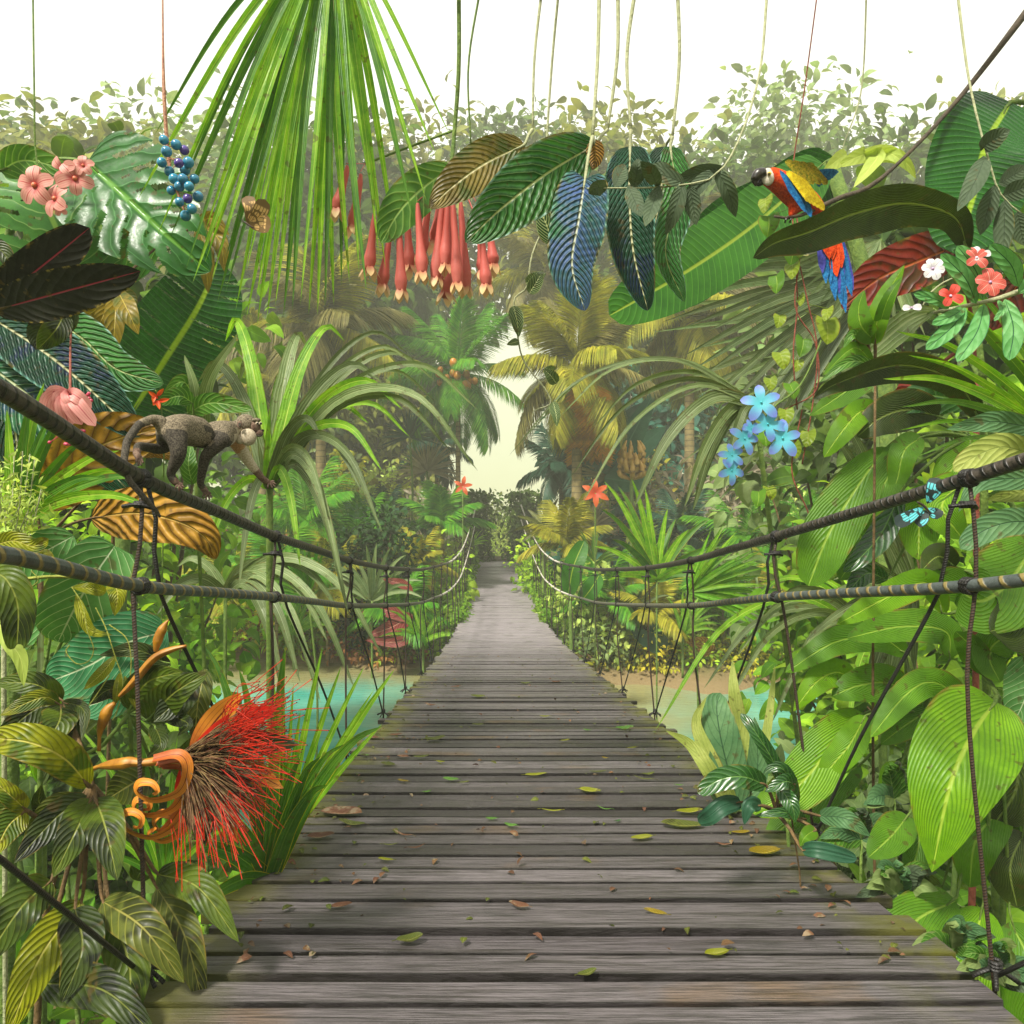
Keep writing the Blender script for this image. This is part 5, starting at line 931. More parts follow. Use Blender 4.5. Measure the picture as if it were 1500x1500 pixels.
# heliconia
M['helic'] = petal('heliconia_red', 'd83a12', 'e8601a'); th = thing('heliconia', 'small scarlet claw flower just above the monkey back', 'flower', g_(225, 3.3))
mb = MB(); tube(mb, [g_(225, 3.3), P(240, 680, 3), P(232, 600, 2.8), P(228, 572, 2.8)], .003, 20, 6); mb.build('stem', M['stemg'], th)
for (x0, y0, x1, y1) in ((232, 584, 217, 573), (230, 580, 240, 569), (228, 588, 224, 594), (232, 588, 249, 584), (230, 586, 234, 600), (226, 578, 224, 590)):
    mb = MB(); leaf(mb, [P(x0, y0, 2.8), P(x1, y1, 2.78)], 3.*2.8/F, 'lance', fold=.6, n=8, mm=4); mb.build('bract', M['helic'], th)
plant('heliconia_leaf_plant', 'smooth green leaves between the heliconia and the monkey', 'plant', g_(300, 3.9), (285, 660, 3.5), [
  ([(282, 590, 3.4), (262, 580, 3.35), (228, 592, 3.35)], 13, 'green', {}), ([(275, 606, 3.5), (310, 590, 3.4), (370, 600, 3.4)], 15, 'green', dict(prof='long')), ([(282, 710, 3.4), (276, 680, 3.35), (280, 650, 3.4)], 12, 'green', {}),
  ([(290, 600, 3.6), (270, 560, 3.5), (240, 575, 3.5)], 14, 'green', {}), ([(290, 640, 3.6), (285, 570, 3.5), (270, 520, 3.5)], 9, 'bladegrey', dict(prof='blade')), ([(295, 640, 3.6), (305, 560, 3.5), (348, 490, 3.5)], 10, 'bladegrey', dict(prof='blade'))], sw=.012)
# lacy pale herb
th = thing('lacy_herb', 'pale lacy herb with tiny whitish leaves at the left edge below the thick rope', 'herb', g_(10, 2.4))
mb = MB(); rg = np.random.default_rng(4); ends = []
for i in range(26):
    e_ = P(rg.uniform(-30, 70), rg.uniform(660, 780), 2.25+rg.uniform(-.1, .1)); b0 = P(5+rg.uniform(-8, 8), 850, 2.3); ends.append((b0, e_)); tube(mb, [b0, b0.lerp(e_, .5)+Vector((rg.uniform(-.02, .02), 0, 0)), e_], .0016, 7, 5)
tube(mb, [g_(10, 2.4), P(5, 850, 2.3)], .008, 8, 6); mb.build('stems', M['stempale'], th)
mb = MB(); n = 900; k = rg.integers(0, len(ends), n); t = rg.uniform(.25, 1, n); A0 = np.array([tuple(e[0]) for e in ends])[k]; A1 = np.array([tuple(e[1]) for e in ends])[k]
scatter(mb, A0*(1-t)[:, None]+A1*t[:, None]+rg.normal(0, .012, (n, 3)), rg.normal(0, 1, (n, 3)), rg.uniform(.018, .04, n), 'slim', 0, (0, -1, .3), .4, rg); mb.build('foliage', M['fpale'], th)

# lower left foreground
plant('veined_leaf_plant', 'large round green leaves netted with pale veins under the lower left rope', 'plant', g_(20, 2.9), (60, 1010, 2.6), [
  ([(108, 785, 2.5), (80, 800, 2.45), (45, 820, 2.45), (-10, 862, 2.5)], 34, 'veined', dict(prof=(.4, .5), n=30)),
  ([(168, 800, 2.45), (140, 840, 2.4), (110, 890, 2.4), (85, 940, 2.45)], 50, 'veined', dict(prof=(.35, .45), back=.3, n=30, roll=.15)),
  ([(245, 925, 2.5), (190, 940, 2.4), (130, 975, 2.4), (68, 1000, 2.45)], 48, 'veined2', dict(prof=(.4, .5), n=30, roll=-.2)),
  ([(20, 960, 2.6), (10, 900, 2.6), (30, 850, 2.6)], 45, 'veined', dict(prof='ovate', roll=.3)),
  ([(185, 975, 2.7), (160, 1020, 2.6), (110, 1040, 2.6)], 34, 'veined2', {})], sw=.012)
plant('curling_leaf_vine', 'broad twisted yellow green leaves and thin coiling tendrils at the left edge', 'vine', g_(-60, 2.4), (-30, 860, 2.2), [
  ([(-12, 800, 2.1), (20, 792, 2.05), (48, 800, 2.05), (71, 789, 2.05)], 14, 'yelgreen', dict(prof='oblong', fold=.3)), ([(-14, 835, 2.1), (10, 850, 2.05), (26, 890, 2.05), (24, 955, 2.05)], 24, 'murk', dict(prof=(.35, .4), fold=.25)),
  ([(-6, 905, 2.1), (14, 940, 2.05), (30, 965, 2.05), (35, 1006, 2.05)], 11, 'fpale', dict(prof='lance')),
  ([(165, 850, 2.35), (172, 870, 2.3), (168, 902, 2.3)], 13, 'yelgreen', {}), ([(155, 868, 2.35), (135, 862, 2.3), (105, 860, 2.3)], 9, 'yelgreen', dict(stalk=False)), ([(112, 870, 2.35), (120, 900, 2.3), (135, 925, 2.3), (165, 930, 2.3)], 8, 'yelgreen', dict(prof='lance', stalk=False)),
  ([(170, 960, 2.3), (150, 985, 2.28), (123, 1010, 2.28)], 9, 'yelgreen', dict(prof='lance', stalk=False)), ([(175, 985, 2.3), (172, 1010, 2.28), (168, 1035, 2.28)], 6, 'yelgreen', dict(prof='lance', stalk=False)), ([(182, 990, 2.3), (192, 1015, 2.28), (200, 1040, 2.28)], 6, 'yelgreen', dict(prof='lance', stalk=False)),
  ([(63, 815, 2.1), (66, 810, 2.1), (80, 818, 2.1)], 6, 'yelgreen', dict(stalk=False))], sw=.008, sm='stemy')
th = bpy.data.objects['curling_leaf_vine']
for pts in ([(46, 836), (56, 850), (45, 862), (50, 875), (42, 888), (50, 893), (43, 900), (50, 904), (44, 909), (50, 911)], [(105, 860), (118, 880), (124, 900), (128, 925)], [(140, 890), (155, 920), (168, 960), (180, 1000), (172, 1040), (165, 1055)], [(128, 925), (137, 950), (130, 968), (112, 972), (97, 955), (102, 945)], [(160, 915), (185, 935), (192, 965), (190, 1000)], [(160, 990), (140, 1020), (120, 1050), (117, 1072)]):
    mb = MB(); tube(mb, [P(x, y, 2.28-.05*(x < 60)) for x, y in pts], .0018, 50, 5); mb.build('tendril', M['stemy'], th)
whorl = [([(88, 1030, 2.2), (60, 1022, 2.15), (0, 1048, 2.1)], 13, 'yelgreen', dict(prof='lance')), ([(85, 1032, 2.2), (50, 1040, 2.2), (-10, 1090, 2.1)], 22, 'murk2', {}), ([(90, 1032, 2.2), (85, 1060, 2.1), (58, 1098, 2.05)], 25, 'murk', {}),
  ([(94, 1032, 2.2), (112, 1055, 2.15), (102, 1108, 2.1)], 13, 'murk2', {}), ([(92, 1025, 2.25), (50, 1002, 2.2), (-10, 1000, 2.2)], 18, 'murk', {}), ([(92, 1028, 2.2), (122, 1040, 2.15), (120, 1085, 2.1)], 9, 'murk2', {}), ([(60, 1050, 2.3), (20, 1080, 2.25), (-30, 1090, 2.2)], 26, 'murk2', {})]
plant('whorled_leaf_shrub', 'dark olive shrub with whorled leaves and a bright yellow green leaf at the lower left', 'shrub', g_(40, 2.2), (135, 1150, 2.05), [
  ([(131, 1152, 2), (95, 1112, 1.9), (45, 1088, 1.85), (-20, 1080, 1.9)], 27, 'yelgreen', dict(prof=(.55, .55))),
  ([(134, 1170, 2), (112, 1215, 1.9), (78, 1285, 1.85)], 26, 'murk', dict(prof='ovate')), ([(140, 1170, 2), (155, 1215, 1.9), (172, 1290, 1.85)], 28, 'murk', dict(prof='ovate')), ([(130, 1168, 2), (85, 1195, 1.95), (20, 1265, 1.85)], 22, 'murk2', {}),
  ([(38, 1186, 1.95), (15, 1165, 1.9), (-25, 1130, 1.9)], 14, 'yelgreen', dict(hub=(70, 1215, 2))), ([(38, 1188, 1.95), (12, 1210, 1.9), (-10, 1255, 1.85)], 22, 'yelgreen', dict(hub=(70, 1215, 2))), ([(38, 1187, 1.95), (10, 1183, 1.95), (-30, 1200, 1.9)], 12, 'murk', dict(hub=(70, 1215, 2))),
  ([(125, 1175, 2.05), (80, 1178, 2), (35, 1225, 2)], 14, 'olive', {}), ([(100, 1200, 2.1), (60, 1180, 2.05), (60, 1150, 2)], 12, 'murk2', {}),
  ([(75, 1290, 1.9), (30, 1330, 1.8), (-30, 1420, 1.75)], 30, 'murk', {}), ([(110, 1330, 1.95), (120, 1390, 1.85), (90, 1470, 1.8)], 30, 'murk2', {}), ([(150, 1320, 2), (210, 1360, 1.9), (270, 1440, 1.9)], 28, 'olive', {}), ([(120, 1320, 2), (60, 1400, 1.85), (10, 1520, 1.8)], 30, 'yelgreen', {}), ([(160, 1330, 2), (190, 1420, 1.9), (180, 1530, 1.85)], 30, 'murk', {}),
  ([(230, 1280, 2.1), (290, 1300, 2), (350, 1380, 1.95)], 24, 'murk', {}), ([(230, 1300, 2.1), (270, 1370, 2), (300, 1480, 1.95)], 24, 'olive', {}), ([(60, 1440, 1.9), (150, 1450, 1.8), (230, 1520, 1.75)], 30, 'murk2', {})]+whorl,
  sw=.012, sm='stemb', stempts=[(60, 1400, 2.15), (100, 1230, 2.1)])
plant('dark_leaf_branch', 'branch of dark speckled leaves with tall brown seed pods on the left', 'plant', g_(150, 2.4), (190, 1045, 2.3), [
  ([(190, 1040, 2.3), (215, 1000, 2.25), (268, 983, 2.2)], 24, 'murk', {}), ([(215, 1055, 2.3), (255, 1015, 2.2), (306, 984, 2.2)], 26, 'murk', dict(prof='ovate')), ([(262, 985, 2.3), (262, 1020, 2.25), (225, 1058, 2.2)], 26, 'murk2', {}),
  ([(240, 1045, 2.3), (275, 1060, 2.2), (260, 1078, 2.2)], 12, 'murk2', {}), ([(185, 1020, 2.35), (160, 1010, 2.3), (130, 1032, 2.3)], 14, 'murk2', {}), ([(250, 975, 2.4), (200, 952, 2.35), (145, 960, 2.35)], 12, 'murk2', {}), ([(225, 1060, 2.3), (235, 1090, 2.2), (215, 1110, 2.2)], 12, 'murk2', {}),
  ([(225, 1130, 2.4), (190, 1150, 2.35), (155, 1172, 2.35)], 28, 'olive', {}), ([(262, 1140, 2.45), (300, 1090, 2.4), (330, 1060, 2.4)], 26, 'murk', {}), ([(300, 980, 2.4), (290, 1030, 2.35), (285, 1090, 2.35)], 17, 'olive', dict(stalk=False)),
  ([(200, 1290, 2.5), (225, 1240, 2.4), (240, 1210, 2.4)], 18, 'murk2', {})], sw=.009, sm='stemg', stempts=[(95, 1200, 2.3), (142, 1105, 2.3)])
M['pod'] = plain('pod_brown', '8f5a10', 'b87f18', .5, 30); M['poddark'] = plain('pod_dark', '5a3410', '8a5a1c', .5, 30)
th = bpy.data.objects['dark_leaf_branch']
for pts, r in (([(145, 1100), (146, 1075), (150, 1060), (158, 1040), (168, 1030)], [.006, .005, .014, .018, .006]), ([(175, 1020), (195, 1000), (225, 965), (250, 952), (273, 946)], [.006, .012, .012, .011, .004]), ([(228, 955), (232, 935), (240, 918), (247, 908)], [.006, .015, .014, .002])):
    mb = MB(); tube(mb, [P(x, y, 2.22) for x, y in pts], r, 24, 8); mb.build('seed_pod', M['pod'], th)

# the great shaving-brush flower
M['petalor'] = petal('curl_petal_orange', 'a8501a', 'd88a2c', '6a2a0c', tr=.1, lo=.0, hi=.5)
M['brush'] = leafmat('brush_filament', '5a3018', 'a08058', None, 3, mott=60, rough=.6, trans=.1, var=.3); M['redfil'] = petal('filament_red', 'cc2c12', 'dc2418', tr=.2); M['anther'] = plain('anther_dark', '5a1a10', '2a100a')
th = thing('brush_flower', 'giant flower with coiled orange petals, brown brush and long red filaments', 'flower', P(135, 1122, 2.1))
fd = 1.98
mb = MB(); tube(mb, [P(120, 1140, 2.1), P(142, 1124, 2.05), P(182, 1118, fd), P(190, 1116, fd), P(205, 1117, fd), P(222, 1116, fd), P(245, 1112, fd), P(270, 1118, fd)], [.006, .006, .006, .014, .016, .010, .012, .014], 40, 10); mb.build('calyx', M['pod'], th)
curls = [[(225, 1112), (262, 1106), (274, 1125), (262, 1158), (225, 1170), (203, 1160), (205, 1148), (222, 1148), (230, 1158), (224, 1162)],
 [(230, 1118), (268, 1112), (275, 1140), (256, 1180), (222, 1192), (200, 1184), (202, 1172), (216, 1174), (218, 1183), (210, 1184)],
 [(235, 1120), (270, 1120), (280, 1150), (262, 1200), (225, 1224), (188, 1214), (180, 1196), (194, 1190), (207, 1198), (204, 1210), (196, 1209)],
 [(240, 1122), (272, 1125), (277, 1160), (256, 1195), (238, 1215), (228, 1205), (236, 1193), (250, 1196), (258, 1206), (252, 1212)],
 [(245, 1118), (276, 1128), (282, 1170), (268, 1212), (240, 1230), (220, 1222), (230, 1214)]]
for i, cv in enumerate(curls):
    mb = MB(); pts = [P(x, y, fd-.03+.028*(k/len(cv))*(1 if i % 2 else -1)+i*.012) for k, (x, y) in enumerate(cv)]
    c = spline(pts, 70); T = nrmz(np.gradient(c, axis=0)); Sd = nrmz(nrmz(np.cross(T, [0, 1, 0]))*.75+np.array([0, .75, 0])); w_ = .015*np.interp(np.linspace(0, 1, 70), [0, .2, .8, 1], [.7, 1, .9, .3])
    sv = np.linspace(-1, 1, 5); cup_ = np.cross(T, Sd); V = c[:, None]+Sd[:, None]*(sv[None, :, None]*w_[:, None, None])+cup_[:, None]*(.0035*sv**2)[None, :, None]
    V2 = V+nrmz(cup_)[:, None]*.0022
    U = np.stack(np.broadcast_arrays(np.linspace(0, 1, 70)[:, None], ((sv+1)/2)[None]), -1); mb.add(V.reshape(-1, 3), gridq(70, 5), U.reshape(-1, 2)); mb.add(V2.reshape(-1, 3), gridq(70, 5), U.reshape(-1, 2)); mb.build('coiled_petal', M['petalor'], th)
rg = np.random.default_rng(9); mb = MB(); c0 = P(268, 1112, fd)
for i in range(420):
    a = math.radians(rg.uniform(-88, 38)); l = rg.uniform(85, 125) if math.degrees(a) < -5 else rg.uniform(60, 110); l *= fd/F; sp_ = rg.normal(0, .22)
    dv = Vector((math.cos(a), sp_, math.sin(a))); s0 = c0+Vector((rg.uniform(-.004, .012), rg.normal(0, .008), rg.uniform(-.02, .02))); tube(mb, [s0, s0+dv*l*.5+Vector((0, 0, .008)), s0+dv*l], [.0016, .0011], 5, 4, close=False)
o = mb.build('brush_filaments', M['brush'], th); o['kind'] = 'stuff'
mb = MB()
for i in range(240):
    a = math.radians(rg.choice([rg.uniform(-95, -10), rg.uniform(0, 46)])); l = (rg.uniform(120, 180) if a > .05 else rg.uniform(115, 160))*fd/F; s0 = c0+Vector((rg.uniform(0, .03), rg.normal(0, .02), rg.uniform(-.03, .03)))
    r0 = rg.uniform(.45, .7) if a > .05 else rg.uniform(.68, .85); dv = Vector((math.cos(a), rg.normal(0, .28), math.sin(a))); e_ = s0+dv*l+Vector((0, 0, rg.normal(0, .02))); m_ = s0+dv*l*.6+Vector((rg.normal(0, .014), 0, .02+rg.normal(0, .018)))
    tube(mb, [s0+dv*l*r0, m_, e_], .00105, 7, 4, close=False); ball(mb, e_, .002, 1, 4)
o = mb.build('red_filaments', [M['redfil'], M['anther']], th); o['kind'] = 'stuff'
for i, (a, l) in enumerate(((-80, 140), (-62, 150), (-45, 120), (-20, 150), (5, 165), (28, 150), (50, 120), (-95, 110))):
    a = math.radians(a); dv = Vector((math.cos(a), 0, math.sin(a))); s0 = c0+Vector((.0, .04, 0)); mb = MB(); leaf(mb, [s0, s0+dv*l*.5*fd/F+Vector((0, .02, .01)), s0+dv*l*fd/F], 20*fd/F, 'lance', n=16, mm=6, seed=i); mb.build('petal', M['petalor'] if i in (1, 3, 6) else M['redfil'] if i % 2 else M['murk2'], th)

blades('bromeliad_clump', 'yellow edged green strap leaves arching beside the deck on the left', 'bromeliad', 395, 1290, 2.75, [(560, 1064, 2.7, 12), (470, 1108, 2.6, 11), (418, 948, 2.75, 12), (410, 1030, 2.7, 11), (505, 1090, 2.6, 9), (350, 980, 2.8, 12), (330, 1080, 2.8, 13), (480, 1150, 2.55, 12), (300, 945, 2.9, 10), (440, 1110, 2.7, 13), (300, 1180, 2.6, 12), (250, 1250, 2.5, 13), (280, 1350, 2.4, 12)], 11, 'bladeyel', root=g_(395, 2.8), arch=.18, n=22, stem=.03)
blades('sedge_clump', 'light green narrow sedge blades rising beside the left edge of the deck', 'grass clump', 415, 1235, 3.0, [(473, 945, 3.05, 6), (500, 975, 3.05, 6), (534, 975, 3.1, 6), (578, 980, 3.1, 8), (402, 1000, 3), (415, 985, 3.05, 4), (470, 1070, 3, 7), (560, 1060, 3.05, 6), (540, 1085, 2.95, 7), (440, 1040, 3), (500, 1120, 2.9, 6), (380, 1130, 2.9, 6), (430, 1000, 3.05, 4), (548, 1010, 3.05, 5), (370, 1300, 2.7, 6), (340, 1230, 2.7, 7), (450, 1075, 2.9, 5)], 5.5, 'blade', root=g_(405, 3.0), arch=.03, n=16, stem=.03)
blades('sedge_clump', 'sedge tuft under the giant brush flower', 'grass clump', 240, 1290, 2.35, [(160, 1100, 2.4, 5), (200, 1060, 2.4, 5), (120, 1200, 2.3, 5), (300, 1110, 2.4, 5), (260, 1080, 2.5, 5), (150, 1250, 2.3, 6), (360, 1200, 2.3, 5), (220, 1120, 2.4, 5), (110, 1060, 2.5, 5), (90, 1130, 2.5, 5), (330, 1150, 2.4, 5), (180, 1180, 2.4, 5)], 5, ['blade', 'bladedark'], root=g_(240, 2.4), arch=.1, n=14, stem=.02)
blades('sedge_clump', 'grass tuft hidden between the veined leaves and the left edge', 'grass clump', 60, 1150, 2.75, [(0, 900, 2.8, 7), (60, 880, 2.8, 7), (120, 930, 2.8, 7), (190, 1000, 2.8, 6), (-20, 980, 2.8, 7), (150, 870, 2.9, 6), (210, 930, 2.9, 6), (250, 1010, 2.8, 6), (30, 1000, 2.7, 6), (120, 1050, 2.7, 6)], 7, ['blade', 'bladeolive'], root=g_(60, 2.8), arch=.2, n=14, stem=.02)
# ------------------------------------------------------------------ right side lime plants
def rl(pts, w, mat='lime', **op): op.setdefault('prof', (.5, .62)); op.setdefault('fold', .16); op.setdefault('n', 34); op.setdefault('corr', .012); op.setdefault('nv', 9); return (pts, w, mat, op)
plant('lime_leaf_plant', 'lush plant with the largest bright lime ribbed leaf at the lower right', 'plant', g_(1440, 2.5), (1462, 1020, 2.3), [
  rl([(1458, 1028, 2.2), (1425, 1075, 2.1), (1392, 1150, 2.02), (1365, 1278, 2)], 68, prof=(.5, .95), back=.3, n=70, mm=14, roll=.1, corr=.006, wave=.07, label='largest bright lime leaf pointing down'),
  rl([(1420, 1030, 2.4), (1370, 1000, 2.3), (1330, 1015, 2.25), (1275, 1080, 2.2)], 22, 'lime2'), rl([(1450, 1030, 2.35), (1480, 1080, 2.3), (1490, 1150, 2.25), (1455, 1210, 2.25)], 48, 'darkarch', roll=.3),
  rl([(1440, 990, 2.4), (1455, 945, 2.35), (1500, 925, 2.3)], 26, 'lime2'), rl([(1440, 985, 2.45), (1425, 950, 2.4), (1400, 925, 2.4)], 22, 'lime2', roll=.4), rl([(1470, 1180, 2.3), (1430, 1230, 2.2), (1420, 1300, 2.2)], 32, 'lime2'),
  rl([(1330, 1195, 2.4), (1305, 1225, 2.3), (1272, 1256, 2.25)], 26, 'lime2'), rl([(1345, 1200, 2.45), (1345, 1240, 2.35), (1330, 1290, 2.3)], 24, 'lime2', roll=.4), rl([(1500, 1220, 2.3), (1480, 1270, 2.2), (1490, 1330, 2.2)], 30, 'darkarch'),
  rl([(1400, 1320, 2.2), (1340, 1350, 2.1), (1270, 1430, 2.05)], 36, 'lime2'), rl([(1440, 1330, 2.2), (1420, 1400, 2.1), (1370, 1510, 2.05)], 40), rl([(1480, 1350, 2.2), (1510, 1420, 2.1), (1500, 1520, 2.1)], 40, 'lime2'), rl([(1380, 1300, 2.4), (1310, 1300, 2.3), (1220, 1350, 2.3)], 24, 'murk')],
  dz=0.4, sw=.014, stalk=.007, stempts=[(1470, 1300, 2.4)])
plant('lime_leaf_plant', 'plant with overlapping pointed lime leaves crossed by the slanting black cord', 'plant', g_(1330, 2.9), (1350, 1045, 2.65), [
  rl([(1265, 1045, 2.55), (1225, 1085, 2.5), (1170, 1150, 2.45), (1103, 1192, 2.45)], 38, roll=.1, prof=(.45, .6)), rl([(1268, 1048, 2.5), (1245, 1090, 2.45), (1220, 1120, 2.45), (1203, 1148, 2.45)], 22, 'lime'),
  rl([(1248, 995, 2.6), (1225, 985, 2.55), (1195, 1000, 2.5), (1162, 1042, 2.5)], 21, 'lime', prof='ovate'), rl([(1330, 1012, 2.6), (1295, 1000, 2.55), (1255, 1005, 2.5), (1218, 1020, 2.5)], 28, 'lime2'),
  rl([(1400, 1000, 2.6), (1345, 1005, 2.5), (1310, 1030, 2.5), (1270, 1078, 2.45)], 18, 'lime2'), rl([(1330, 960, 2.65), (1290, 935, 2.6), (1225, 940, 2.5), (1150, 985, 2.5)], 22, 'lime2'), rl([(1400, 1015, 2.65), (1330, 1060, 2.6), (1290, 1090, 2.55)], 22, 'lime2'),
  rl([(1320, 1120, 2.6), (1300, 1130, 2.55), (1292, 1180, 2.55)], 9, 'lime'), rl([(1392, 965, 2.5), (1385, 925, 2.5), (1320, 918, 2.45), (1240, 935, 2.4)], 26, 'lime2', roll=-.3), rl([(1260, 1120, 2.7), (1200, 1160, 2.65), (1120, 1240, 2.6)], 30, 'lime2')],
  dz=0.6, sw=.014, stalk=.007, stempts=[(1400, 1250, 2.75)])
plant('drooping_leaf_plant', 'tall plant with long lime leaves hanging over the right handrail', 'plant', g_(1480, 3.1), (1420, 640, 2.9), [
  rl([(1300, 655, 2.8), (1265, 700, 2.75), (1215, 780, 2.7), (1184, 858, 2.7)], 38, 'lime2', prof=(.6, .45), n=50), rl([(1330, 640, 2.8), (1310, 680, 2.75), (1285, 730, 2.7), (1268, 762, 2.7)], 24, 'lime2'), rl([(1320, 720, 2.8), (1292, 780, 2.75), (1262, 815, 2.7), (1235, 838, 2.7)], 19, 'deep'),
  rl([(1288, 603, 2.8), (1262, 602, 2.75), (1235, 630, 2.7), (1207, 670, 2.7)], 19, 'lime'), rl([(1375, 610, 2.85), (1330, 600, 2.8), (1290, 612, 2.75), (1255, 640, 2.75)], 32, 'darkarch', roll=.2), rl([(1350, 640, 2.8), (1325, 660, 2.7), (1315, 700, 2.7), (1308, 720, 2.7)], 20, 'lime2'),
  rl([(1420, 590, 2.9), (1360, 580, 2.85), (1310, 600, 2.8)], 26, 'deep'), rl([(1300, 505, 2.9), (1255, 560, 2.85), (1185, 610, 2.8)], 20, 'lime2', prof='lance'), rl([(1420, 700, 2.85), (1380, 740, 2.75), (1410, 790, 2.7)], 32, 'lime'), rl([(1380, 720, 2.9), (1350, 750, 2.85), (1345, 820, 2.8)], 32, 'lime'),
  rl([(1440, 640, 2.9), (1400, 680, 2.85), (1372, 720, 2.85)], 26, 'lime'), rl([(1300, 850, 2.9), (1270, 840, 2.85), (1240, 870, 2.8)], 15, 'deep'), rl([(1250, 750, 3), (1260, 800, 2.95), (1230, 850, 2.9)], 26, 'lime2')],
  dz=0.55, sw=.016, stalk=.007, stempts=[(1530, 1000, 3), (1490, 760, 3)])
plant('broad_leaf_plant', 'plant with broad dark and light ribbed leaves under the lower right rope', 'plant', g_(1520, 2.7), (1490, 880, 2.5), [
  rl([(1520, 790, 2.45), (1480, 850, 2.4), (1440, 880, 2.35), (1410, 868, 2.35)], 58, 'lime2', prof=(.5, .4)), rl([(1530, 860, 2.4), (1490, 910, 2.35), (1450, 925, 2.3)], 50, 'darkarch'), rl([(1400, 830, 2.6), (1375, 815, 2.55), (1350, 835, 2.5)], 20, 'darkarch'),
  rl([(1385, 900, 2.55), (1360, 855, 2.5), (1310, 870, 2.45), (1225, 915, 2.4)], 22, 'lime', prof=(.6, .7)), rl([(1420, 900, 2.6), (1410, 860, 2.6), (1340, 850, 2.55)], 26, 'lime2'), rl([(1480, 930, 2.5), (1450, 960, 2.45), (1465, 1000, 2.4)], 24, 'lime2'), rl([(1500, 960, 2.4), (1505, 1010, 2.35), (1485, 1060, 2.35)], 30, 'veined', corr=0)], dz=0.3, sw=.014, stalk=.007, stempts=[(1560, 1150, 2.6)])
blades('broad_blade_clump', 'broad pale green blades hanging in front of the bank right of the ropes', 'plant', 1330, 860, 3.9, [(1150, 800, 3.7, 7), (1270, 1020, 3.8, 16), (1300, 1010, 3.8, 16), (1335, 1000, 3.8, 14), (1200, 880, 3.7, 8), (1240, 620, 3.9, 16), (1290, 980, 3.8, 12), (1225, 640, 4, 15), (1255, 730, 3.8, 9), (1180, 940, 3.7, 8)], 10, ['bladegrey', 'bladeolive'], root=g_(1350, 4), arch=.1, n=18, stem=.03)
plant('grey_leaf_plant', 'broad pale yellow and grey green outlined leaves at the right edge between the ropes', 'plant', g_(1600, 2.3), (1560, 760, 2.15), [
  ([(1520, 668, 2.05), (1470, 655, 2), (1430, 668, 2), (1397, 690, 2)], 21, 'paleyel', dict(prof='oblong')), ([(1520, 628, 2.1), (1460, 618, 2.05), (1425, 622, 2.05), (1386, 629, 2.05)], 17, 'bluegreen', {}), ([(1530, 700, 2.05), (1470, 702, 2), (1430, 710, 2), (1404, 750, 2)], 17, 'bluegreen', {}),
  ([(1530, 715, 2.1), (1480, 725, 2.05), (1445, 732, 2.05)], 14, 'paleyel', {}), ([(1530, 765, 2.05), (1480, 765, 2), (1440, 778, 2), (1407, 804, 2)], 21, 'bluegreen', dict(prof='oblong')), ([(1530, 640, 2.15), (1500, 630, 2.1), (1480, 650, 2.1)], 14, 'paleyel', {}), ([(1560, 560, 2.2), (1540, 500, 2.1), (1500, 470, 2.1)], 24, 'bluegreen', {})], dz=0.2, sw=.01)
# low plants beside the deck on the right
plant('agave', 'pale grey green mottled agave rising above the right edge of the deck', 'agave', g_(1085, 3.6), (1085, 1190, 3.5), [
  ([(1085, 1190, 3.5), (1060, 1100, 3.5), (1050, 1040, 3.55), (1055, 1015, 3.6)], 28, 'bluegreen', dict(prof=(.5, .5), n=30)), ([(1090, 1190, 3.5), (1085, 1080, 3.6), (1075, 1010, 3.6), (1073, 965, 3.7)], 13, 'paleyel', {}), ([(1080, 1190, 3.5), (1045, 1120, 3.45), (1020, 1060, 3.5), (1035, 1020, 3.5)], 12, 'paleyel', {}),
  ([(1075, 1190, 3.4), (1040, 1130, 3.35), (1010, 1090, 3.4), (975, 1070, 3.4)], 12, 'paleyel', {}), ([(1100, 1190, 3.5), (1125, 1060, 3.6), (1135, 975, 3.7)], 8, 'paleyel', dict(prof='blade')), ([(1095, 1180, 3.5), (1110, 1120, 3.5), (1105, 1050, 3.5)], 16, 'bluegreen', {}), ([(1070, 1190, 3.45), (1050, 1150, 3.4), (1040, 1100, 3.4)], 14, 'bluegreen', {})], sw=.03)
plant('curved_stem_plant', 'thick curved dark green leaf bending over the agave', 'plant', g_(1200, 3.1), (1150, 1160, 3), [([(1148, 1150, 2.95), (1130, 1110, 2.9), (1105, 1070, 2.9), (1085, 1045, 2.95)], 10, 'deep', dict(prof='oblong')), ([(1165, 1180, 3), (1150, 1130, 2.9), (1130, 1125, 2.9), (1115, 1140, 2.9)], 12, 'deep', {})], sw=.01)
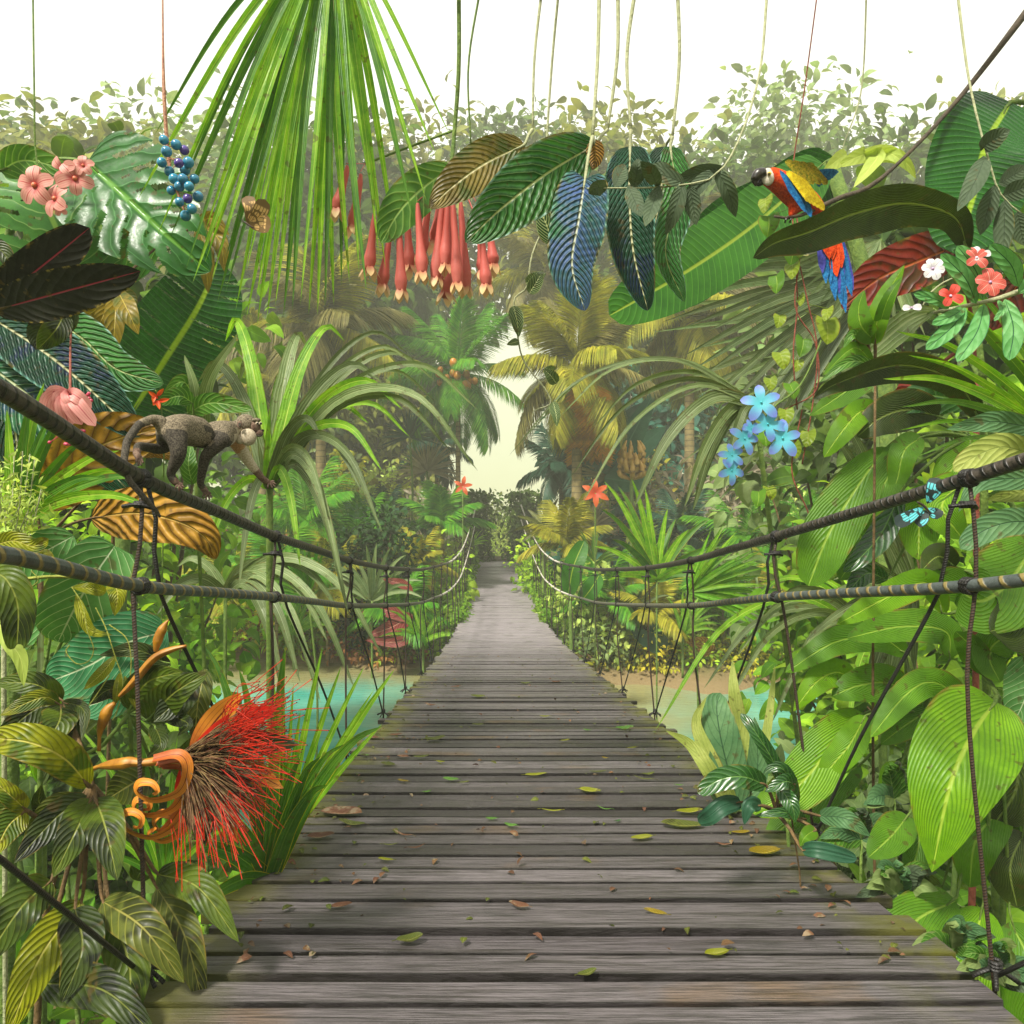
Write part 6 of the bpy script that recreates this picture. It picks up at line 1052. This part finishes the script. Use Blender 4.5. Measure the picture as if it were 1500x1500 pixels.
plant('dark_green_seedling', 'seedling with smooth dark green leaves overhanging the deck at the lower right', 'plant', g_(1190, 2.7), (1138, 1190, 2.55), [
  ([(1122, 1150, 2.5), (1090, 1138, 2.45), (1055, 1142, 2.45), (1022, 1162, 2.45)], 17, 'deep', dict(prof='oblong')), ([(1085, 1175, 2.5), (1060, 1180, 2.45), (1040, 1195, 2.45), (1023, 1204, 2.5)], 13, 'palmblue', dict(prof='oblong')), ([(1115, 1180, 2.5), (1098, 1180, 2.45), (1090, 1208, 2.45)], 11, 'palmblue', {}),
  ([(1165, 1150, 2.55), (1150, 1145, 2.5), (1120, 1160, 2.5)], 12, 'deep', {}), ([(1175, 1245, 2.45), (1200, 1245, 2.4), (1255, 1258, 2.4)], 12, 'palmblue', dict(prof='oblong')), ([(1195, 1215, 2.5), (1180, 1225, 2.45), (1172, 1240, 2.45)], 11, 'lime2', {}), ([(1140, 1150, 2.55), (1160, 1180, 2.5), (1165, 1205, 2.5)], 12, 'deep', {}),
  ([(1180, 1200, 2.6), (1150, 1190, 2.5), (1105, 1195, 2.5)], 9, 'deep', {}), ([(1200, 1195, 2.6), (1240, 1200, 2.5), (1275, 1225, 2.5)], 14, 'bluegreen', {})], sw=.004, sm='stemb', stempts=[(1170, 1260, 2.6)])
for i, (px, py, d) in enumerate(((1262, 1230, 2.9), (1315, 1310, 2.6), (1310, 1170, 3.1), (1395, 1390, 2.3), (1460, 1430, 2.1))):
    rg = random.Random(i+60); b = g_(px, d)
    plant('grey_green_herb', ['soft grey green leaves beside the deck under the slanting black cord', 'soft grey green leaves lower down behind the nearest right cord', 'shaded grey green leaves behind the overlapping lime leaves', 'grey green leaves close to the viewer beside the deck', 'grey green leaves below the largest lime leaf'][i], 'herb', b, (px, py, d),
      [([(px, py, d), (px+math.cos(a)*l*.5, py-math.sin(a)*l*.5-10, d-.05), (px+math.cos(a)*l, py-math.sin(a)*l*.7, d-.1)], 11+rg.random()*6, ['bluegreen', 'fgrey', 'sage', 'green'][k % 4], {}) for k, (a, l) in enumerate([(rg.uniform(-.6, 3.7), rg.uniform(35, 75)) for _ in range(14)])], sw=.008)

# ------------------------------------------------------------------ animals
def skin_mesh(chain, name):
    """one continuous body: joints {name: (point, radius)}, edges between joints"""
    J, E = chain; names = list(J); me = bpy.data.meshes.new(name); me.from_pydata([tuple(J[n][0]) for n in names], [(names.index(a), names.index(b)) for a, b in E], [])
    ob = bpy.data.objects.new(name, me); COL.objects.link(ob); md = ob.modifiers.new('skin', 'SKIN')
    for i, n in enumerate(names):
        r = J[n][1]; me.skin_vertices[0].data[i].radius = (r, r) if not isinstance(r, tuple) else r
    me.skin_vertices[0].data[0].use_root = True
    md.branch_smoothing = .6; md.use_smooth_shade = True
    sd = ob.modifiers.new('sub', 'SUBSURF'); sd.levels = 2; sd.render_levels = 2
    bpy.context.view_layer.update(); dg = bpy.context.evaluated_depsgraph_get(); nm = bpy.data.meshes.new_from_object(ob.evaluated_get(dg)); bpy.data.objects.remove(ob)
    V = np.empty(len(nm.vertices)*3); nm.vertices.foreach_get('co', V); V = V.reshape(-1, 3); Q = [tuple(p.vertices) if len(p.vertices) == 4 else tuple(p.vertices)+(p.vertices[-1],) for p in nm.polygons if len(p.vertices) in (3, 4)]
    return V, np.array(Q)
def fur(name, a, b, sc=70, kk=.8):
    s = NT(name); nz = s.noise(s.obj(), sc, 5, .8); n2 = s.noise(s.obj(), 14, 3, .5)
    col = s.mix(s.rng(nz, .38, .62), lin(a, kk), lin(b, kk)); col = s.mix(s.rng(n2, .35, .65, 0, .4), col, s.mix(1., col, (.5, .48, .45, 1), 'MULTIPLY')); return s.pbr(col, .9, nz, .5, .004, spec=.15)
M['furgrey'] = fur('fur_grizzled', '453d32', '9c8f78', 220); M['furdark'] = fur('fur_dark_grey', '26231f', '625b50', 220); M['furpale'] = fur('fur_pale', 'a89880', 'd4c8b0', 220); M['furtan'] = fur('fur_tan', 'a87c54', 'd0a47c', 220); M['skinb'] = fur('skin_brown', '5a443a', '8a7464', 120); M['eye'] = plain('eye_dark', '0a0604', '1a1008', .1)
q = 2.2/F
def px_(x, y, d): return P(x, y, d)
J = {'pelvis': (P(250, 622, 2.12), (23.2*q, 25.2*q)), 'spine': (P(272, 623, 2.18), (26*q, 30*q)), 'chest': (P(300, 630, 2.25), (28*q, 31*q)), 'shoulder': (P(326, 628, 2.3), (20.7*q, 22.8*q)), 'neck': (P(345, 624, 2.34), 14.16*q), 'head': (P(359, 617, 2.36), 17.7*q), 'crownh': (P(366, 609, 2.37), 12.98*q),
 'face': (P(374, 622, 2.37), 10.62*q), 'muzzle': (P(380, 629, 2.37), 5.9*q),
 'rump': (P(239, 617, 2.1), 16.52*q), 't1': (P(225, 608, 2.08), 7.08*q), 't2': (P(203, 617, 2.03), 5.9*q), 't3': (P(186, 641, 1.96), 5.31*q), 't4': (P(181, 672, 1.9), 4.72*q), 't5': (P(190, 700, 1.89), 4.25*q), 't6': (P(213, 726, 1.9), 3.78*q), 't7': (P(228, 742, 1.92), 3.07*q), 't8': (P(235, 753, 1.93), 1.77*q),
 'hipN': (P(256, 634, 2.08), 17.7*q), 'kneeN': (P(264, 659, 2.07), 11.8*q), 'ankN': (P(249, 690, 2.09), 6.49*q), 'footN': (P(257, 702, 2.09), 5.9*q), 'toeN': (P(264, 707, 2.1), 4.13*q),
 'hipF': (P(240, 632, 2.16), 14.16*q), 'kneeF': (P(241, 655, 2.2), 8.85*q), 'ankF': (P(202, 648, 2.06), 5.9*q), 'footF': (P(200, 660, 2.02), 5.31*q), 'toeF': (P(206, 670, 2.0), 4.13*q),
 'shN': (P(326, 640, 2.24), 14.16*q), 'elN': (P(300, 664, 2.24), 8.85*q), 'wrN': (P(293, 704, 2.27), 5.31*q), 'haN': (P(300, 714, 2.28), 5.31*q), 'palN': (P(304, 719, 2.29), 4.13*q),
 'shF': (P(343, 638, 2.38), 12.98*q), 'elF': (P(364, 672, 2.44), 8.85*q), 'wrF': (P(385, 698, 2.48), 5.31*q), 'haF': (P(395, 704, 2.5), 5.31*q)}
E = [('pelvis', 'spine'), ('spine', 'chest'), ('chest', 'shoulder'), ('shoulder', 'neck'), ('neck', 'head'), ('head', 'crownh'), ('head', 'face'), ('face', 'muzzle'), ('pelvis', 'rump'), ('rump', 't1')]+[(f't{i}', f't{i+1}') for i in range(1, 8)]
E += [('pelvis', 'hipN'), ('hipN', 'kneeN'), ('kneeN', 'ankN'), ('ankN', 'footN'), ('footN', 'toeN'), ('pelvis', 'hipF'), ('hipF', 'kneeF'), ('kneeF', 'ankF'), ('ankF', 'footF'), ('footF', 'toeF'), ('shoulder', 'shN'), ('shN', 'elN'), ('elN', 'wrN'), ('wrN', 'haN'), ('haN', 'palN'), ('shoulder', 'shF'), ('shF', 'elF'), ('elF', 'wrF'), ('wrF', 'haF')]
V, Q = skin_mesh((J, E), 'monkey')
# colour zones by nearest landmark
def zones(V, Q, marks):
    C = V[Q].mean(1); best = np.full(len(Q), 9e9); m = np.zeros(len(Q), int)
    for (p, r, mi) in marks:
        d = np.linalg.norm(C-np.array(tuple(p)), axis=1)/r; k = d < best; best[k] = d[k]; m[k] = mi
    return m
mk = [(P(250, 612, 2.12), 1, 0), (P(275, 608, 2.18), 1, 0), (P(300, 612, 2.25), 1, 0), (P(325, 616, 2.28), 1, 0), (P(345, 612, 2.34), 1, 0), (P(362, 603, 2.36), 1.1, 0), (P(275, 640, 2.18), .8, 0), (P(300, 645, 2.2), .8, 0),
      (P(258, 640, 2.02), 1, 1), (P(264, 660, 2.03), 1.2, 1), (P(249, 690, 2.06), 1.4, 1), (P(241, 655, 2.2), 1, 1), (P(202, 648, 2.06), 1.4, 1), (P(322, 642, 2.2), 1., 1), (P(300, 664, 2.22), 1.2, 1), (P(293, 704, 2.25), 1.5, 1), (P(185, 645, 1.97), 1.6, 1), (P(190, 700, 1.89), 2, 1), (P(225, 610, 2.08), 1, 0),
      (P(366, 633, 2.34), 1.1, 2), (P(374, 627, 2.34), .7, 2), (P(380, 624, 2.35), .7, 5), (P(374, 616, 2.35), .55, 5), (P(340, 650, 2.36), 1, 3), (P(364, 672, 2.42), 1.2, 2), (P(385, 698, 2.48), 1.2, 4), (P(395, 704, 2.5), 1.6, 4), (P(262, 706, 2.09), 1.2, 4), (P(302, 717, 2.28), 1.2, 4), (P(202, 666, 2.02), 1.2, 4), (P(240, 614, 2.02), .35, 2)]
mb = MB(); mb.add(V, Q, np.zeros((len(V), 2))); mb.M[0] = zones(V, Q, mk)
ball(mb, P(360, 616, 2.35), 15.5*q, 0, 12, (1, .85, .95)); ball(mb, P(363, 636, 2.335), 13.5*q, 2, 12, (1, .6, 1.)); ball(mb, P(352, 639, 2.33), 8*q, 2, 9, (1, .7, 1.)); ball(mb, P(351, 618, 2.312), 5*q, 5, 9, (.8, .45, 1.25)); ball(mb, P(351, 618, 2.303), 2.8*q, 1, 7, (.8, .4, 1.3))
ball(mb, P(374, 620, 2.345), 8.5*q, 5, 10, (.9, .9, 1.2)); ball(mb, P(379.5, 630, 2.35), 7*q, 5, 10, (1, .9, .9)); ball(mb, P(375.5, 611, 2.335), 5.5*q, 0, 9, (1.3, .9, .6)); ball(mb, P(385, 626.5, 2.35), 2.2*q, 1, 7)
for (x, y, d) in ((376.5, 616, 2.318), (381.5, 616, 2.335)): ball(mb, P(x, y, d), 2.6*q, 2, 7); ball(mb, P(x+.7, y, d-.004), 1.7*q, 6, 7)
leaf(mb, [P(375, 632.5, 2.324), P(381, 634, 2.325), P(386, 632, 2.34)], 1.1*q, 'lance', m=1, n=6, mm=2)
def fingers(hx, hy, d, ends, r=1.5):
    for (x, y, dd) in ends: a, b = P(hx, hy, d), P(x, y, dd); tube(mb, [a, a.lerp(b, .5)+Vector((0, -.004, .004)), b], [r*q*1.2, r*q, r*q*.8], 7, 6, 4)
fingers(395, 704, 2.5, [(402, 701, 2.49), (404, 705, 2.48), (403, 709, 2.48), (399, 711, 2.47), (392, 711, 2.46)]); fingers(303, 717, 2.28, [(309, 719, 2.27), (310, 723, 2.27), (307, 727, 2.27), (302, 728, 2.27), (297, 724, 2.27)])
fingers(262, 706, 2.09, [(268, 705, 2.08), (270, 709, 2.08), (268, 713, 2.08), (263, 715, 2.08), (257, 712, 2.08)]); fingers(205, 668, 2.0, [(209, 669, 1.98), (210, 673, 1.97), (207, 676, 1.96), (203, 676, 1.96), (199, 672, 1.96)])
o = mb.build('long_tailed_monkey', [M['furgrey'], M['furdark'], M['furpale'], M['furtan'], M['skinb'], M['skinb'], M['eye']], loc=P(293, 722, 2.3)); o.location.z -= .009; tag(o, 'grey long tailed monkey walking down the thick left handrail', 'monkey')

# parrot
M['pred'] = fur('plumage_red', 'b82c0c', 'f05a20', 110); M['pyel'] = fur('plumage_yellow', 'c8a812', 'ecd42c', 90); M['pblue'] = fur('plumage_blue', '12508f', '2f86c0', 90); M['pwhite'] = fur('face_white', 'c8bca8', 'f0e8dc', 60); M['pgrey'] = plain('beak_dark', '16120f', '3a3028', .3); M['pviol'] = fur('plumage_violet', '3a3a90', '5a5ab8', 90); M['pgreen'] = fur('plumage_green_yellow', '6a7a1c', 'b8a82c', 110)
d = 3.3; q = d/F
J = {'body': (P(1172, 285, d), (28.8*q, 25.2*q)), 'belly': (P(1168, 300, d), 15*q), 'breast': (P(1150, 272, d-.02), (24.0*q, 22.8*q)), 'neck': (P(1135, 262, d-.03), 16*q), 'head': (P(1123, 256, d-.04), 15*q), 'top': (P(1121, 250, d-.04), 10*q), 'back': (P(1192, 298, d+.02), (20.4*q, 18.0*q)), 'rump': (P(1206, 316, d+.03), 9*q), 'leg': (P(1160, 312, d), 6*q), 'foot': (P(1158, 319, d), 3*q)}
E = [('body', 'breast'), ('body', 'belly'), ('breast', 'neck'), ('neck', 'head'), ('head', 'top'), ('body', 'back'), ('back', 'rump'), ('belly', 'leg'), ('leg', 'foot')]
V, Q = skin_mesh((J, E), 'parrot'); mb = MB(); mb.add(V, Q, np.zeros((len(V), 2)))
ball(mb, P(1125, 259, d-.066), 11*q, 3, 10, (.85, .5, 1.15)); ball(mb, P(1127, 254.5, d-.088), 2.6*q, 5, 8); ball(mb, P(1126.5, 254.5, d-.096), 1.5*q, 4, 7)
tube(mb, [P(1119, 253, d-.07), P(1111, 255, d-.075), P(1106, 263, d-.075), P(1107, 273, d-.075)], np.array([7, 8, 6, .8])*q, 16, 12, 4); tube(mb, [P(1116, 266, d-.05), P(1111, 270, d-.05), P(1108, 269, d-.05)], np.array([5, 4, 1.5])*q, 8, 8, 4)
def feather(x0, y0, x1, y1, w, m, dd0, dd1, roll=0): a, b = P(x0, y0, dd0), P(x1, y1, dd1); leaf(mb, [a, a.lerp(b, .5)+Vector((.004, -.006, 0)), b], w*q, (.4, .3), n=8, mm=4, m=m, fold=.2, roll=roll)
for i in range(14): t = i/13; feather(1146+t*26, 254+t*28, 1176+t*12, 300+t*18-8*(1-t), 4.2, 2, d-.105+.02*t, d-.1)           # folded near wing: long blue feathers
for i in range(9): t = i/8; feather(1142+t*8, 249+t*18, 1160+t*20, 285+t*26, 3.4, 2, d-.11, d-.112)
for r_ in range(6):
    for i in range(5): t = r_/5; feather(1152+t*24+i*4-8*t*.5, 251+t*26+i*2.5, 1163+t*22+i*5.5, 266+t*30+i*3, 4.2, 1, d-.118-.001*r_, d-.124, .1)
for i in range(9): t = i/8; feather(1190+t*2, 248+t*4, 1204+t*27-abs(t-.6)*6, 274-t*22, 4, 2, d+.06, d+.08)                     # raised far wing
for r_ in range(4):
    for i in range(6): feather(1150+r_*9+i*3, 236+i*3+r_*2, 1162+r_*10+i*4, 245+i*5, 4.5, 7, d+.05-.004*r_, d+.045)
for i in range(9): t = i/8; feather(1198+t*12, 312, 1208+t*14, 380-abs(t-.5)*20, 4.5, 0, d+.02, d+.0)
for (x, y, m_, w) in ((1205, 400, 6, 4.5), (1210, 415, 2, 4.5), (1224, 440, 2, 4.5), (1233, 446, 2, 4.5), (1220, 380, 0, 6), (1226, 405, 0, 6), (1233, 392, 0, 6), (1250, 425, 6, 4), (1217, 417, 2, 4), (1239, 458, 2, 4.5), (1248, 434, 2, 4), (1243, 400, 2, 3.6), (1230, 430, 6, 4), (1222, 400, 0, 4.5), (1228, 385, 0, 4), (1212, 395, 6, 3.6), (1236, 415, 6, 4), (1216, 375, 0, 5), (1240, 382, 6, 3)): feather(1200+(x-1215)*.45, 312, x, y, w*1.35, m_, d+.06-.004*w, d+.03-.004*w)
for dx in (-4, 3): tube(mb, [P(1158+dx, 317, d-.01), P(1155+dx, 322, d-.03), P(1154+dx, 326, d-.02)], 1.5*q, 6, 6, 4)
mb.M[0] = zones(V, Q, [(P(1172, 285, d), 1, 0)])
o = mb.build('parrot', [M['pred'], M['pyel'], M['pblue'], M['pwhite'], M['pgrey'], M['pyel'], M['pviol'], M['pgreen']], loc=P(1158, 320, d)); tag(o, 'scarlet macaw parrot with yellow and blue wings perched on a twig', 'parrot')
th = thing('perch_branch', 'dark twig on which the parrot sits', 'branch', P(1290, 262, 3.35)); mb = MB(); tube(mb, [P(1540, -30, 3.5), P(1400, 150, 3.5), P(1290, 262, 3.4), P(1225, 292, 3.32), P(1165, 318, 3.29), P(1134, 317, 3.28)], [.02, .014, .010, .008, .012, .006], 30, 8); mb.build('bough', M['barkdark'], th)

# butterflies
def butter(name, label, c, wings, bodyp, mats, br_=.004):
    mb = MB(); tube(mb, [P(*p) for p in bodyp], [br_*.5, br_, br_*.9, br_*.4], 12, 8, 1)
    a, b = P(*bodyp[0]), P(*bodyp[1]); dv = (a-b).normalized()
    for sg in (-1, 1): tube(mb, [a, a+dv*.02+Vector((sg*.006, 0, .004)), a+dv*.034+Vector((sg*.012, 0, .008))], .0005, 6, 4, 1)
    for i, (pts, w, pr) in enumerate(wings): leaf(mb, [P(*p) for p in pts], w*pts[0][2]/F, pr, n=14, mm=8, fold=.05, seed=i, m=0)
    tag(mb.build(name, mats, loc=P(*bodyp[1])), label, 'butterfly')
def wing(name, base, dark, spots):
    s = NT(name); u, v = s.uv(); a = s.math('ABSOLUTE', s.math('MULTIPLY_ADD', v, 2., -1.)); fr = s.math('ABSOLUTE', s.math('MULTIPLY_ADD', s.math('FRACT', s.math('MULTIPLY', v, 5.)), 2., -1.))
    e_ = s.math('MAXIMUM', s.rng(u, .74, .8), s.math('MAXIMUM', s.rng(fr, .7, .85), s.rng(a, .82, .9)))
    vo = s.n('TexVoronoi'); s.put(vo.inputs['Vector'], s.obj()); vo.inputs['Scale'].default_value = spots; e_ = s.math('MAXIMUM', e_, s.rng(vo.outputs['Distance'], .52, .6))
    return s.pbr(s.mix(e_, lin(base, .9), lin(dark, .6)), .6, None, trans=.15)
M['wingblue'] = wing('wing_turquoise', '5ac0c8', '16302e', 60); M['wingtan'] = wing('wing_tan', 'd8b070', '8a6a3a', 45); M['bbody'] = plain('insect_body', '2a2018', '4a3a28')
butter('butterfly', 'turquoise and black butterfly resting on the first right suspender cords', None, [([(1358, 738, 2.1), (1368, 718, 2.08), (1374, 700, 2.08)], 12, (.8, .3)), ([(1354, 742, 2.1), (1335, 755, 2.08), (1311, 768, 2.08)], 10, (.9, .3)), ([(1360, 744, 2.1), (1370, 752, 2.09), (1374, 745, 2.09)], 9, (.7, .3)), ([(1357, 747, 2.1), (1350, 760, 2.09), (1340, 766, 2.09)], 10, (.7, .3))], [(1343, 735, 2.09), (1352, 740, 2.09), (1358, 746, 2.09), (1364, 752, 2.09)], [M['wingblue'], M['bbody']])
butter('butterfly', 'tan and brown moth among the hanging palm blades', None, [([(361, 326, 2.7), (366, 305, 2.68), (362, 287, 2.68)], 10, (.9, .3)), ([(364, 328, 2.7), (380, 312, 2.66), (388, 292, 2.64)], 11, (.8, .35)), ([(364, 330, 2.7), (380, 327, 2.68), (397, 330, 2.66)], 13, (.6, .35)), ([(363, 328, 2.7), (372, 318, 2.69), (378, 312, 2.69)], 9, (.7, .3))], [(356, 324, 2.68), (361, 327, 2.68), (366, 331, 2.68), (372, 334, 2.68)], [M['wingtan'], M['bbody']])

# ------------------------------------------------------------------ fallen leaves on the deck
FL = [(785, 1137, 17, 'yelgreen', 'largest yellow green fallen leaf near the middle of the deck'), (590, 1146, 9, 'yellow', 'oval yellow fallen leaf on the left half of the deck'), (625, 1162, 7, 'green', 'folded green fallen leaf left of the middle of the deck'), (748, 1212, 10, 'green', 'green triangular fallen leaf at the near middle of the deck'), (500, 1194, 32, 'dry', 'large crumpled rust brown fallen leaf at the near left of the deck'), (515, 1210, 22, 'olive', 'long olive fallen leaf overlapping the grey crumpled one'), (470, 1228, 20, 'dry', 'large grey tan crumpled fallen leaf at the left edge of the deck'),
 (565, 1262, 12, 'yelgreen', 'yellow leaf cut by the near left planks'), (610, 1244, 14, 'dry', 'whitish strip of dry leaf on a near plank'), (850, 1230, 0, 'green', ''), (617, 1111, 12, 'olive', 'dark olive fallen leaf pair member on the left half'), (590, 1110, 9, 'dry', 'reddish dry leaf beside the dark olive fallen leaf'), (645, 1118, 8, 'yelgreen', 'small upright yellow green leaf left of the middle'), (568, 1122, 12, 'olive', 'flat olive leaf close to the left deck knot'), (535, 1108, 6, 'green', 'tiny green leaf by the second left deck knot'),
 (798, 1051, 8, 'yelgreen', 'pale green fallen leaf right of the middle far down the deck'), (828, 1086, 8, 'yelgreen', 'small yellow green leaf on the right half'), (860, 1071, 6, 'green', 'tiny green leaf on the right half'), (915, 1069, 14, 'green', 'scattered green leaf near the right side of the deck'), (895, 1068, 10, 'olive', 'thin olive leaf left of the scattered green leaf'), (926, 1097, 8, 'yelgreen', 'curled yellow green leaf on the right half'), (886, 1112, 5, 'yellow', 'tiny yellow leaf right of the middle'), (864, 1161, 17, 'yelgreen', 'long pointed yellow green leaf lying diagonally'), (876, 1132, 14, 'olive', 'narrow serrated olive leaf on the right half'), (950, 1136, 10, 'olive', 'flat olive leaf towards the right edge'),
 (943, 1143, 16, 'olive', 'thin twig like leaf towards the right edge'), (995, 1152, 6, 'green', 'pale green curled leaf near the right edge'), (1000, 1212, 32, 'olive', 'biggest curled olive leaf at the near right of the deck'), (1010, 1192, 20, 'yelgreen', 'broad yellow green leaf behind the biggest curled leaf'), (940, 1230, 18, 'yelgreen', 'curved yellow green leaf left of the biggest curled leaf'), (905, 1205, 5, 'deep', 'tiny bright green scrap on a near plank'), (1120, 1252, 26, 'yellow', 'large yellow leaf on the nearest planks at the right'), (1085, 1222, 14, 'yellow', 'torn yellow leaf under the seedling'), (885, 1187, 12, 'green', 'curled green leaf strip right of the middle'), (810, 1190, 18, 'yelgreen', 'very narrow yellow green leaf on a near plank'),
 (700, 1063, 9, 'olive', 'flat olive leaf far down the left half'), (637, 1085, 16, 'olive', 'long brown olive leaf on the left half'), (545, 1082, 10, 'dry', 'rust brown leaf by the left edge'), (580, 1078, 10, 'dry', 'rust coloured scrap left of the long brown leaf'), (630, 1034, 9, 'dry', 'tan leaf on the left half far down'), (668, 1007, 8, 'dry', 'reddish leaf far down near the middle'), (700, 1022, 11, 'olive', 'dark olive leaf far down near the middle'), (815, 1000, 8, 'dry', 'brown leaf far down right of the middle'), (770, 1002, 8, 'olive', 'olive leaf far down in the middle'), (760, 1148, 0, 'green', ''), (660, 1144, 12, 'green', 'twisted green leaf in the near left half'), (680, 1148, 8, 'olive', 'twisted dark leaf beside the twisted green one'), (587, 1143, 0, 'green', ''), (500, 1147, 10, 'yellow', 'narrow yellow leaf at the left edge of the deck'), (590, 1225, 18, 'dry', 'reddish curled stalk on a near plank'), (572, 1240, 12, 'olive', 'knotted olive twig on a near plank'),
 (720, 1202, 9, 'green', 'ragged pale green leaf left of the green triangular leaf'), (1060, 1240, 10, 'dry', 'dry tan scrap at the near right'), (760, 1330, 16, 'dry', 'rust brown leaf on the planks nearest the viewer'), (600, 1380, 20, 'olive', 'olive leaf on the planks nearest the viewer'), (960, 1340, 18, 'yellow', 'yellow leaf on the planks nearest the viewer'), (500, 1330, 16, 'dry', 'tan leaf at the near left corner of the deck'), (1050, 1400, 20, 'yelgreen', 'yellow green leaf at the near right corner of the deck'), (860, 1430, 16, 'olive', 'small olive leaf closest of all to the viewer')]
def on_deck(px, py):
    lo, hi = 1., 36.
    for _ in range(40):
        m_ = (lo+hi)/2; yy = 750+(CZ-prof_at(m_))*F/m_
        lo, hi = (m_, hi) if yy > py else (lo, m_)
    return Vector(((px-750)*m_/F, m_, prof_at(m_)))
for i, (x, y, r, mt, lb) in enumerate(FL):
    if not r: continue
    c = on_deck(x, y); rr = r*c.y/F; a = R.uniform(-.5, .5)+(math.pi if i % 2 else 0); dv = Vector((math.cos(a), math.sin(a)*1.0, 0)); cu = R.uniform(.15, .5)
    mb = MB(); leaf(mb, [c-dv*rr+Vector((0, 0, .008+cu*rr*.35)), c+Vector((0, 0, .007)), c+dv*rr+Vector((0, 0, .008+cu*rr*.6))], rr*R.uniform(.3, .55) if 'narrow' not in lb and 'thin' not in lb and 'strip' not in lb and 'twig' not in lb and 'stalk' not in lb else rr*.14, (.6, .6), nrm=(0, 0, 1), fold=.3, wave=.06, wn=2, n=16, mm=6, seed=i)
    tube(mb, [c-dv*rr+Vector((0, 0, .008+cu*rr*.35)), c-dv*rr*1.3+Vector((0, 0, .012))], .0012, 4, 5)
    tag(mb.build('fallen_leaf', M[mt]), lb, 'fallen leaf', 'fallen leaves on the deck')

rg = np.random.default_rng(77); n = 520; lx = np.where(rg.random(n) < .55, np.sign(rg.normal(0, 1, n))*rg.uniform(.7, 1.06, n), rg.uniform(-1, 1, n)); ld = 2.1+rg.random(n)**1.6*11
pos = np.stack([np.array([cx(v) for v in ld])+lx, ld, np.array([prof_at(v) for v in ld])+.008], 1); dr = rg.normal(0, 1, (n, 3)); dr[:, 2] = rg.uniform(.0, .3, n)
for nm, mt, sl_, lb in (('leaf_litter', 'dry', slice(0, 300), 'tiny dry brown leaf scraps strewn over the deck'), ('green_litter', 'olive', slice(300, 520), 'tiny green leaf scraps strewn over the deck')):
    mb = MB(); scatter(mb, pos[sl_], dr[sl_], rg.uniform(.012, .045, n)[sl_], 'broad', 0, (0, 0, 1), .3, rg); tag(mb.build(nm, M[mt], loc=(0, 0, 0)), lb, None, kind='stuff')

# ------------------------------------------------------------------ the damp air
hb = bpy.data.meshes.new('haze'); X0, X1, Y0, Y1, Z0, Z1 = -166, 166, -16, 206, -6, 46
hv = [(x, y, z) for x in (X0, X1) for y in (Y0, Y1) for z in (Z0, Z1)]
hb.from_pydata(hv, [], [(0, 1, 3, 2), (4, 6, 7, 5), (0, 4, 5, 1), (2, 3, 7, 6), (0, 2, 6, 4), (1, 5, 7, 3)]); ho = bpy.data.objects.new('haze', hb); COL.objects.link(ho)
hm = bpy.data.materials.new('haze_air'); hm.use_nodes = True; t = hm.node_tree; t.nodes.clear(); o_ = t.nodes.new('ShaderNodeOutputMaterial'); pv = t.nodes.new('ShaderNodeVolumePrincipled')
pv.inputs['Color'].default_value = (.97, 1., .80, 1); pv.inputs['Density'].default_value = HAZE; pv.inputs['Anisotropy'].default_value = .0; t.links.new(pv.outputs[0], o_.inputs['Volume']); hb.materials.append(hm)
tag(ho, 'pale warm mist filling the air of the jungle', None, kind='stuff')
